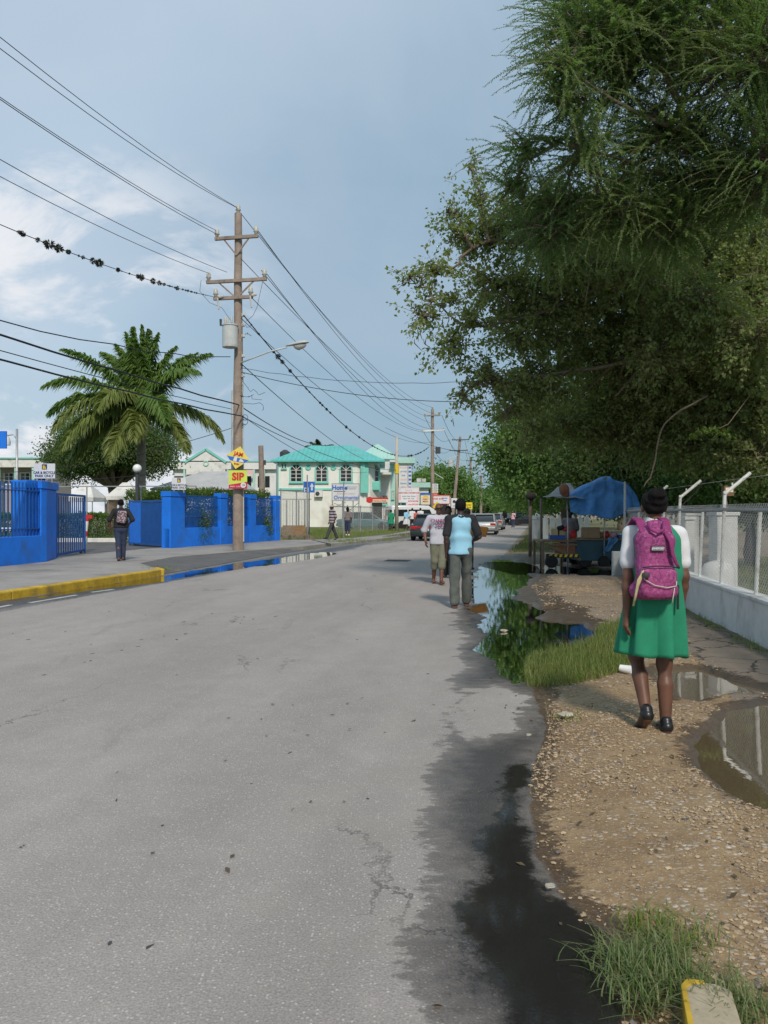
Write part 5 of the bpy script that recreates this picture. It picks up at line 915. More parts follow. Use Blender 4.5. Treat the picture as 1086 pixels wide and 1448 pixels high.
# ================================================================ buildings
CREAMW = mat('cream_render', (.82, .82, .76), .85, .05, .4, bump=.2, dirt=(.55, .52, .44), dirts=.35); WHITEW = mat('white_render', (.74, .75, .73), .85, .05, .4, dirt=(.55, .54, .50), dirts=.4)
TEAL = mat('teal_trim', (.20, .58, .50), .6, .08, 1); TEALR = mat('teal_roof_metal', (.11, .50, .46), .45, .10, .6, bump=0, dirt=(.16, .40, .37), dirts=.5); PTEAL = mat('pale_teal', (.42, .66, .58), .6, .06, 1)
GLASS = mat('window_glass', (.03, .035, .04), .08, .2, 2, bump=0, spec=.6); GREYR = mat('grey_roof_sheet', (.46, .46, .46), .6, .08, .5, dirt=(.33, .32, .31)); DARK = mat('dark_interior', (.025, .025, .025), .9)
def arch_pts(w_, h_, n=12): r = w_ / 2; return [(-r, 0), (r, 0)] + [(r * math.cos(a), h_ - r + r * math.sin(a)) for a in np.linspace(0, math.pi, n)]
def flat_ring(mb, outer, inner, y0, y1):     # ring of quads between two outlines of equal count, extruded in y
    n = len(outer); vs = [(x, y0, z) for x, z in outer] + [(x, y0, z) for x, z in inner] + [(x, y1, z) for x, z in outer] + [(x, y1, z) for x, z in inner]; fs = []
    for i in range(n):
        j = (i + 1) % n; fs += [(i, j, n + j, n + i), (2 * n + i, 3 * n + i, 3 * n + j, 2 * n + j), (i, 2 * n + i, 2 * n + j, j), (n + i, n + j, 3 * n + j, 3 * n + i)]
    mb._add(vs, fs)
def window(rt, x, z, w_, h_, y, arch=False, surround=TEAL, grid=(2, 3), sw=.12, name='window'):
    T = Matrix.Translation((x, y, z)); pts = arch_pts(w_, h_) if arch else [(-w_ / 2, 0), (w_ / 2, 0), (w_ / 2, h_), (-w_ / 2, h_)]
    def grow(p, g): c = (0, h_ / 2 if not arch else h_ - w_ / 2); return [(q[0] + g * (1 if q[0] > 0 else -1) * (1 if abs(q[0]) > 1e-6 else 0), q[1] + (g if q[1] > h_ * .35 else -g)) for q in p]
    m_ = MB(); m_.X = T; n = len(pts); m_._add([(a, .0, b) for a, b in pts], [tuple(range(n))]); wo = m_.build(name, GLASS, rt)
    m_ = MB(); m_.X = T
    if arch:
        r = w_ / 2; outer = [(-(r + sw), -sw), (r + sw, -sw)] + [((r + sw) * math.cos(a), h_ - r + (r + sw) * math.sin(a)) for a in np.linspace(0, math.pi, 12)]
    else: outer = [(-w_ / 2 - sw, -sw), (w_ / 2 + sw, -sw), (w_ / 2 + sw, h_ + sw), (-w_ / 2 - sw, h_ + sw)]
    flat_ring(m_, outer, pts, -.10, .0); m_.box((0, -.10, -sw - .02), (w_ + 2.6 * sw, .14, .09)); m_.build('surround', surround, wo)
    m_ = MB(); m_.X = T; hz = h_ - (w_ / 2 if arch else 0); b = .045
    for i in range(grid[0] + 1): m_.box((-w_ / 2 + w_ * i / grid[0], -.03, hz / 2), (b * (1.6 if i in (0, grid[0]) or i * 2 == grid[0] else 1), .05, hz))
    for i in range(grid[1] + 1): m_.box((0, -.035, hz * i / grid[1]), (w_, .05, b))
    if arch:
        for a in (math.pi / 4, math.pi / 2, 3 * math.pi / 4): m_.beam((0, -.03, hz), (w_ / 2 * math.cos(a), -.03, hz + w_ / 2 * math.sin(a)), b, .05)
    m_.build('frame', WHITEP, wo); return wo
def hip_roof(mb, x0, x1, y0, y1, z0, z1, rx0, rx1, ry, ov=.5):
    a = [(x0 - ov, y0 - ov, z0), (x1 + ov, y0 - ov, z0), (x1 + ov, y1 + ov, z0), (x0 - ov, y1 + ov, z0)]; r = [(rx0, ry, z1), (rx1, ry, z1)]; lo = [(x, y, z - .14) for x, y, z in a]
    mb._add(a + r + lo, [(0, 1, 5, 4), (1, 2, 5), (2, 3, 4, 5), (3, 0, 4), (0, 6, 7, 1), (1, 7, 8, 2), (2, 8, 9, 3), (3, 9, 6, 0), (9, 8, 7, 6)])
    for i in range(int((x1 - x0 + 2 * ov) / .42)):       # standing ribs on the front slope
        x = x0 - ov + .2 + i * .42
        if x < rx0: k = (x - (x0 - ov)) / (rx0 - x0 + ov)
        elif x > rx1: k = (x1 + ov - x) / (x1 + ov - rx1)
        else: k = 1
        if k > .05: mb.beam((x, y0 - ov, z0 + .02), (x, y0 - ov + (ry - y0 + ov) * k, z0 + (z1 - z0) * k + .02), .05, .05)
# teal roofed house
X0, X1, Y0_ = -10.06, -1.55, 75.0
rt = empty('teal_roofed_house', (X0, Y0_, .1), 0, 'cream two-storey house with teal hipped roof and arched windows', 'house'); W = X1 - X0; Wt = -.45 - X0
def hx(u, Y=Y0_): return P(u, 700, Y).x - X0
m_ = MB(); m_.prism([(0, 0), (W - 1.0, 0), (W + .2, .75), (Wt, 2.2), (Wt, 11), (0, 11)], -.2, 6.25); m_.build('wall', CREAMW, rt)
m_ = MB(); hip_roof(m_, 0, Wt, 0, 11, 6.25, 8.1, 2.75, 6.9, 5.2, .55); m_.build('roof', TEALR, rt)
for u in (418.8, 454.7, 489.3): window(rt, hx(u), 4.27, 1.04, 1.58, -.01, True)
window(rt, hx(399.5), 4.95 + .55, .18, .42, -.01, grid=(1, 1), sw=.04); window(rt, hx(403.5), 4.95 + .55, .18, .42, -.01, grid=(1, 1), sw=.04)
for u in (436, 471.6):
    m_ = MB(); m_.X = Matrix.Translation((hx(u), -.005, 5.62)); c = [(math.cos(a), math.sin(a)) for a in np.linspace(0, 2 * math.pi, 21)[:-1]]; flat_ring(m_, [(.27 * a, .27 * b) for a, b in c], [(.17 * a, .17 * b) for a, b in c], -.09, 0); m_._add([(.17 * a, -.01, .17 * b) for a, b in c], [tuple(range(20))]); m_.build('round_vent', TEAL, rt)
m_ = MB(); m_.box(((W - 1.2) / 2 - .1, -.05, 3.55), (W - 1.4, .10, .17)); m_.box((.05, -.05, 3.1), (.18, .14, 6.15)); m_.box((hx(513), -.06, 4.6), (.42, .16, 2.8)); m_.box((hx(518.5), .12, 4.6), (.36, .16, 2.8)); m_.build('teal_trim', TEAL, rt)
window(rt, hx(529), 3.6, .85, 2.2, 1.55, True, sw=.16); m_ = MB(); m_.box((hx(529), 1.3, 3.9), (1.0, .45, .9)); m_.build('balcony', TEAL, rt, bevel=.1)
m_ = MB(); m_.box((hx(529), 1.2, 1.35), (1.5, .3, 1.9)); m_.build('doorway', DARK, rt); m_ = MB(); m_.box((hx(451), -.22, 3.12), (.75, .42, .62)); ac = m_.build('air_conditioner', WHITEP, rt, bevel=.02); m_ = MB(); m_.lathe((0, 0, 0), [(.2, 0), (.2, .02), (.02, .03)], 14); q = m_.build('fan_grille', DKST, ac); q.location = (hx(451) - .1, -.44, 3.12); q.rotation_euler = (math.pi / 2, 0, 0)
rt2, w_, h_ = board('shop_sign', 518, 704, 549, 711, 73.2, 'long cream and red shop sign on the teal roofed house', base=CREAM); band(rt2, -w_ / 2, w_ / 2, h_ * .15, h_ / 2, INKR); text('AIR TRAVEL & TOURS', .19, INKR, rt2, (.1, -.03, -.1), bold=.003, sx=.8); m_ = MB(); m_.lathe((0, 0, 0), [(.3, 0), (.3, .03), (.01, .035)], 14); q = m_.build('badge', INKR, rt2); q.rotation_euler = (math.pi / 2, 0, 0); q.location = (-w_ / 2 + .3, -.03, 0)
m_ = MB(); m_.lathe((0, 0, 0), [(.55, 0), (.55, .5), (.2, .75), (.01, .78)], 14); tag(m_.build('water_tank', DKST, smooth='auto'), 'black water tank behind the teal roof ridge', 'water tank'); bpy.context.scene.collection.objects['water_tank'].location = (P(403, 640, 84).x, 84, 7.3)
# second block with teal hipped roof to the right behind
bx = P(507, 700, 90).x; rt = empty('white_block', (bx, 90, .1), 0, 'white block with small teal pyramid roof behind the teal roofed house', 'building'); wd = P(560, 700, 90).x - bx
m_ = MB(); m_.box((wd / 2, 5, 3.7), (wd, 10, 7.6)); m_.build('wall', WHITEW, rt); m_ = MB(); hip_roof(m_, 0, wd, 0, 10, 7.5, 9.5, wd / 2 - .1, wd / 2 + .1, 5, .3); m_.build('roof', PTEAL, rt)
m_ = MB(); m_.box((wd - .9, -.3, 5.6), (1.9, .5, .5)); m_.build('awning', mat('blue_grey_awning', (.18, .28, .36), .5), rt); window(rt, wd - .9, 4.3, .9, 1.1, -.02, sw=.1)
for k, (u0, u1, v0, Y, m) in enumerate(((537, 552, 672, 80, WHITEW), (552, 559, 655, 84, PTEAL))):
    x0 = P(u0, 0, Y).x; x1 = P(u1, 0, Y).x; zt = P(0, v0, Y).z; rt = empty('annex_building', (x0, Y, .1), 0, ('narrow white annex behind the bus queue', 'thin pale teal stair tower beside the white annex')[k], 'building'); m_ = MB(); m_.box(((x1 - x0) / 2, 3, zt / 2), (x1 - x0, 6, zt)); m_.build('wall', m, rt); m_ = MB(); m_.box(((x1 - x0) / 2, -.05, zt - .1), (x1 - x0 + .15, 6.2, .2)); m_.build('parapet', WHITEP, rt); window(rt, (x1 - x0) / 2, zt * .42, (x1 - x0) * .4, .8, -.02, sw=.06)
# tall sign block with rows of small notices
x0 = P(564, 0, 84).x; x1 = P(582, 0, 84).x; zt = P(0, 657, 84).z; rt = empty('notice_block', (x0, 84, .1), 0, 'tall white block covered with rows of blue and pink tenant names', 'building'); w_ = x1 - x0
m_ = MB(); m_.box((w_ / 2, 3, zt / 2), (w_, 6, zt)); m_.build('wall', WHITEW, rt); m_ = MB(); m_.box((w_ / 2 + .1, 2.9, zt + .3), (w_ + .5, 6.4, .6)); m_.build('parapet', PTEAL, rt)
m_ = MB(); m_.box((w_ * .72, -.04, zt * .72), (.06, .05, zt * .5)); m_.build('divider', STEEL, rt)
for k in range(9):
    z_ = zt - .45 - k * .42; text(('DENTAL SURGERY', 'LAW OFFICE', 'TRAVEL', 'PHARMACY', 'INSURANCE', 'OPTICIAN', 'CAFE', 'PRINTERY', 'BOOKS')[k], .24, (INKB, INKP)[k % 3 == 0], rt, (w_ * .36, -.02, z_), sx=.5); band(rt, w_ * .77, w_ * .97, z_ - .1, z_ + .1, INKB, 0, name='notice', d=.02)
x0 = P(583, 0, 96).x; x1 = P(606, 0, 96).x; zt = P(0, 684, 96).z; rt = empty('white_shop', (x0, 96, .1), 0, 'low white flat-roofed shop with rooftop boxes behind the hoardings', 'building'); w_ = x1 - x0
m_ = MB(); m_.box((w_ / 2, 3, zt / 2), (w_, 6, zt)); m_.build('wall', WHITEW, rt); m_ = MB(); m_.box((w_ / 2, 2.8, zt - .3), (w_ + .4, 6.6, .6)); m_.build('parapet', PTEAL, rt); m_ = MB(); m_.box((w_ * .45, 2, zt + .35), (.55, .5, .45)); m_.build('roof_tank', WHITEP, rt); m_ = MB(); m_.box((w_ * .75, 2, zt + .35), (.5, .5, .4)); m_.build('roof_tank', WHITEP, rt); window(rt, w_ * .7, zt * .5, .9, 1.0, -.02, sw=.08)
# white school-like buildings on the far left, teal fascia and gable
rt = empty('white_hall', (P(245, 0, 92).x, 92, .1), 0, 'long white building with central gable and round vent behind the grey roof', 'building'); w_ = P(392, 0, 92).x - P(245, 0, 92).x; zt = P(0, 656, 92).z
def gx(u): return P(u, 0, 92).x - P(245, 0, 92).x
m_ = MB(); m_.box((w_ / 2, 4, zt / 2), (w_, 8, zt)); m_.build('wall', WHITEW, rt); m_ = MB(); m_.box((w_ / 2, -.25, zt - .35), (w_ + .3, .5, .85)); m_.build('fascia', WHITEP, rt); m_ = MB(); m_.box((w_ / 2, -.25, zt + .12), (w_ + .5, .7, .12)); m_.build('fascia_trim', TEAL, rt)
g0, g1, gm_ = gx(265), gx(320), gx(293); m_ = MB(); zg = P(0, 638, 92).z; m_._add([(g0, -.6, zt - 1.4), (g1, -.6, zt - 1.4), (g1, -.6, zt), (gm_, -.6, zg), (g0, -.6, zt), (g0, 3, zt - 1.4), (g1, 3, zt - 1.4), (g1, 3, zt), (gm_, 3, zg), (g0, 3, zt)], [(0, 1, 2, 3, 4), (9, 8, 7, 6, 5), (2, 7, 8, 3), (3, 8, 9, 4), (1, 6, 7, 2), (0, 4, 9, 5), (0, 5, 6, 1)]); m_.build('gable', WHITEP, rt)
m_ = MB(); m_.beam((g0 - .1, -.7, zt + .02), (gm_, -.7, zg + .05), .25, .10, up=(0, 1, 0)); m_.beam((gm_, -.7, zg + .05), (g1 + .1, -.7, zt + .02), .25, .10, up=(0, 1, 0)); m_.build('gable_trim', TEAL, rt)
m_ = MB(); m_.X = Matrix.Translation((gm_, -.62, zt - .1)); c = [(math.cos(a), math.sin(a)) for a in np.linspace(0, 2 * math.pi, 17)[:-1]]; flat_ring(m_, [(.32 * a, .32 * b) for a, b in c], [(.2 * a, .2 * b) for a, b in c], -.1, 0); m_.build('round_vent', PTEAL, rt)
for u in (250, 258, 330, 345, 352, 368, 378): m_ = MB(); m_.box((gx(u), -.03, zt - 2.2), (.55 if u != 258 else .9, .06, 1.3)); m_.build('window', DARK if u % 2 else GLASS, rt)
for u in (262, 323, 338, 360, 374): m_ = MB(); m_.box((gx(u), -.35, (zt - .8) / 2), (.22, .22, zt - .8)); m_.build('column', PTEAL, rt)
m_ = MB(); m_.box((gx(355), -.4, zt - 3.2), (4.6, .1, .6)); m_.build('balcony_rail', WHITEP, rt); rt2, a_, b_ = board('small_notice', 349, 665, 358, 671, 91, 'tiny pink notice on the long white building', base=INKP)
rt = empty('white_hall', (P(-60, 0, 80).x, 80, .1), 0, 'white veranda building with teal roof edge at the far left', 'building'); w_ = P(62, 0, 80).x - P(-60, 0, 80).x; zt = P(0, 652, 80).z
m_ = MB(); m_.box((w_ / 2, 4, zt / 2), (w_, 6, zt)); m_.build('wall', mat('pink_grey_render', (.40, .34, .30), .8, .1), rt); m_ = MB(); m_.box((w_ / 2, .2, zt - .35), (w_ + .3, 1.6, .85)); m_.build('fascia', WHITEP, rt); m_ = MB(); m_.box((w_ / 2, .2, zt + .12), (w_ + .5, 1.9, .12)); m_.build('fascia_trim', TEAL, rt)
for k in range(5): m_ = MB(); m_.box((w_ * (.1 + .2 * k), -.4, (zt - .8) / 2), (.25, .25, zt - .8)); m_.build('column', PTEAL, rt)
for k in range(5): window(rt, w_ * (.2 + .19 * k) - .3, zt - 2.4, .9, 1.1, .96, surround=WHITEP, sw=.08)
# grey pyramid-roofed shelter and pale car covers
x0, x1 = P(212, 0, 60).x, P(345, 0, 60).x; rt = empty('car_shelter', (x0, 60, .1), 0, 'open shelter with broad pale grey hipped roof behind the hedge', 'shelter'); w_ = x1 - x0; zr0, zr1 = P(0, 693, 60).z, P(0, 668, 62).z
m_ = MB(); a = [(0, 0, zr0), (w_, 0, zr0), (w_, 6, zr0), (0, 6, zr0), (w_ * .46, 3, zr1), (w_ * .78, 3, zr1)]; lo = [(x, y, z - .12) for x, y, z in a[:4]]; m_._add(a + lo, [(0, 1, 5, 4), (1, 2, 5), (2, 3, 4, 5), (3, 0, 4), (0, 6, 7, 1), (1, 7, 8, 2), (2, 8, 9, 3), (3, 9, 6, 0), (9, 8, 7, 6)]); m_.build('roof', GREYR, rt)
for x_ in (.2, w_ / 2, w_ - .2):
    for y_ in (.2, 5.8): m_ = MB(); m_.box((x_, y_, zr0 / 2), (.14, .14, zr0 - .1)); m_.build('post', WHITEP, rt)
for k, (u0, u1, v0, v1, Y, lb) in enumerate(((96, 132, 686, 706, 50, 'white tent roof half hidden behind the tree trunk on the left'), (150, 192, 684, 704, 52, 'white tent roof right of the round tree trunk'))):
    x0, x1 = P(u0, 0, Y).x, P(u1, 0, Y).x; zt, zb = P(0, v0, Y).z, P(0, v1, Y).z; rt = empty('tent_canopy', (x0, Y, .1), 0, lb, 'tent', 'white tents in the car park'); w_ = x1 - x0; m_ = MB(); m_._add([(0, 0, zb), (w_, 0, zb), (w_, 2.5, zb), (0, 2.5, zb), (w_ * .35, 1.2, zt), (w_ * .6, 1.2, zt), (0, 0, zb - .25), (w_, 0, zb - .25), (w_, 2.5, zb - .25), (0, 2.5, zb - .25)], [(0, 1, 5, 4), (1, 2, 5), (2, 3, 4, 5), (3, 0, 4), (0, 6, 7, 1), (1, 7, 8, 2), (2, 8, 9, 3), (3, 9, 6, 0)]); m_.build('canopy', WHITEP, rt)
    for x_ in (.1, w_ - .1):
        for y_ in (.1, 2.4): m_ = MB(); m_.cyl((x_, y_, 0), (x_, y_, zb), .035, .035, 6); m_.build('pole', STEEL, rt)
palm((P(452, 0, 130).x, 130, 0), 13.2, 'small dark palm top showing over the teal roof', seed=9, r=.3, name='palm_tree', fr=[(a, e, 2.6, 1.0, 0) for a, e in zip(np.linspace(0, 6.28, 15)[:-1], [.9, .3, .7, .2, .8, .4, 1.1, .3, .8, .3, 1.2, .4, .8, .2])], scale=1.0, leafm=LF_DARK)
# trees down the road and beyond the shops
for k, (x, y, r, h, n, L, lb, m) in enumerate(((P(600, 0, 128).x, 128, 3.6, 8.2, 9000, .5, 'tree crown behind the low white shop', LF_MID), (P(625, 0, 135).x, 135, 4.2, 9.8, 11000, .5, 'broad tree rising behind the second utility pole', LF_MID), (P(643, 0, 150).x, 150, 4.0, 8.0, 9000, .55, 'tree sloping down left of the fourth pole', LF_MID),
    (P(664, 0, 230).x, 230, 4.6, 6.5, 5000, .9, 'low far tree under the fourth pole', LF_DARK), (P(688, 0, 250).x, 250, 6, 7.6, 6000, .9, 'far rounded tree left of the fifth pole', LF_DARK), (P(706, 0, 240).x, 240, 5, 6.6, 6000, .9, 'far tree between the fifth and farthest poles', LF_DARK), (P(728, 0, 200).x, 200, 6.5, 9, 7000, .8, 'far tree closing the road on the right', LF_MID), (P(752, 0, 120).x, 120, 5, 8.5, 8000, .5, 'tree beyond the parked dark cars on the right', LF_MID), (P(800, 0, 90).x, 90, 6, 9.5, 9000, .45, 'tall backing tree behind the white gatepost', LF_DARK), (P(880, 0, 62).x, 62, 6, 9.5, 9000, .4, 'backing tree far behind the stall', LF_DARK), (P(1010, 0, 48).x, 48, 6, 9, 9000, .35, 'backing tree far behind the yard', LF_DARK), (P(575, 0, 135).x, 135, 3.2, 7, 6000, .5, 'tree peeping between tenant block and shop', LF_MID))):
    simple_tree('distant_tree', (x, y, 0), (x, y, h * .3), .3, rand_lobes((x, y, h * .58), (r, r, h * .42), 10, np.random.RandomState(200 + k), .55), n, L, m, lb, group='trees along the far road', seed=300 + k, shell=.5)
# ================================================================ hoardings and road signs
rt, w_, h_ = board('billboard', 470, 685, 507.5, 708, 55, 'white shop billboard with blue Home lettering on steel posts', frame=(STEEL, .05))
text('Home', .42, INKB, rt, (-w_ * .22, -.04, h_ * .28), bold=.015); text('Ornamental', .36, mat('sign_pale_blue', (.22, .30, .62), .5), rt, (.05, -.04, -h_ * .33), bold=.01); m_ = MB(); m_.box((-w_ * .23, -.022, h_ * .05), (.8, .01, .04)); m_.build('colour_band', INK, rt)
for k, (x_, z_, s_) in enumerate(((.45, .33, 'Fine Furniture'), (.45, .22, 'Appliances'), (0, -.08, 'Curtains  Rods  Drapery'))): text(s_, .12, INKP if k == 2 else STEEL, rt, (x_, -.03, h_ * z_))
m_ = MB(); m_.k = 0
for x_ in (-w_ / 2, -w_ * .12, w_ * .28, w_ / 2): m_.cyl((x_, .06, -h_ / 2 - 1.9), (x_, .06, -h_ / 2 + .1), .035, .035, 6)
m_.build('posts', STEEL, rt); m_ = MB(); m_.beam((-w_ * .4, .1, -1.0), (0, .1, -.7), .03, .05); m_.beam((0, .1, -1.5), (w_ / 2, .1, -.7), .03, .05); m_.beam((-w_ * .45, .1, -.75), (w_ * .3, .1, -1.3), .03, .05); m_.build('brace', STEEL, rt)
rt, w_, h_ = board('bus_stop_sign', 429, 681.5, 445, 697, 47, 'blue bus stop sign with white arrow and shelter symbol on a dark post', base=INKB)
m_ = MB(); m_.slab([(.12, -.022, .0 - .2), (.22, -.022, -.2), (.22, -.022, .02), (.29, -.022, .02), (.17, -.022, .24), (.05, -.022, .02), (.12, -.022, .02)], .006); m_.build('arrow', SIGNW, rt); m_ = MB(); m_.box((-.16, -.022, -.16), (.26, .008, .26)); m_.build('symbol', SIGNW, rt); m_ = MB(); m_.box((-.16, -.03, -.14), (.16, .006, .08)); m_.box((-.21, -.03, -.25), (.05, .006, .05)); m_.box((-.11, -.03, -.25), (.05, .006, .05)); m_.build('symbol_detail', INKB, rt)
m_ = MB(); m_.cyl((.0, .05, -2.75), (0, .05, .3), .035, .035, 8); m_.build('post', DKST, rt)
def hoard(n, u0, v0, u1, v1, Y, lb, base=None, lines=(), posts=True, frame=None, grp=None):
    rt, w_, h_ = board(n, u0, v0, u1, v1, Y, lb, base=base, frame=frame, group=grp)
    for (tx, sz, x_, z_, m) in lines: text(tx, sz * h_, m, rt, (x_ * w_, -.03, z_ * h_), bold=.004, sx=1)
    if posts:
        for x_ in (-.4, .4): m_ = MB(); zb = -(P(0, (v0 + v1) / 2, Y).z - .1); m_.cyl((x_ * w_, .08, zb), (x_ * w_, .08, h_ / 2), .05, .05, 6); m_.build('post', STEEL, rt)
    return rt, w_, h_
rt, w_, h_ = hoard('billboard', 564, 690.5, 592, 710.5, 70, 'large pale pink and white billboard above the white minibus', lines=(("PAUL'S", .16, .0, .33, INKP), ('HARDWARE & HOUSEWARES', .12, 0, .15, INKR), ('Lumber  Steel  Cement', .10, 0, -.08, STEEL), ('Paints  Tiles  Tools', .10, 0, -.25, STEEL)), frame=(INKP, .05))
for x_ in (-.44, .44): band(rt, (x_ - .05) * w_, (x_ + .05) * w_, -.35 * h_, .0, INKP, name='flower_mark')
hoard('hoarding', 564, 711, 574, 717, 70.4, 'small teal hoarding under the pink billboard', base=INKT, posts=False)
rt, w_, h_ = hoard('hoarding', 576.5, 707.5, 592, 715.5, 69, 'red and white two-row hoarding just over the minibus roof', base=SIGNW, lines=(('PHARMACY', .30, 0, .25, SIGNW), ('OPEN DAILY', .30, 0, -.25, SIGNW))); band(rt, -w_ / 2 + .04, w_ / 2 - .04, .06, h_ / 2 - .04, INKR); band(rt, -w_ / 2 + .04, w_ / 2 - .04, -h_ / 2 + .04, -.06, INKR)
rt, w_, h_ = hoard('hoarding', 595, 698, 608, 714, 72, 'cream food poster with blue top and red lettering', base=CREAM, lines=(('FAMILY', .16, .02, -.02, INKR), ('MEAL', .2, .02, -.22, INKR)), frame=(INK, .05)); band(rt, -w_ / 2, w_ / 2, h_ * .32, h_ / 2, INKB); m_ = MB(); m_.slab([(-.25, -.024, .12), (.28, -.024, .14), (.2, -.024, .36), (-.15, -.024, .34)], .01); m_.build('picture', INKY, rt)
for k in range(5): hoard('pole_notice', 611.5, 684.5 + k * 3.4, 619.5, 687.3 + k * 3.4, 79.5, 'stack of small white and red notices on the second pole', base=(SIGNW, SIGNW, SIGNW, CREAM, INKR)[k], lines=(('NOTICE', .5, 0, 0, STEEL if k < 4 else SIGNW),), posts=False, grp='notices stacked on the second pole')
rt, w_, h_ = hoard('billboard', 613, 701.5, 635.5, 712.5, 76, 'wide pink and white billboard above the bald man', lines=(('SHOES  BAGS', .24, -.22, .1, INKR), ('Wholesale', .17, .2, .2, INKB), ('& Retail', .15, .2, -.12, INKB)), frame=(INKR, .06)); band(rt, -w_ / 2, w_ / 2, h_ * .36, h_ / 2, INKP)
rt, w_, h_ = board('diamond_sign', 613.5, 711.5, 623.5, 721.5, 60, 'yellow diamond road sign by the second pole', base=INKY); rt.rotation_euler = (0, math.radians(40), 0); m_ = MB(); m_.cyl((0, .05, 0), (1.0, .05, -1.1), .03, .03, 6); m_.build('post', STEEL, rt)
rt = empty('dark_shop', (P(613, 0, 84).x, 84, .1), 0, 'shop front with dark opening under the wide billboard', 'building'); w_ = P(637, 0, 84).x - P(613, 0, 84).x; m_ = MB(); m_.box((w_ / 2, 2, 1.5), (w_, 4, 3.0)); m_.build('wall', WHITEW, rt); m_ = MB(); m_.box((w_ * .55, -.02, 1.3), (w_ * .7, .06, 2.4)); m_.build('opening', DARK, rt)
rt, w_, h_ = hoard('hoarding', 638, 705, 646.5, 718.5, 66, 'white upright sign with a black disc behind the men', lines=(('Juici', .13, 0, -.3, INKB),)); m_ = MB(); m_.slab([(math.cos(a) * .13, -.024, .12 + math.sin(a) * .13) for a in np.linspace(0, 6.28, 15)[:-1]], .01); m_.build('disc', INKK, rt)
hoard('hoarding', 658, 711, 668, 720.5, 90, 'yellow sign board standing over the road traffic', base=mat('sign_bright_yellow', (.85, .66, .02), .5), lines=(('CASH', .3, 0, .12, INKK), ('PLUS', .3, 0, -.22, INKK)), posts=False)
# fences and gate by the vacant lot
def linkfence(name, a, b, h, label, seed=0, sp=2.4, mesh=.14, z0=.1, rail=True):
    a = Vector(a); b = Vector(b); L = (b - a).length; d = (b - a).normalized(); rt = empty(name, (a.x, a.y, z0), 0, label, 'fence'); m_ = MB()
    n = int(L / mesh)
    for i in range(-int(h / mesh), n):
        for sg in (0, 1):
            s0, s1 = i * mesh, i * mesh + h; za, zb = (0, h) if sg else (h, 0)
            if s0 < 0: za += (zb - za) * (-s0 / h); s0 = 0
            if s1 > L: zb = za + (zb - za) * (L - s0) / (s1 - s0); s1 = L
            if s1 - s0 > .03: m_.tube([(d.x * s0, d.y * s0, za), (d.x * s1, d.y * s1, zb)], .004, 3, caps=False)
    m_.build('wire_mesh', FENCEM, rt)
    if rail: m_ = MB(); m_.beam((0, 0, h), (d.x * L, d.y * L, h), .05, .05); m_.build('top_rail', STEEL, rt)
    for k in range(int(L / sp) + 1): m_ = MB(); m_.cyl((d.x * k * sp, d.y * k * sp, 0), (d.x * k * sp, d.y * k * sp, h + .1), .035, .035, 6); m_.build('fence_post', STEEL, rt)
    return rt
def g2(u, Y): return (P(u, 0, Y).x, Y)
linkfence('wire_fence', g2(471, 50), g2(549, 60), 1.75, 'grey wire fence on the vacant lot below the billboard')
linkfence('wire_fence', g2(397, 44), g2(434, 48), 2.6, 'tall wire fence panel next to the end of the blue wall')
rt = empty('metal_gate', (*g2(401, 50), .1), 0, 'tall grey metal gate with upright slats beside the blue wall', 'gate')
for k in range(9): m_ = MB(); m_.box((k * .19, 0, 1.15), (.10 if k % 3 else .05, .03, 2.0)); m_.build('slat', STEEL if k % 2 else WHITEP, rt)
m_ = MB(); m_.beam((-.1, 0, 2.2), (1.75, 0, 2.2), .04, .06); m_.beam((-.1, 0, .2), (1.75, 0, .2), .04, .06); m_.build('frame', STEEL, rt)
m_ = MB(); m_.box((P(416, 0, 46).x, 46, .42), (1.35, .04, .62)); tag(m_.build('rusty_sheet', mat('rust_sheet', (.33, .20, .10), .8, .25, 4, dirt=(.45, .40, .32), dirts=3)), 'rusty brown metal sheet leaning at the foot of the gate', 'metal sheet')
for k, (u, v0) in enumerate(((434.5, 672), (486, 682), (391.5, 655))):
    q = g2(u, 46.5 - 3 * k); m_ = MB(); m_.cyl((*q, .1), (*q, P(0, v0, q[1]).z), .04, .035, 8); tag(m_.build('steel_post', STEEL), ('thin steel post left of the bus stop sign', 'thin steel post in front of the billboard', 'thin steel post at the corner of the teal house')[k], 'post')
rt = empty('shrub', (*g2(540, 58), .1), 0, 'rubble heap with scrub against the vacant lot fence', 'shrub'); 
bpy.data.objects.remove(rt)
m_ = MB()
rs = np.random.RandomState(5)
for i in range(26): x, y = g2(rs.uniform(398, 440), 40.2 + rs.rand() * 1.5); m_.box((x, y, .15), rs.uniform(.1, .35, 3), rs.rand() * 3)
tag(m_.build('rubble', mat('rubble_stone', (.22, .18, .14), .9, .3, 6)), 'broken concrete rubble at the end of the blue wall', 'rubble', kind='stuff')
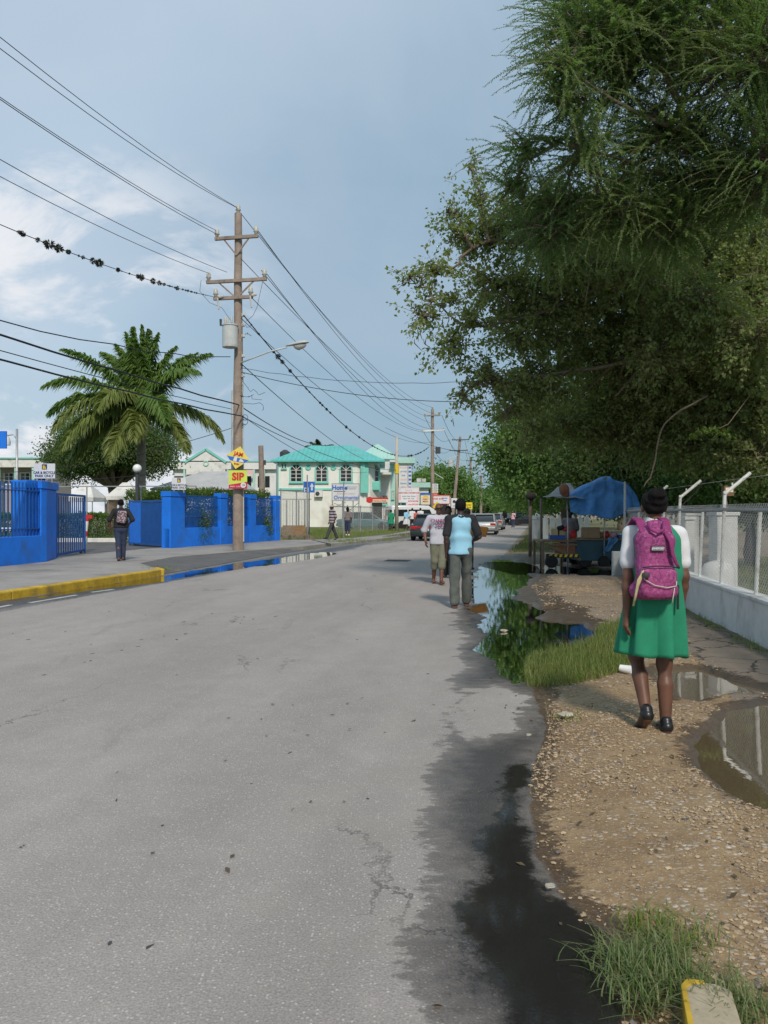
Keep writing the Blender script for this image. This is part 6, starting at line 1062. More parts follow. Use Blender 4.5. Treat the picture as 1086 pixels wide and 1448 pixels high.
# white gatepost and pickets beyond the stall
pillar_thing(P(759, 0, 38).x, 38, .45, .4, 1.15, 'white domed gatepost beyond the stall poles', WALLW); m_ = MB(); x, y = P(759, 0, 38).x, 38; m_.lathe((x, y, 1.2), [(.24, 0), (.2, .12), (.08, .22), (.01, .25)], 12); tag(m_.build('gatepost_dome', WALLW, smooth=True), 'white dome on top of the gatepost beyond the stall', 'dome')
rt = empty('picket_wall', (P(768, 0, 37).x, 37, .0), 0, 'white pointed picket wall seen beneath the tarpaulin', 'wall')
for k in range(7): x_ = k * .32; m_ = MB(); m_._add([(x_, 0, 0), (x_ + .24, 0, 0), (x_ + .24, 0, 1.15), (x_ + .12, 0, 1.38), (x_, 0, 1.15), (x_, .08, 0), (x_ + .24, .08, 0), (x_ + .24, .08, 1.15), (x_ + .12, .08, 1.38), (x_, .08, 1.15)], [(0, 1, 2, 3, 4), (9, 8, 7, 6, 5), (0, 4, 9, 5), (1, 6, 7, 2), (2, 7, 8, 3), (3, 8, 9, 4)]); m_.build('picket', WHITEP, rt)
# sewer grate on the road, white lane dashes by the left kerb
m_ = MB(); cxy = G(562, 793.5); rt = empty('drain_cover', (*cxy, 0), -.2, 'dark iron drain cover in the middle of the road', 'drain cover'); m_.box((0, 0, .002), (.75, .62, .02)); m_.build('frame', DKST, rt); m_ = MB()
for k in range(8): m_.box((-.3 + k * .086, 0, .018), (.03, .5, .012))
m_.build('bars', mat('grate_rust', (.10, .08, .06), .7, .2, 10), rt)
LINE = mat('worn_road_paint', (.50, .49, .46), .8, .2, 6, dirt=(.26, .25, .25), dirts=5)
m_ = MB()
for (u0, v0, u1, v1) in ((42, 853, 108, 842), (-20, 863, 15, 856), (130, 838, 160, 834)):
    a, b = G(u0, v0), G(u1, v1); m_.beam((*a, .001), (*b, .001), .09, .005)
o = m_.build('road_marking', LINE); o['kind'] = 'structure'
# ================================================================ people: signed-distance bodies turned into one skin each
class Field:
    def __init__(s, lo, hi, vox):
        s.lo = np.array(lo, float); s.vox = vox; s.n = np.ceil((np.array(hi) - s.lo) / vox).astype(int) + 1; s.d = np.full(s.n, .2, np.float32); s.ax = [s.lo[i] + vox * np.arange(s.n[i]) for i in range(3)]
    def _sub(s, lo, hi, m):
        a = np.maximum(0, np.floor((np.array(lo) - m - s.lo) / s.vox).astype(int)); b = np.minimum(s.n, np.ceil((np.array(hi) + m - s.lo) / s.vox).astype(int) + 1)
        if (b <= a).any(): return None
        sl = tuple(slice(a[i], b[i]) for i in range(3)); X = s.ax[0][sl[0]][:, None, None]; Y = s.ax[1][sl[1]][None, :, None]; Z = s.ax[2][sl[2]][None, None, :]; return sl, X, Y, Z
    def _join(s, sl, d, k, op='u'):
        o = s.d[sl]
        if op == 'u':
            if k > 0: h = np.clip(.5 + .5 * (o - d) / k, 0, 1); s.d[sl] = o * (1 - h) + d * h - k * h * (1 - h)
            else: s.d[sl] = np.minimum(o, d)
        else: s.d[sl] = np.maximum(o, -d)
    def cap(s, a, b, ra, rb, k=.02, sc=(1, 1, 1), op='u'):
        a = np.array(a, float); b = np.array(b, float); sc = np.array(sc, float); R = max(ra, rb) * sc.max() + .06
        q = s._sub(np.minimum(a, b), np.maximum(a, b), R)
        if q is None: return s
        sl, X, Y, Z = q; X, Y, Z = X / sc[0], Y / sc[1], Z / sc[2]; A = a / sc; B = b / sc; e = B - A; L = (e ** 2).sum() + 1e-12
        t_ = np.clip(((X - A[0]) * e[0] + (Y - A[1]) * e[1] + (Z - A[2]) * e[2]) / L, 0, 1)
        d = np.sqrt((X - A[0] - t_ * e[0]) ** 2 + (Y - A[1] - t_ * e[1]) ** 2 + (Z - A[2] - t_ * e[2]) ** 2) - (ra + (rb - ra) * t_)
        s._join(sl, d.astype(np.float32), k, op); return s
    def ell(s, c, r, k=.02, op='u'):
        c = np.array(c, float); r = np.array(r, float); q = s._sub(c - r, c + r, .06)
        if q is None: return s
        sl, X, Y, Z = q; d = (np.sqrt(((X - c[0]) / r[0]) ** 2 + ((Y - c[1]) / r[1]) ** 2 + ((Z - c[2]) / r[2]) ** 2) - 1) * r.min() * 1.1
        s._join(sl, d.astype(np.float32), k, op); return s
    def box(s, c, h, rr, k=.01, M=None, op='u'):
        c = np.array(c, float); h = np.array(h, float); R = np.linalg.norm(h) if M is not None else 0; hh = np.full(3, R) if M is not None else h; q = s._sub(c - hh, c + hh, .06)
        if q is None: return s
        sl, X, Y, Z = q; x, y, z = X - c[0] + 0 * Y + 0 * Z, Y - c[1] + 0 * X + 0 * Z, Z - c[2] + 0 * X + 0 * Y
        if M is not None: Mi = np.array(M); x, y, z = Mi[0, 0] * x + Mi[1, 0] * y + Mi[2, 0] * z, Mi[0, 1] * x + Mi[1, 1] * y + Mi[2, 1] * z, Mi[0, 2] * x + Mi[1, 2] * y + Mi[2, 2] * z
        qx, qy, qz = np.abs(x) - h[0] + rr, np.abs(y) - h[1] + rr, np.abs(z) - h[2] + rr; d = np.sqrt(np.maximum(qx, 0) ** 2 + np.maximum(qy, 0) ** 2 + np.maximum(qz, 0) ** 2) + np.minimum(np.maximum(qx, np.maximum(qy, qz)), 0) - rr
        s._join(sl, d.astype(np.float32), k, op); return s
    def folds(s, amp, f=34, seed=0, zs=.45):
        rs = np.random.RandomState(seed); X, Y, Z = s.ax[0][:, None, None], s.ax[1][None, :, None], s.ax[2][None, None, :]; t_ = np.zeros(s.n, np.float32)
        for i in range(5):
            v = rs.normal(size=3); v[2] *= zs; v /= np.linalg.norm(v); ff = f * rs.uniform(.5, 1.4); w_ = rs.normal(size=3) * 7
            t_ += np.sin(ff * (X * v[0] + Y * v[1] + Z * v[2]) + 1.6 * np.sin(X * w_[0] + Y * w_[1] + Z * w_[2]) + rs.rand() * 6).astype(np.float32)
        s.d += t_ * amp / 3; return s
    def cut(s, axis, val, keep_above):
        A = s.ax[axis]; sh = [1, 1, 1]; sh[axis] = -1; p = (val - A if keep_above else A - val).reshape(sh); s.d = np.maximum(s.d, p.astype(np.float32)); return s
    def mesh(s, name, m, parent, attrs=None):
        s.d[0] = s.d[-1] = .1; s.d[:, 0] = s.d[:, -1] = .1; s.d[:, :, 0] = s.d[:, :, -1] = .1
        g = openvdb.FloatGrid(.2); g.copyFromArray(s.d.astype(np.float32)); p, q = g.convertToQuads(isovalue=0.)
        return np_mesh(name, p * s.vox + s.lo, q[:, ::-1], m, parent, smooth=True)
def ik(a, b, l1, l2, hint):
    a, b, hint = Vector(a), Vector(b), Vector(hint); d = b - a; L = min(d.length, (l1 + l2) * .999); dn = d.normalized(); x = (l1 * l1 - l2 * l2 + L * L) / (2 * L); h = math.sqrt(max(0, l1 * l1 - x * x)); hn = hint - dn * hint.dot(dn)
    hn = hn.normalized() if hn.length > 1e-6 else Vector((0, 1, 0)); return a + dn * x + hn * h, a + dn * L
def skin_mat(name, c):
    t = NT(name); o = t.obj(); c_ = t.mix(t.ramp(t.noise(9, o, 4), .3, .7), tuple(x * .85 for x in c), tuple(x * 1.15 for x in c)); p = t.pbr(c_, .48, t.bump(t.noise(160, o, 2), .1, .001), spec=.45); return t.m
SK1 = skin_mat('skin_brown', (.145, .066, .040)); SK2 = skin_mat('skin_dark', (.085, .040, .026)); SK3 = skin_mat('skin_deep', (.060, .032, .024)); SOLE = skin_mat('skin_sole', (.36, .20, .15))
def cloth_mat(name, c, rough=.85, var=.07, **k): return mat('cloth_' + name, c, rough, var, 9, bump=.25, bscale=400, bdist=.001, **k)
HAIR = mat('black_hair', (.009, .008, .008), .75, .3, 30, bump=.8, bscale=220, bdist=.004, spec=.12)
def person(pos, rz, Hh, label, top, legs, skin=SK2, female=False, feet=((-.055, .12, .0), (.055, -.14, .0)), lift=(0, 0), hands=((-.15, .04, .0), (.15, -.02, .0)), head=(0, 0), hair='short', shoes=None, vox=.012, sleeve=.55, torso_lean=0, group=None, fat=1.0, foldamp=.004, cap=None, fingers=True, skirt=None, armhint=(0, -1, .1), raglan=None, glasses=False, z0=0):
    """local frame: x right, y forward, z up. feet: ankle offsets; hands: wrist offsets relative to a hanging arm"""
    rt = empty('person', (pos[0], pos[1], z0), rz, label, 'person', group); S = Hh; ln = torso_lean
    hip = .525 * S; sh = .815 * S; sw = (.100 if female else .112) * S * (.5 + .5 * fat); hw = .050 * S; fy = ln * .3 * S
    LA = Vector((-hw, 0, hip)), Vector((hw, 0, hip)); SH = Vector((-sw, fy * .85, sh)), Vector((sw, fy * .85, sh)); legL = .245 * S; shank = .238 * S; ank = []; kn = []
    for i in (0, 1): f = feet[i]; k_, a_ = ik(LA[i], (f[0], f[1], .047 * S + f[2]), legL, shank, (0.05 * (1 if i else -1), 1, 0)); kn.append(k_); ank.append(a_)
    ua, fa = .172 * S, .150 * S; wr = []; el = []
    for i in (0, 1):
        h_ = hands[i]; tgt = Vector((h_[0] + (0), h_[1] + fy * .6, sh - .31 * S + h_[2])); e_, w_ = ik(SH[i], tgt, ua, fa, armhint if not isinstance(armhint[0], tuple) else armhint[i]); el.append(e_); wr.append(w_)
    nb = Vector((0, fy * .95, .845 * S)); hd = Vector((head[0] * .01, fy + .012 * S + head[1] * .01, .925 * S))
    allp = [*LA, *SH, *ank, *kn, *wr, *el, hd]; lo = [min(p[i] for p in allp) - .19 for i in range(3)]; hi = [max(p[i] for p in allp) + .17 for i in range(3)]; lo[2] = -.03; hi[2] = S + .12
    hr = S * .5
    F_ = Field(lo, hi, vox); g = .93 if female else 1.0
    # torso, neck and head
    F_.cap((0, 0, hip + .01 * S), (0, fy * .4, .63 * S), .062 * S * fat, .056 * S * fat, .03, sc=(1.42, 1, 1)); F_.cap((0, fy * .4, .64 * S), (0, fy * .8, .775 * S), .056 * S * fat, .060 * S * fat, .03, sc=(1.45 * g, 1, 1))
    F_.cap(SH[0] * .8 + nb * .2 - Vector((0, 0, .01)), SH[1] * .8 + nb * .2 - Vector((0, 0, .01)), .034 * S, .034 * S, .03)
    F_.cap((0, nb.y, .82 * S), (0, hd.y - .006 * S, .885 * S), .034 * S * g, .030 * S * g, .02)
    F_.ell(hd + V(0, -.004 * S, .014 * S), (.043 * S, .054 * S, .057 * S), .01); F_.cap(hd + V(0, .020 * S, -.018 * S), hd + V(0, .030 * S, -.044 * S), .030 * S, .019 * S, .015, sc=(1.08, 1, 1))
    F_.cap(hd + V(0, .050 * S, .004 * S), hd + V(0, .060 * S, -.014 * S), .004 * S, .009 * S, .012); F_.cap(hd + V(-.010 * S, .050 * S, -.030 * S), hd + V(.010 * S, .050 * S, -.030 * S), .007 * S, .007 * S, .008)
    F_.cap(hd + V(-.02 * S, .046 * S, .018 * S), hd + V(.02 * S, .046 * S, .018 * S), .008 * S, .008 * S, .012)
    for sg in (-1, 1): F_.ell(hd + V(sg * .046 * S, -.002 * S, -.004 * S), (.007 * S, .013 * S, .019 * S), .006); F_.ell(hd + V(sg * .019 * S, .056 * S, .006 * S), (.009 * S, .006 * S, .006 * S), 0, 's')
    for i in (0, 1):
        sg = -1 if i == 0 else 1; F_.cap(LA[i], kn[i], .050 * S * g * fat, .032 * S, .03); F_.cap(kn[i], kn[i].lerp(ank[i], .35) + V(0, -.012, 0), .031 * S * fat, .032 * S * (g if female else 1) * fat, .025); F_.cap(kn[i].lerp(ank[i], .35) + V(0, -.012, 0), ank[i], .032 * S, .021 * S, .02)
        pitch = lift[i]; fd = Vector((sg * .12, math.cos(pitch), math.sin(pitch))); F_.cap(ank[i] + V(0, -.02 * S, -.018 * S), ank[i] + fd * .075 * S + V(0, 0, -.028 * S), .021 * S, .017 * S, .02); F_.cap(ank[i] + fd * .075 * S + V(0, 0, -.028 * S), ank[i] + fd * .105 * S + V(0, 0, -.030 * S), .018 * S, .012 * S, .015, sc=(1.3, 1, .9))
        F_.cap(SH[i], el[i], .030 * S * g * fat, .024 * S * g, .025); F_.cap(el[i], el[i].lerp(wr[i], .3), .024 * S * g, .025 * S * g, .02); F_.cap(el[i].lerp(wr[i], .3), wr[i], .024 * S * g, .0155 * S * g, .015)
        # hand: palm, four unequal curled fingers, thumb from the side of the palm
        ad = (wr[i] - el[i]).normalized(); fw = Vector((0, 1, 0)); fw = (fw - ad * fw.dot(ad)).normalized(); sd_ = ad.cross(fw) * (1 if i == 0 else -1); inn = sd_ if sd_.x * sg < 0 else -sd_; pc = wr[i] + ad * .045 * S * .9
        F_.cap(wr[i], pc + ad * .008 * S, .014 * S, .0155 * S, .01, sc=(.8, 1.3, 1) if abs(ad.z) > .6 else (1, 1, 1))
        if fingers:
            for j, (L_, o_) in enumerate(((.041, .019), (.046, .007), (.043, -.005), (.034, -.017))):
                b0 = pc + fw * o_ * S + ad * .008 * S; m1 = b0 + ad * L_ * .5 * S + inn * .006 * S; m2 = m1 + (ad * .8 + inn * .65).normalized() * L_ * .5 * S; rr = max(.0052 * S, vox * .8); F_.cap(b0, m1, rr, rr * .95, .004); F_.cap(m1, m2, rr * .95, rr * .75, .002)
            b0 = wr[i] + ad * .018 * S + fw * .016 * S; m1 = b0 + (ad * .6 + fw * .65 + inn * .3).normalized() * .028 * S; F_.cap(b0, m1, .0075 * S, .0065 * S, .006); F_.cap(m1, m1 + (ad * .9 + inn * .35).normalized() * .022 * S, .0065 * S, .005 * S, .003)
        else: F_.cap(pc, pc + ad * .035 * S + inn * .01 * S, .013 * S, .009 * S, .01)
    F_.mesh('body', skin, rt)
    sk = 1.0; em = .010 + vox * .35
    # trousers / shorts / skirt
    kind, lm = legs[0], legs[1]
    if kind in ('long', 'capri', 'loose'):
        F2 = Field(lo, hi, vox); ex = {'long': .012, 'capri': .018, 'loose': .017}[kind] + vox * .3; end = {'long': .97, 'capri': .30, 'loose': .99}[kind]
        F2.cap((0, -.004, hip - .01 * S), (0, 0, .592 * S), .066 * S * fat + em * .4, .058 * S * fat + em * .6, .02, sc=(1.36, 1, 1))
        for i in (0, 1):
            ke = kn[i].lerp(ank[i], end); F2.cap(LA[i], kn[i], .052 * S * g * fat + ex * .7, .034 * S + ex, .03); F2.cap(kn[i], ke, .035 * S + ex, (.028 if kind != 'capri' else .036) * S + ex * (1.2 if kind == 'loose' else 1), .02)
        F2.folds(foldamp * (1.5 if kind == 'loose' else 1), 22 if kind == 'loose' else 30, 3, 1.1); F2.cut(2, .605 * S, False); F2.mesh('trousers', lm, rt)
    if top:
        F3 = Field(lo, hi, vox); tl = .512 * S if not female else (.63 * S if raglan is None and skirt and S < 1.65 and vox < .01 else .56 * S); ex = .012 * (1.4 if not female else 1) + vox * .3
        F3.cap((0, 0, tl), (0, fy * .4, .64 * S), .073 * S * fat + ex * .8, .062 * S * fat + ex * .9, .03, sc=(1.42 * (1 if not female else .97), 1, 1)); F3.cap((0, fy * .4, .64 * S), (0, fy * .8, .778 * S), .059 * S * fat + ex, .062 * S * fat + ex * .7, .03, sc=(1.45 * g, 1, 1)); F3.cap(SH[0] * .8 + nb * .2 - Vector((0, 0, .01)), SH[1] * .8 + nb * .2 - Vector((0, 0, .01)), .034 * S + ex * .6, .034 * S + ex * .6, .03); F3.cap((0, nb.y, .80 * S), (0, nb.y, .842 * S), .040 * S, .036 * S + .004, .03)
        if not raglan:
            for i in (0, 1):
                e = SH[i].lerp(el[i], min(1, sleeve * 1.8)) if sleeve <= .55 else el[i]; F3.cap(SH[i], e, .030 * S * g + ex * .6, .032 * S * g + ex * .9, .022)
                if sleeve > .7: F3.cap(el[i], wr[i], .027 * S + ex, .020 * S + ex * .7, .02)
        F3.folds(foldamp * 1.2, 22, 5, .9); F3.cut(2, tl - .022 * S, True); F3.mesh('shirt', top, rt)
        if raglan:
            F4 = Field(lo, hi, vox)
            for i in (0, 1): e = SH[i].lerp(el[i], .82); F4.cap(SH[i], e, .034 * S + ex * .6, .033 * S + ex * .7, .02); F4.cap(SH[i], Vector((SH[i].x * .32, nb.y, .838 * S)), .031 * S + ex * .8, .028 * S + ex * .3, .02)
            F4.folds(foldamp, 30, 8); F4.mesh('sleeves', raglan, rt)
    if skirt:     # pleated skirt as a lofted surface
        sm, z1, z2, r1, r2, npl = skirt; nu, nv = 192, 22; U = np.linspace(0, 2 * np.pi, nu, endpoint=False)[:, None]; T_ = np.linspace(0, 1, nv)[None]
        pl_ = np.sin(U * npl + .8 * np.sin(U * 2)) * .7 + .5 * np.abs(np.sin(U * npl * .5 + .4)) ** .6; R = r1 + (r2 - r1) * T_ ** .85; amp = .040 * T_ ** .7; Rp = R + amp * pl_ + .012 * T_ * np.sin(U * 3 + 1); Rp = Rp + .006 * np.sin(U * 11 + 4 * T_) * T_
        mid = (kn[0] + kn[1]) / 2; x = Rp * np.cos(U + .05 * T_) * 1.12; y = Rp * np.sin(U + .05 * T_) * .88 + mid.y * .5 * T_; z = z1 + (z2 - z1) * T_ + .007 * np.sin(U * npl + .6) * T_ + .012 * np.sin(U - 2.2) * T_
        v = np.stack([x + 0 * T_, y, z + 0 * U], -1).reshape(-1, 3); a = np.arange(nu)[:, None] * nv; b = (np.arange(nu)[:, None] + 1) % nu * nv; j = np.arange(nv - 1)[None]; f = np.stack([a + j, a + j + 1, b + j + 1, b + j], -1).reshape(-1, 4)
        o = np_mesh('skirt', v, f, sm, rt, smooth=True); so_ = o.modifiers.new('s', 'SOLIDIFY'); so_.thickness = .004
    # shoes
    if shoes:
        for i in (0, 1):
            sg = -1 if i == 0 else 1; pitch = lift[i]; fd = Vector((sg * .12, math.cos(pitch), math.sin(pitch))); up = Vector((0, -math.sin(pitch), math.cos(pitch)))
            F5 = Field([min(ank[i][k], (ank[i] + fd * .14 * S)[k]) - .09 for k in range(3)], [max(ank[i][k], (ank[i] + fd * .14 * S)[k]) + .09 for k in range(3)], min(vox, .007))
            F5.cap(ank[i] + V(0, -.018 * S, -.010 * S), ank[i] + fd * .072 * S + V(0, 0, -.026 * S), .026 * S, .021 * S, .015); F5.cap(ank[i] + fd * .072 * S + V(0, 0, -.028 * S), ank[i] + fd * .108 * S + V(0, 0, -.030 * S), .021 * S, .017 * S, .015, sc=(1.25, 1, .9)); F5.cap(ank[i] + V(0, -.005, -.01), ank[i] + V(0, -.012, .012 * S), .025 * S, .024 * S, .01)
            F5.mesh('shoe', shoes, rt)
    # hair
    F6 = Field([hd[k] - .17 for k in range(3)], [hd[k] + .19 for k in range(3)], min(vox, .009)); hm = HAIR
    if hair == 'short': F6.ell(hd + V(0, -.010 * S, .020 * S), (.047 * S, .056 * S, .058 * S), 0); F6.ell(hd + V(0, .062 * S, -.010 * S), (.05 * S, .038 * S, .048 * S), 0, 's'); F6.cut(2, hd.z - .016 * S, True)
    if hair == 'afro': F6.ell(hd + V(0, -.012 * S, .024 * S), (.052 * S, .062 * S, .062 * S), 0); F6.ell(hd + V(0, .066 * S, -.012 * S), (.05 * S, .038 * S, .048 * S), 0, 's'); F6.cut(2, hd.z - .026 * S, True)
    if hair == 'long': F6.ell(hd + V(0, -.010 * S, .018 * S), (.050 * S, .060 * S, .062 * S), 0); F6.cap(hd + V(0, -.035 * S, 0), hd + V(0, -.045 * S, -.085 * S), .042 * S, .030 * S, .02, sc=(1.3, .9, 1)); F6.ell(hd + V(0, .066 * S, -.012 * S), (.042 * S, .040 * S, .050 * S), 0, 's')
    if hair in ('bun',): F6.ell(hd + V(0, -.010 * S, .018 * S), (.0505 * S, .058 * S, .056 * S), 0); F6.ell(hd + V(0, .062 * S, -.014 * S), (.05 * S, .038 * S, .050 * S), 0, 's'); F6.cut(2, hd.z - .030 * S, True); F6.ell(hd + V(.0, -.060 * S, .050 * S), (.032 * S, .026 * S, .030 * S), .006); F6.folds(.007, 95, 4, 1)
    if hair: F6.mesh('hair', hm, rt)
    if cap:
        F7 = Field([hd[k] - .2 for k in range(3)], [hd[k] + .25 for k in range(3)], min(vox, .01)); F7.ell(hd + V(0, -.006 * S, .026 * S), (.050 * S, .060 * S, .048 * S), 0); F7.cut(2, hd.z + .022 * S, True); F7.ell(hd + V(0, .055 * S, .026 * S), (.040 * S, .040 * S, .006 * S), .004); F7.mesh('cap', cap, rt)
    if glasses:
        m_ = MB()
        for sg in (-1, 1): m_.box(hd + V(sg * .021 * S, .060 * S, .006 * S), (.034 * S, .008 * S, .018 * S)); m_.beam(hd + V(sg * .040 * S, .056 * S, .008 * S), hd + V(sg * .047 * S, 0, .004 * S), .004, .005)
        m_.box(hd + V(0, .063 * S, .008 * S), (.012 * S, .005 * S, .004 * S)); m_.build('sunglasses', mat('black_lens', (.01, .01, .01), .15), rt)
    return rt, dict(hd=hd, sh=SH, wr=wr, el=el, ank=ank, nb=nb, S=S)
GREEN = cloth_mat('school_green', (.018, .25, .135)); WHITEC = cloth_mat('white', (.70, .70, .72)); BLKC = cloth_mat('black', (.018, .018, .022)); LBLUE = cloth_mat('light_blue', (.30, .58, .74)); DENIM = cloth_mat('faded_black_denim', (.095, .105, .095), var=.22, dirt=(.16, .17, .14), dirts=4); OLIVEC = cloth_mat('olive_grey', (.17, .17, .12), var=.12); GREYW = cloth_mat('grey_white', (.52, .52, .58)); NAVY = cloth_mat('navy_denim', (.03, .045, .09), var=.2); SHOE = mat('black_leather', (.012, .012, .013), .35, .2, 20); GREYC = cloth_mat('charcoal', (.055, .055, .055)); REDC = cloth_mat('coral', (.55, .12, .08)); PINKC = cloth_mat('pink', (.62, .38, .42)); BLUEC = cloth_mat('mid_blue', (.05, .14, .32)); SANDAL = mat('brown_sandal', (.16, .07, .04), .6); GREYT = cloth_mat('grey_top', (.20, .17, .17)); WHITES = mat('white_trainer', (.65, .65, .65), .5)
# ---------------------------------------------------------------- the schoolgirl
gy = 5.34; gxx = 1.815
rt, J = person((gxx, gy), math.radians(-3), 1.645, 'schoolgirl in green pinafore and white blouse walking away with a pink backpack', WHITEC, ('none', None), SK1, True, feet=((-.062, -.02, .075), (.066, -.02, .0)), lift=(-.75, -.02), hands=((-.20, -.05, -.02), (.185, .05, -.01)), hair='bun', shoes=SHOE, vox=.0062, sleeve=.36, foldamp=.0055, fat=.90, armhint=((-.35, -1, 0), (.35, -1, 0)), skirt=(GREEN, 1.06, .52, .147, .178, 8), z0=.012)
S = 1.645
F_ = Field((-.27, -.22, .82), (.27, .22, 1.44), .0065)       # pinafore bodice over the blouse
F_.cap((0, 0, .59 * S), (0, 0, .66 * S), .080 * S, .076 * S, .02, sc=(1.32, 1, 1)); F_.cap((0, 0, .66 * S), (0, 0, .79 * S), .074 * S, .072 * S, .02, sc=(1.55, 1, 1)); F_.cap((-.055, 0, .80 * S), (-.06, 0, .835 * S), .052, .046, .02, sc=(1, 1.25, 1)); F_.cap((.055, 0, .80 * S), (.06, 0, .835 * S), .052, .046, .02, sc=(1, 1.25, 1))
F_.cap((-.19, 0, 1.34), (-.165, 0, 1.22), .05, .04, 0, op='s'); F_.cap((.19, 0, 1.34), (.165, 0, 1.22), .05, .04, 0, op='s'); F_.folds(.002, 26, 2); F_.cut(2, .985, True); F_.mesh('pinafore_bodice', GREEN, rt)
F_ = Field((-.15, -.15, 1.3), (.15, .15, 1.5), .005); F_.cap((0, 0, 1.385), (0, .004, 1.425), .070, .052, 0, sc=(1.15, 1, 1)); F_.cap((0, 0, 1.40), (0, .004, 1.5), .046, .044, 0, op='s'); F_.mesh('collar', WHITEC, rt)
m_ = MB(); hdp = J['hd']; c = hdp + V(0, -.062 * S, .046 * S); m_.tube([c + V(math.cos(a) * .030, -.002, math.sin(a) * .030) for a in np.linspace(0, 6.283, 24)], .006, 8); m_.build('hair_band', mat('hair_band_cloth', (.05, .035, .06), .8), rt, smooth=True)
m_ = MB(); m_.box((.118, -.112, .93), (.012, .016, .16)); m_.build('pen', mat('dark_pen', (.02, .02, .025), .4), rt)
# backpack: a thing carried on her back
t = NT('backpack_pattern'); o = t.obj(); v1 = t.voro(26, t.n('VectorMath', operation='ADD').outputs[0], 'DISTANCE_TO_EDGE'); vm = [x for x in t.t.nodes if x.type == 'VECT_MATH'][-1]; t.l(o, vm.inputs[0]); t.l(t.scale(t.noise(16, o, 3, col=True), (.07, .07, .07)), vm.inputs[1])
c = t.mix(t.ramp(v1, .08, .02), (.29, .045, .175), (.13, .018, .10)); c = t.mix(t.ramp(t.noise(40, o, 4), .52, .62, 0, .5), c, (.50, .16, .31)); c = t.mix(t.ramp(t.noise(5, o, 3), .4, .6, 0, .2), c, (.52, .10, .27)); t.pbr(c, .8, t.bump(t.noise(90, o, 3), .3, .003)); PACK = t.m
PTRIM = mat('backpack_trim', (.25, .03, .14), .8, .15, 20); ZIP = mat('black_zip', (.02, .015, .02), .5)
bp = empty('backpack', (gxx - .060, gy - .185, .012), math.radians(-3), 'pink patterned backpack with a hanging key cord worn by the schoolgirl', 'backpack')
F_ = Field((-.22, -.2, .85), (.22, .2, 1.5), .006); F_.box((0, .01, 1.155), (.122, .075, .215), .07, .02); F_.cap((0, .02, 1.30), (0, .02, 1.395), .075, .045, .05, sc=(1.45, 1, 1)); F_.box((.0, -.065, 1.035), (.120, .055, .105), .05, .02); F_.cap((-.095, .03, .98), (.095, .03, .98), .06, .06, .03); F_.folds(.0035, 28, 9); F_.mesh('main_bag', PACK, bp)
m_ = MB()
def arcp(x0, x1, y, z, dz, n=14): return [V(x0 + (x1 - x0) * i / n, y - .012 * math.sin(math.pi * i / n), z + dz * math.sin(math.pi * i / n)) for i in range(n + 1)]
m_.tube(arcp(-.108, .112, -.108, 1.135, .012), .005, 6); m_.build('zip', ZIP, bp, smooth=True)
m_ = MB(); m_.tube([V(-.055, -.03, 1.425), V(-.045, -.075, 1.375), V(-.01, -.095, 1.355), V(.03, -.085, 1.375), V(.045, -.035, 1.425)], .009, 8); m_.build('grab_handle', PTRIM, bp, smooth=True)
m_ = MB(); m_.box((-.005, -.080, 1.255), (.086, .007, .036)); lb_ = m_.build('brand_patch', mat('patch_navy', (.02, .025, .05), .6), bp, bevel=.003); m_ = MB(); m_.box((-.005, -.0835, 1.255), (.076, .004, .026)); m_.build('patch_border', mat('patch_grey', (.25, .22, .24), .7), lb_); text('JANSPORT', .017, SIGNW, lb_, (-.005, -.087, 1.255), ext=.001, bold=.0005)
for sg in (-1, 1):
    m_ = MB(); P_ = [V(sg * .075, -.02, 1.36), V(sg * .082, .06, 1.43), V(sg * .085, .15, 1.445), V(sg * .09, .24, 1.40), V(sg * .10, .28, 1.28), V(sg * .115, .26, 1.13), V(sg * .13, .18, 1.02), V(sg * .13, .09, .99)]
    for i in range(len(P_) - 1):
        for k in range(1): m_.beam(P_[i] - (P_[i + 1] - P_[i]) * .06, P_[i + 1] + (P_[i + 1] - P_[i]) * .06, .055 if i < 5 else .03, .014, up=(0, 0, 1) if i in (1, 2) else (0, 1, 0))
    m_.build('shoulder_strap', PTRIM, bp, bevel=.004)
m_ = MB(); m_.tube([V(.05, -.055, 1.36), V(.075, -.088, 1.30), V(.085, -.09, 1.22), V(.11, -.085, 1.16), V(.135, -.06, 1.13)], [.02, .022, .018, .014, .01], 8, flat=.5); m_.build('side_panel_flap', PTRIM, bp, smooth=True)
CORD = mat('beige_cord', (.55, .50, .42), .8); m_ = MB(); m_.tube([V(-.115, -.115, 1.115), V(-.10, -.13, 1.06), V(-.04, -.135, 1.025), V(.04, -.135, 1.01), V(.095, -.125, 1.02), V(.10, -.12, 1.05)], .0035, 6); m_.tube([V(.085, -.128, 1.01), V(.075, -.13, .95), V(.07, -.12, .90)], .003, 6); m_.build('cord', CORD, bp, smooth=True)
m_ = MB(); m_.lathe((-.095, -.135, 1.09), [(.022, -.014), (.026, 0), (.022, .014), (.006, .018)], 12); m_.build('badge', mat('dark_charm', (.06, .05, .06), .3), bp, smooth='auto')
m_ = MB(); rs = np.random.RandomState(3)
for k in range(6):
    p0 = V(-.105, -.12, 1.12); m_.tube([p0, p0 + V(-.02 - .004 * k, -.012, -.06), p0 + V(-.045 - .008 * rs.rand(), -.01 + .02 * rs.rand(), -.14 - .02 * rs.rand()), p0 + V(-.06 - .01 * rs.rand(), .0, -.20 - .03 * rs.rand())], [.003, .004, .005, .006], 5)
m_.build('key_tassel', mat('yellow_tassel', (.50, .42, .22), .8), bp, smooth=True)
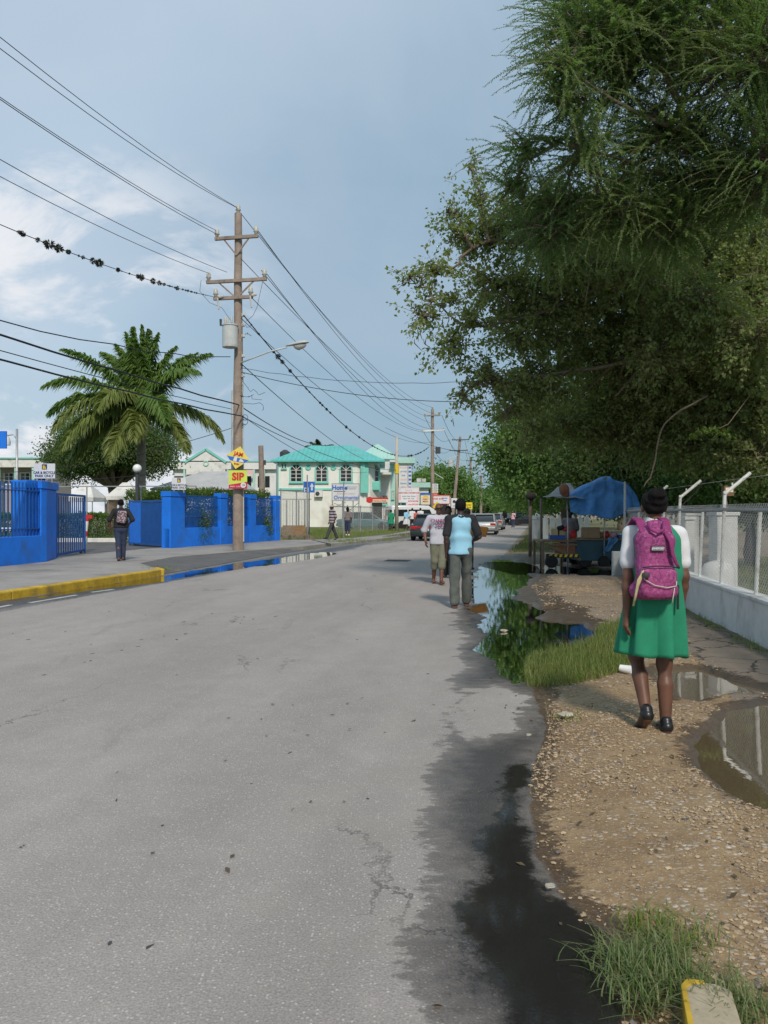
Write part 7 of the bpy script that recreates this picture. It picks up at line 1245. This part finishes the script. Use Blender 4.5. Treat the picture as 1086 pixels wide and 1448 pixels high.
# ---------------------------------------------------------------- the men on the road
my = 12.6; mx = (650 - CX) / F * 12.75
rt, J = person((mx, my), math.radians(-2), 1.70, 'man in pale blue and black raglan shirt walking away on the road', LBLUE, ('loose', DENIM), SK3, feet=((-.10, -.16, .0), (.11, .16, .0)), lift=(-.35, .05), hands=((-.225, .02, .0), (.165, .20, .16)), hair='afro', vox=.0095, raglan=BLKC, foldamp=.009, armhint=((-.3, -1, 0), (.9, -1, -.2)), fat=.95)
S = 1.70
for i in (0, 1):
    a = J['ank'][i]; m_ = MB(); m_.box(a + V(0, .03, -.072 if i else -.066), (.085, .26, .018)); m_.build('slipper', SANDAL, rt, bevel=.006)
F_ = Field((-.2, -.2, 1.3), (.2, .2, 1.55), .008); F_.cap((0, 0, 1.415), (0, .002, 1.435), .071, .064, 0); F_.cap((0, 0, 1.40), (0, .002, 1.6), .058, .056, 0, op='s'); F_.mesh('collar', BLKC, rt)
by = 16.6; bx = (620 - CX) / F * by
rt, J = person((bx, by), math.pi + .12, 1.69, 'bald man in sunglasses and white printed shirt walking towards the viewer', GREYW, ('capri', OLIVEC), SK1, feet=((-.02, .20, .0), (.07, -.16, .03)), lift=(.05, -.5), hands=((-.17, -.06, .0), (.28, .05, .04)), hair=None, vox=.0105, glasses=True, foldamp=.005, armhint=((-.3, -1, 0), (.5, -1, 0)), fat=.97)
for i in (0, 1): a = J['ank'][i]; m_ = MB(); m_.box(a + V(0, .035, -.068), (.085, .25, .016)); m_.build('slipper', SANDAL, rt, bevel=.006)
PUR = mat('shirt_print', (.30, .08, .20), .8); text('CHARRO', .095, PUR, rt, (0, .168, 1.315), rot=(math.pi / 2, 0, math.pi), ext=.012, bold=.002); text('YOU', .085, PUR, rt, (0, .170, 1.22), rot=(math.pi / 2, 0, math.pi), ext=.012, bold=.002)
person((P(634, 0, 18.2).x, 18.2), math.pi - .1, 1.64, 'person mostly hidden between the bald man and the man in blue', BLKC, ('long', BLKC), SK2, feet=((-.06, .12, 0), (.06, -.12, 0)), hands=((-.2, .05, .02), (.2, .02, .02)), hair='short', vox=.014, shoes=SHOE, sleeve=.45)
rt, J = person((P(661, 0, 21).x, 21.0), math.pi + .1, 1.60, 'person in pale shirt and cap half hidden behind the man in blue', WHITEC, ('long', GREYC), SK2, feet=((-.07, .12, 0), (.07, -.12, 0)), hands=((-.16, .18, .14), (.2, .1, .1)), hair='short', cap=GREYC, vox=.015, shoes=SHOE)
m_ = MB(); F_ = Field((-.4, -.15, -.2), (.4, .15, .2), .012); F_.box((0, 0, 0), (.27, .06, .13), .03, M=np.array(Matrix.Rotation(.22, 3, 'Y'))); F_.folds(.012, 18, 6); o = F_.mesh('orange_bag', mat('orange_plastic', (.62, .25, .05), .6, .2, 6), None); o.location = P(675, 750.5, 20.75); tag(o, 'crumpled orange bag held beside the man in blue', 'bag')
# ---------------------------------------------------------------- woman at the gate
rt, J = person((P(171, 0, 22.1).x, 22.1), math.radians(12), 1.71, 'woman in black top and dark jeans walking in at the blue gate', BLKC, ('long', NAVY), SK1, True, feet=((-.045, -.10, .0), (.04, .12, .0)), lift=(-.3, 0), hands=((-.30, .0, .04), (.21, .16, .16)), hair='short', vox=.012, fat=1.12, armhint=((-.5, -1, 0), (.8, -1, -.2)), shoes=SANDAL, z0=.145)
F_ = Field((-.2, -.35, 1.0), (.25, .05, 1.5), .012); F_.box((.045, -.20, 1.22), (.125, .06, .17), .05, M=np.array(Matrix.Rotation(.12, 3, 'Y'))); F_.folds(.006, 24, 3)
t = NT('floral_cloth'); c = t.mix(t.ramp(t.noise(26, t.obj(), 2), .45, .55), (.42, .36, .38), (.06, .04, .06)); c = t.mix(t.ramp(t.noise(33, t.obj(), 2), .58, .62), c, (.40, .10, .12)); t.pbr(c, .8); FLOR = t.m
bg_ = empty('backpack', Vector(rt.location), rt.rotation_euler.z, 'small floral backpack on the woman at the gate', 'backpack'); F_.mesh('main_bag', FLOR, bg_); m_ = MB(); m_.beam((.12, -.18, 1.36), (.16, .02, 1.44), .035, .012); m_.beam((-.05, -.18, 1.36), (-.08, .02, 1.44), .035, .012); m_.build('strap', BLKC, bg_)
F_ = Field((-.3, -.25, .85), (.3, .25, 1.15), .012); F_.cap((0, 0, .93), (0, 0, 1.06), .085 * 1.3, .075 * 1.3, 0, sc=(1.42, 1, 1)); F_.folds(.006, 30, 3); F_.cut(2, .90, True); F_.mesh('shirt_hem', FLOR, rt)
# ---------------------------------------------------------------- people further off
t = NT('striped_knit'); sp = t.n('SeparateXYZ'); t.l(t.obj(), sp.inputs[0]); w_ = t.math('PINGPONG', t.math('MULTIPLY', sp.outputs[2], 7.2), .5); c = t.mix(t.ramp(w_, .22, .27), (.04, .035, .045), (.50, .46, .50)); c = t.mix(t.ramp(w_, .40, .44), c, (.36, .20, .22)); t.pbr(c, .8); STRIPE = t.m
person((P(469.5, 0, 38.6).x, 38.6), math.pi - 1.0, 1.72, 'man in striped shirt and pale cap striding along the left pavement', STRIPE, ('loose', GREYC), SK2, feet=((-.10, .36, 0), (.08, -.34, .0)), lift=(.1, -.5), hands=((-.24, .02, .02), (.24, .02, .02)), cap=mat('cap_cream', (.55, .45, .38), .8), hair='short', vox=.018, sleeve=.5, shoes=SHOE, fingers=False, fat=1.05, z0=.13)
person((P(491.5, 0, 45).x, 45), .15, 1.66, 'woman with long black hair and cap walking away past the lot fence', GREYT, ('capri', NAVY), SK1, True, feet=((-.06, .12, 0), (.06, -.12, 0)), hands=((-.2, .05, .02), (.22, .02, .02)), cap=mat('cap_grey', (.35, .35, .35), .8), hair='long', vox=.018, shoes=WHITES, fingers=False, z0=.13)
def far(u, Y, rz, Hh, label, top, legs, sk=SK2, fem=False, skirt=None, **k): return person((P(u, 0, Y).x, Y), rz, Hh, label, top, legs, sk, fem, vox=.026, fingers=False, feet=((-.07, .10, 0), (.07, -.1, 0)), hands=((-.2, .05, .02), (.2, .02, .02)), shoes=SHOE, skirt=skirt, foldamp=.003, **k)
QG = 'people queueing beside the white minibus'
far(553, 57, .2, 1.52, 'girl in green uniform dress standing at the rear of the minibus', GREEN, ('none', None), fem=True, skirt=(GREEN, .95, .50, .12, .21, 7), group=QG, z0=.14); far(574.5, 60, .6, 1.55, 'woman in pale blue top and white skirt beside the minibus', LBLUE, ('none', None), fem=True, skirt=(WHITEC, .95, .42, .12, .19, 6), group=QG, z0=.14)
far(583, 60.5, .3, 1.66, 'man in white shirt and black trousers in the minibus queue', WHITEC, ('long', BLKC), group=QG, z0=.14); far(588.5, 60.5, .5, 1.5, 'woman in coral red dress in the minibus queue', REDC, ('none', None), fem=True, skirt=(REDC, .95, .5, .12, .2, 6), group=QG, z0=.14); far(594.5, 61.5, -.3, 1.68, 'man in white shirt closest to the minibus door', WHITEC, ('long', GREYC), group=QG, z0=.14)
far(714, 92, 0, 1.68, 'person in black walking in the distance on the road', BLKC, ('long', BLKC)); far(725.5, 77, 0, 1.62, 'person in pink top and white hat on the right road edge', PINKC, ('long', NAVY), cap=WHITEC); far(718, 95, 0, 1.6, 'person in white beside the one in black far off', WHITEC, ('long', GREYC)); far(731, 96, .4, 1.66, 'person in blue standing by the parked dark cars', BLUEC, ('long', BLUEC)); far(735.5, 97, -.4, 1.7, 'second person in dark blue by the parked cars', BLUEC, ('long', BLKC)); far(739, 99, 0, 1.6, 'person in grey at the edge of the far trees', GREYC, ('long', BLKC))
# ================================================================ vehicles
def paint(name, c, metal=.3): return mat('car_paint_' + name, c, .32, .05, 2, metal=metal, bump=0, coat=.6, dirt=tuple(min(1, x * .8 + .05) for x in c), dirts=1.2)
CGLASS = mat('car_glass', (.02, .025, .03), .06, .1, 3, bump=0, spec=.8); TYRE = mat('tyre_rubber', (.018, .018, .018), .85, .2, 20); RIM = mat('wheel_rim', (.35, .36, .37), .35, .1, 10, metal=.8); TAILR = mat('tail_lamp_red', (.45, .01, .015), .2, .1); CHROME = mat('chrome_trim', (.6, .6, .6), .2, .05, metal=.9); LAMPW = mat('head_lamp', (.7, .7, .7), .15, .05)
def section(y, hw, zb, zt, r=.09, n=4, tum=0):
    pts = []; cs = [(hw - r, zb + r, -math.pi / 2), (hw - r - tum, zt - r, 0), (-(hw - r - tum), zt - r, math.pi / 2), (-(hw - r), zb + r, math.pi)]
    for cx_, cz, a0 in cs:
        for i in range(n + 1): a = a0 + math.pi / 2 * i / n; pts.append(V(cx_ + r * math.cos(a), y, cz + r * math.sin(a)))
    return pts
def loft(mb, secs, caps=True):
    n = len(secs[0]); vs = [p for s in secs for p in s]; N = len(secs); fs = [(i * n + j, (i + 1) * n + j, (i + 1) * n + (j + 1) % n, i * n + (j + 1) % n) for i in range(N - 1) for j in range(n)]
    if caps: fs += [tuple(range(n)), tuple((N - 1) * n + j for j in range(n))[::-1]]
    mb._add(vs, fs)
def wheel(parent, x, y, r=.31, w=.2):
    m_ = MB(); s = 1 if x > 0 else -1; m_.X = Matrix.Translation((x, y, r)) @ Matrix.Rotation(math.pi / 2 * s, 4, 'Y'); m_.lathe((0, 0, 0), [(r * .6, -w / 2), (r * .93, -w / 2), (r, -w * .3), (r, w * .3), (r * .93, w / 2), (r * .6, w / 2)], 22); to = m_.build('wheel', TYRE, parent, smooth='auto')
    m_ = MB(); m_.X = Matrix.Translation((x, y, r)) @ Matrix.Rotation(math.pi / 2 * s, 4, 'Y'); m_.lathe((0, 0, 0), [(r * .6, -w * .4), (r * .62, w * .42), (r * .5, w * .44), (r * .16, w * .30), (r * .14, w * .46), (.01, w * .47)], 14); m_.build('rim', RIM, to, smooth='auto')
def sedan(pos, rz, pm, label, L=4.4, W=1.68, Hc=1.38, group=None, z0=0, plate='PA 4172', wagon=False):
    rt = empty('parked_car' if 'parked' in label else 'car', (pos[0], pos[1], z0), rz, label, 'car', group); h = L / 2; hw = W / 2; belt = Hc * .63
    m_ = MB(); loft(m_, [section(-h, hw * .86, .32, belt * .82), section(-h + .10, hw * .95, .24, belt * .96), section(-h + .75, hw, .20, belt + .02), section(-.6, hw, .19, belt + .01), section(.5, hw, .19, belt), section(h - 1.0, hw, .20, belt - .03), section(h - .35, hw * .95, .22, belt - .13), section(h - .06, hw * .86, .26, belt - .22), section(h, hw * .78, .32, belt - .30)]); m_.build('body', pm, rt, smooth='auto')
    rb, rr, fr_, fb = (-h + .55, -h + 1.15, .35, 1.15) if not wagon else (-h + .12, -h + .45, .35, 1.15); m_ = MB(); loft(m_, [section(rb, hw * .82, belt - .06, belt + .02, .03), section(rr, hw * .84, belt - .06, Hc - .02, .10, tum=.14), section(fr_, hw * .84, belt - .06, Hc - .015, .10, tum=.14), section(fb, hw * .82, belt - .06, belt + .01, .03)]); m_.build('windows', CGLASS, rt, smooth='auto')
    m_ = MB(); loft(m_, [section(rr - .08, hw * .69, Hc - .055, Hc, .025), section(rr + .3, hw * .71, Hc - .05, Hc + .022, .03), section(fr_ - .3, hw * .71, Hc - .05, Hc + .022, .03), section(fr_ + .08, hw * .69, Hc - .06, Hc - .005, .025)]); m_.build('roof', pm, rt, smooth='auto')
    for s in (-1, 1):
        zt_ = Hc - .04
        for a_, b_, w_ in (((s * hw * .80, rb + .02, belt), (s * hw * .70, rr, zt_), .07), ((s * hw * .83, -.15, belt - .02), (s * hw * .72, -.15, zt_), .05), ((s * hw * .80, fb - .02, belt), (s * hw * .70, fr_, zt_), .05)): m_ = MB(); m_.beam(a_, b_, w_, .05); m_.build('pillar_trim', pm, rt)
        m_ = MB(); m_.box((s * hw * .70, -h + .035, belt * .80), (.34, .10, .15)); m_.build('tail_light', TAILR, rt, bevel=.02); m_ = MB(); m_.box((s * hw * .62, h - .06, belt - .30), (.32, .12, .13)); m_.build('headlight', LAMPW, rt, bevel=.02); m_ = MB(); m_.box((s * (hw + .07), .75, belt + .05), (.16, .09, .11)); m_.build('mirror', pm, rt, bevel=.02)
        for y_ in (-h + .85, h - .85): wheel(rt, s * (hw - .10), y_)
        m_ = MB(); m_.box((s * (hw + .002), -.45, belt - .14), (.02, .14, .03)); m_.build('door_handle', CHROME, rt)
    m_ = MB(); m_.box((0, -h - .01, .40), (W * .88, .14, .22)); m_.build('rear_bumper', pm, rt, bevel=.05); m_ = MB(); m_.box((0, h + .0, .38), (W * .82, .14, .2)); m_.build('front_bumper', pm, rt, bevel=.05); m_ = MB(); m_.box((0, -h - .045, belt * .68), (.42, .03, .12)); pl_ = m_.build('number_plate', SIGNW, rt); text(plate, .09, INKK, pl_, (0, -h - .062, belt * .68)); return rt
BK = sedan((P(609, 0, 43).x, 43.0), math.radians(-11), paint('dark_green', (.018, .03, .028)), 'dark green sedan seen from behind left of the bald man', L=4.3)
m_ = MB(); m_.box((0, -2.16, .70), (.9, .03, .07)); m_.build('reflector_band', TAILR, BK)
sedan((P(686, 0, 54.3).x, 54.3), math.radians(-10), paint('silver', (.50, .50, .48), .6), 'silver sedan with a glowing tail lamp driving away on the road', W=1.72); sedan((P(699, 0, 68).x, 68), math.radians(-12), paint('grey', (.30, .31, .30), .5), 'grey car directly ahead of the silver sedan', plate='PC 2093'); sedan((P(711, 0, 118).x, 118), math.radians(-12), paint('white', (.7, .7, .7), 0), 'small white car far down the road', plate='PD 3388')
sedan((P(676, 0, 59).x, 61), math.radians(-12), paint('pale_blue', (.42, .48, .52), .4), 'pale car just visible over the silver sedan roof on its left', plate='PE 5520')
for k, (u, Y, lb) in enumerate(((741, 92, 'dark parked car nearest the far pedestrians'), (749, 88, 'black parked car right of the other dark car under the trees'))): sedan((P(u, 0, Y).x, Y), math.radians(60 + 20 * k), paint('black', (.012, .013, .016)), lb, group='dark cars parked under the far trees', plate='PB 71%d' % k)
sedan((P(517, 0, 63).x, 63), math.radians(-96), paint('teal', (.10, .22, .24)), 'blue-green parked car behind the vacant lot fence', z0=.1, plate='PF 1904')
# minibus
wp = paint('bus_white', (.72, .73, .72), 0); rt = empty('minibus', (P(585, 0, 69).x, 69.0, .05), math.radians(-68), 'white minibus standing across from the teal roofed house', 'minibus'); L, hw, Hm = 4.75, .85, 2.02; h = L / 2
m_ = MB(); loft(m_, [section(-h, hw * .93, .30, Hm * .96, .12, tum=.06), section(-h + .08, hw, .22, Hm, .14, tum=.07), section(h - 1.75, hw, .2, Hm, .14, tum=.07), section(h - 1.25, hw, .2, Hm - .04, .14, tum=.09), section(h - .62, hw * .99, .2, Hm * .80, .12, tum=.11), section(h - .18, hw * .96, .22, Hm * .55, .1, tum=.06), section(h, hw * .88, .28, Hm * .46, .08)]); m_.build('body', wp, rt, smooth='auto')
for s in (-1, 1):
    for y0, y1, sl in ((-h + .2, -.95, 0), (-.85, .25, 0), (.38, 1.15, .28)):
        m_ = MB(); x_ = s * (hw - .015); m_._add([(x_ + s * .02, y0, 1.12), (x_ + s * .02, y1 + sl * .9, 1.12), (x_ - s * .03, y1, 1.66), (x_ - s * .03, y0, 1.66)] if s > 0 else [(x_ + s * .02, y1 + sl * .9, 1.12), (x_ + s * .02, y0, 1.12), (x_ - s * .03, y0, 1.66), (x_ - s * .03, y1, 1.66)], [(0, 1, 2, 3)]); o = m_.build('side_window', CGLASS, rt); so_ = o.modifiers.new('s', 'SOLIDIFY'); so_.thickness = .02; so_.offset = 1
    for y_ in (-h + .95, h - .8):
        wheel(rt, s * (hw - .10), y_, .32, .2); m_ = MB(); m_.X = Matrix.Translation((s * (hw + .004), y_, .33)) @ Matrix.Rotation(math.pi / 2, 4, 'Y'); m_.lathe((0, 0, 0), [(.01, -.01), (.40, -.01), (.40, .01), (.01, .012)], 20); m_.build('wheel_arch', BLACK, rt)
    m_ = MB(); m_.box((s * hw * .82, -h - .01, .95), (.12, .05, .34)); m_.build('tail_light', TAILR, rt); m_ = MB(); m_.box((s * hw * .62, h - .03, .62), (.3, .12, .16)); m_.build('headlight', LAMPW, rt, bevel=.02); m_ = MB(); m_.box((s * (hw + .08), h - .75, 1.2), (.12, .1, .2)); m_.build('mirror', BLACK, rt)
m_ = MB(); m_.box((0, -h - .015, 1.4), (1.3, .03, .5)); m_.build('rear_window', CGLASS, rt); m_ = MB(); m_.beam((0, h - 1.17, Hm - .10), (0, h - .66, Hm * .80 - .02), 1.3, .05); m_.build('windscreen', CGLASS, rt); m_ = MB(); m_.box((0, -h - .02, .38), (1.6, .12, .2)); m_.build('rear_bumper', wp, rt, bevel=.03)
# ================================================================ the roadside stall
TARPB = mat('blue_tarpaulin', (.06, .22, .52), .55, .2, 3, bump=.6, bscale=18, bdist=.02, dirt=(.08, .26, .52), dirts=4); TARPG = mat('grey_tarpaulin', (.26, .26, .27), .7, .15, 4, bump=.5, bscale=14, bdist=.015, dirt=(.14, .13, .12), dirts=3); PLY = mat('plywood', (.22, .15, .09), .8, .2, 5); BINB = mat('faded_blue_bin', (.035, .09, .12), .6, .2, 3, dirt=(.06, .07, .07), dirts=2); CARD = mat('cardboard', (.36, .24, .14), .85, .1, 5)
cx0, cyy = 5.45, 21.9; rt = empty('vending_cart', (cx0, cyy, 0), math.radians(4), 'wooden roadside vending cart with a blue bin body on old car wheels', 'cart')
m_ = MB(); m_._add([(-.35, -.5, .74), (1.25, -.5, .74), (1.25, .5, .74), (-.35, .5, .74), (-.22, -.42, .18), (1.15, -.42, .18), (1.15, .42, .18), (-.22, .42, .18)], [(0, 3, 2, 1), (4, 5, 6, 7), (0, 1, 5, 4), (1, 2, 6, 5), (2, 3, 7, 6), (3, 0, 4, 7)]); m_.build('bin_body', BINB, rt, bevel=.02)
m_ = MB(); m_.box((.45, 0, .765), (1.72, 1.1, .05)); m_.build('bin_rim', PLY, rt, bevel=.01); m_ = MB(); m_.box((-.78, 0, .72), (.95, 1.0, .05)); m_.build('side_table', PLY, rt, bevel=.008)
for x_, y_ in ((-1.22, -.45), (-1.22, .45), (-.45, .45)): m_ = MB(); m_.box((x_, y_, .35), (.06, .06, .70)); m_.build('leg', PLY, rt)
m_ = MB(); m_.beam((-1.1, -.46, .60), (-.2, -.48, .22), .05, .07); m_.beam((-1.0, -.46, .62), (-.3, -.48, .62), .05, .05); m_.build('brace', PLY, rt); m_ = MB(); m_.box((-.62, -.44, .52), (.55, .03, .28)); m_.build('side_panel', mat('faded_orange_board', (.30, .12, .06), .8, .2, 5), rt)
m_ = MB(); m_.beam((-1.15, -.5, .33), (-.25, -.5, .30), .03, .10); bd = m_.build('hazard_board', INKK, rt)
for k in range(6): m_ = MB(); x_ = -1.08 + k * .14; m_.slab([(x_, -.518, .29), (x_ + .07, -.518, .29), (x_ + .10, -.518, .37), (x_ + .03, -.518, .37)], .004); m_.build('hazard_stripe', INKY, bd)
for x_, y_, r_ in ((-1.0, -.5, .17), (-.05, -.35, .20), (.45, -.45, .16), (1.0, -.3, .20), (-.05, .4, .2), (1.0, .4, .2)):
    m_ = MB(); m_.X = Matrix.Translation((x_, y_, r_)) @ Matrix.Rotation(math.pi / 2, 4, 'X'); m_.lathe((0, 0, 0), [(r_ * .45, -.07), (r_ * .9, -.07), (r_, -.04), (r_, .04), (r_ * .9, .07), (r_ * .45, .07)], 18); wo = m_.build('wheel', TYRE, rt, smooth='auto'); m_ = MB(); m_.X = Matrix.Translation((x_, y_, r_)) @ Matrix.Rotation(math.pi / 2, 4, 'X'); m_.lathe((0, 0, 0), [(r_ * .45, -.05), (r_ * .45, .05), (.02, .06)], 12); m_.build('rim', STEEL, wo)
def canopy_cloth(name, fn, nu, nv, m, label, cat='tarpaulin', seed=0, th=.006, parent=None):
    v = [fn(i / nu, j / nv) for i in range(nu + 1) for j in range(nv + 1)]; f = [(i * (nv + 1) + j, (i + 1) * (nv + 1) + j, (i + 1) * (nv + 1) + j + 1, i * (nv + 1) + j + 1) for i in range(nu) for j in range(nv)]
    o = np_mesh(name, np.array([list(q) for q in v]), np.array(f), m, parent, smooth=True); s = o.modifiers.new('s', 'SOLIDIFY'); s.thickness = th
    if label: tag(o, label, cat)
    return o
def nz(x, y, z=0): return mnoise.noise(Vector((x, y, z)))
def bt(s, t_):      # s along the road side, t from the back over the ridge to the front hem
    x = 4.93 + 1.78 * s + .05 * nz(s * 5, t_ * 3, 2); top = float(np.interp(s, [0, .1, .3, .52, .62, .84, 1], [1.96, 2.06, 2.26, 2.42, 2.43, 2.27, 1.98])); hem = 1.42 + .05 * math.sin(s * 9) + .05 * nz(s * 6, 0, 5) + (.08 if s < .10 else 0) * (1 - s / .10) - .05 * abs(math.sin(s * 8.5))
    if t_ < .45: k = t_ / .45; y = 23.0 - 1.75 * k; z = 1.95 + (top - 1.95) * math.sin(k * math.pi / 2) ** .8
    else: k = (t_ - .45) / .55; y = 21.25 - .36 * k ** .6 - .055 * math.sin(s * 21 + k * 2) * k - .11 * abs(math.sin(s * 6.2 + .6)) * k; z = top + (hem - top) * k ** 1.12
    f_ = .07 * nz(s * 7, t_ * 5, 1) + .045 * nz(s * 15, t_ * 11, 3) + .02 * nz(s * 30, t_ * 24, 6) + .05 * abs(math.sin(s * 5.1 + t_)) * (t_ > .45); return V(x + (.10 * (s - .5)) * t_, y + f_ * .9, z + .05 * nz(s * 5, t_ * 4, 8) * (t_ < .5))
canopy_cloth('blue_tarpaulin', bt, 60, 44, TARPB, 'big blue tarpaulin draped over the roadside stall')
def gt(s, t_): a = V(4.18, 21.0, 1.90).lerp(V(5.28, 20.9, 1.86), s); b = V(4.95, 22.9, 2.18).lerp(V(5.35, 22.9, 2.12), s); p = a.lerp(b, t_); p.z += .22 * s * t_ + .04 * math.sin(math.pi * s) * t_ ** .5 - .05 * math.sin(math.pi * t_) + .03 * nz(s * 6, t_ * 5, 4); return p
canopy_cloth('grey_tarpaulin', gt, 26, 20, TARPG, 'torn grey tarpaulin sheet left of the blue one')
m_ = MB(); F_ = Field((-.3, -.3, -.25), (.3, .3, .25), .02); F_.ell((0, 0, 0), (.14, .12, .17), .02); F_.ell((.06, 0, -.12), (.09, .1, .1), .03); F_.folds(.012, 20, 4); o = F_.mesh('brown_bundle', mat('brown_cloth', (.26, .11, .06), .8, .2, 5), None); o.location = P(797.5, 692.5, 21.1); tag(o, 'brown cloth bundle tied where the two tarpaulins meet', 'bundle')
for k, (x, y, z, r_, lb, m) in enumerate(((P(749.5, 0, 26.5).x, 26.5, 2.05, .055, 'dark wooden pole standing left of the stall on the verge', BARK), (P(765, 0, 23.2).x, 23.2, 1.9, .035, 'thin crooked pole at the left rear of the stall', BARK), (4.93, 21.4, 2.1, .022, 'grey steel pole under the grey tarpaulin', STEEL), (5.93, 21.45, 2.35, .022, 'pale steel pole in the middle of the blue tarpaulin', STEEL), (6.75, 21.5, 1.95, .03, 'pole at the right end of the blue tarpaulin', STEEL))):
    m_ = MB(); m_.tube([(x, y, -.05), (x + .01, y, z * .5), (x, y, z)], r_, 8); tag(m_.build('stall_pole', m, smooth=True), lb, 'pole')
m_ = MB(); m_.lathe((P(755, 0, 26).x - .05, 26.3, 2.0), [(.02, -.12), (.16, -.05), (.18, .05), (.1, .14), (.01, .16)], 10); tag(m_.build('dark_bundle', mat('dark_bundle_cloth', (.03, .022, .02), .9), smooth=True), 'dark bundle tied on top of the pole left of the stall', 'bundle')
def crate(x, y, z, d, m, lb, cat='crate', name='crate', lid=None):
    rt = empty(name, (x, y, z), random.uniform(-.2, .2), lb, cat); w_, dp, h_ = d; m_ = MB(); t_ = .012
    m_.box((0, 0, t_ / 2), (w_, dp, t_)); m_.box((0, -dp / 2, h_ / 2), (w_, t_, h_)); m_.box((0, dp / 2, h_ / 2), (w_, t_, h_)); m_.box((-w_ / 2, 0, h_ / 2), (t_, dp - t_, h_)); m_.box((w_ / 2, 0, h_ / 2), (t_, dp - t_, h_)); m_.build('box_body', m, rt)
    if lid: m_ = MB(); m_.box((0, 0, h_ + .015), (w_ + .02, dp + .02, .03)); m_.build('lid', lid, rt)
    return rt
crate(4.72, 21.75, .765, (.40, .34, .10), mat('blue_plastic', (.02, .09, .38), .5), 'blue crate of wrapped bread on the left table'); crate(4.66, 21.8, .87, (.17, .3, .17), mat('cream_packet', (.55, .44, .24), .7, .1, 20), 'cream wrapped packet left in the blue crate', 'packet', 'bread_packet', CREAM); crate(4.84, 21.8, .87, (.15, .3, .15), mat('cream_packet', (.5, .4, .2), .7), 'cream wrapped packet right in the blue crate', 'packet', 'bread_packet', CREAM)
crate(5.62, 21.7, .80, (.46, .36, .28), CARD, 'open cardboard box on the cart below the blue tarpaulin', 'box', 'cardboard_box'); crate(6.5, 21.6, .80, (.36, .34, .09), mat('blue_tray', (.03, .10, .30), .5), 'blue tray with white lid at the right end of the cart', 'tray', 'plastic_tray', WHITEP)
for k, (x, z, r_, h_, m, lb) in enumerate(((4.80, 1.02, .11, .10, BLKC, 'black bag resting on the bread packets'), (4.92, .98, .09, .12, RED, 'red bag beside the bread packets'), (5.12, .78, .10, .20, RED, 'red topped jar on the table'), (6.02, .80, .11, .16, RED, 'red patterned bag right of the cardboard box'), (6.22, .80, .12, .15, PINKC, 'pink and red bag next to the tray'), (5.86, .80, .08, .14, CARD, 'small brown carton beside the steel pole'), (4.62, .50, .14, .12, GREYT, 'grey sack hanging under the left table'))):
    F_ = Field((-.2, -.2, -.05), (.2, .2, .3), .013); F_.ell((0, 0, h_ / 2), (r_, r_ * .8, h_ * .6), .02); F_.cap((0, 0, h_ * .5), (r_ * .4, 0, h_ * 1.05), r_ * .5, r_ * .3, .02); F_.folds(.006, 30, k); o = F_.mesh('goods_bag', m, None); o.location = (x, 21.62, z); tag(o, lb, 'bag')
def rag(s, t_): return V(6.0 + .26 * s - .12 * t_ + .03 * math.sin(t_ * 6), 21.36 - .05 * math.sin(s * 7 + t_ * 3), .80 - .42 * t_ * (1 - .35 * s) + .02 * math.sin(s * 9))
canopy_cloth('blue_rag', rag, 12, 14, mat('blue_rag_cloth', (.12, .30, .55), .7, .15, 6), 'pale blue rag hanging from the cart rim', 'rag')
rt, J = person((5.45, 23.3), math.pi * .8, 1.55, 'vendor in dark clothes sitting in shade behind the cart', GREYT, ('long', BLKC), SK2, feet=((-.1, .2, 0), (.1, .15, 0)), hands=((-.2, .15, .1), (.2, .15, .1)), vox=.018, fingers=False, hair='short', shoes=SHOE)
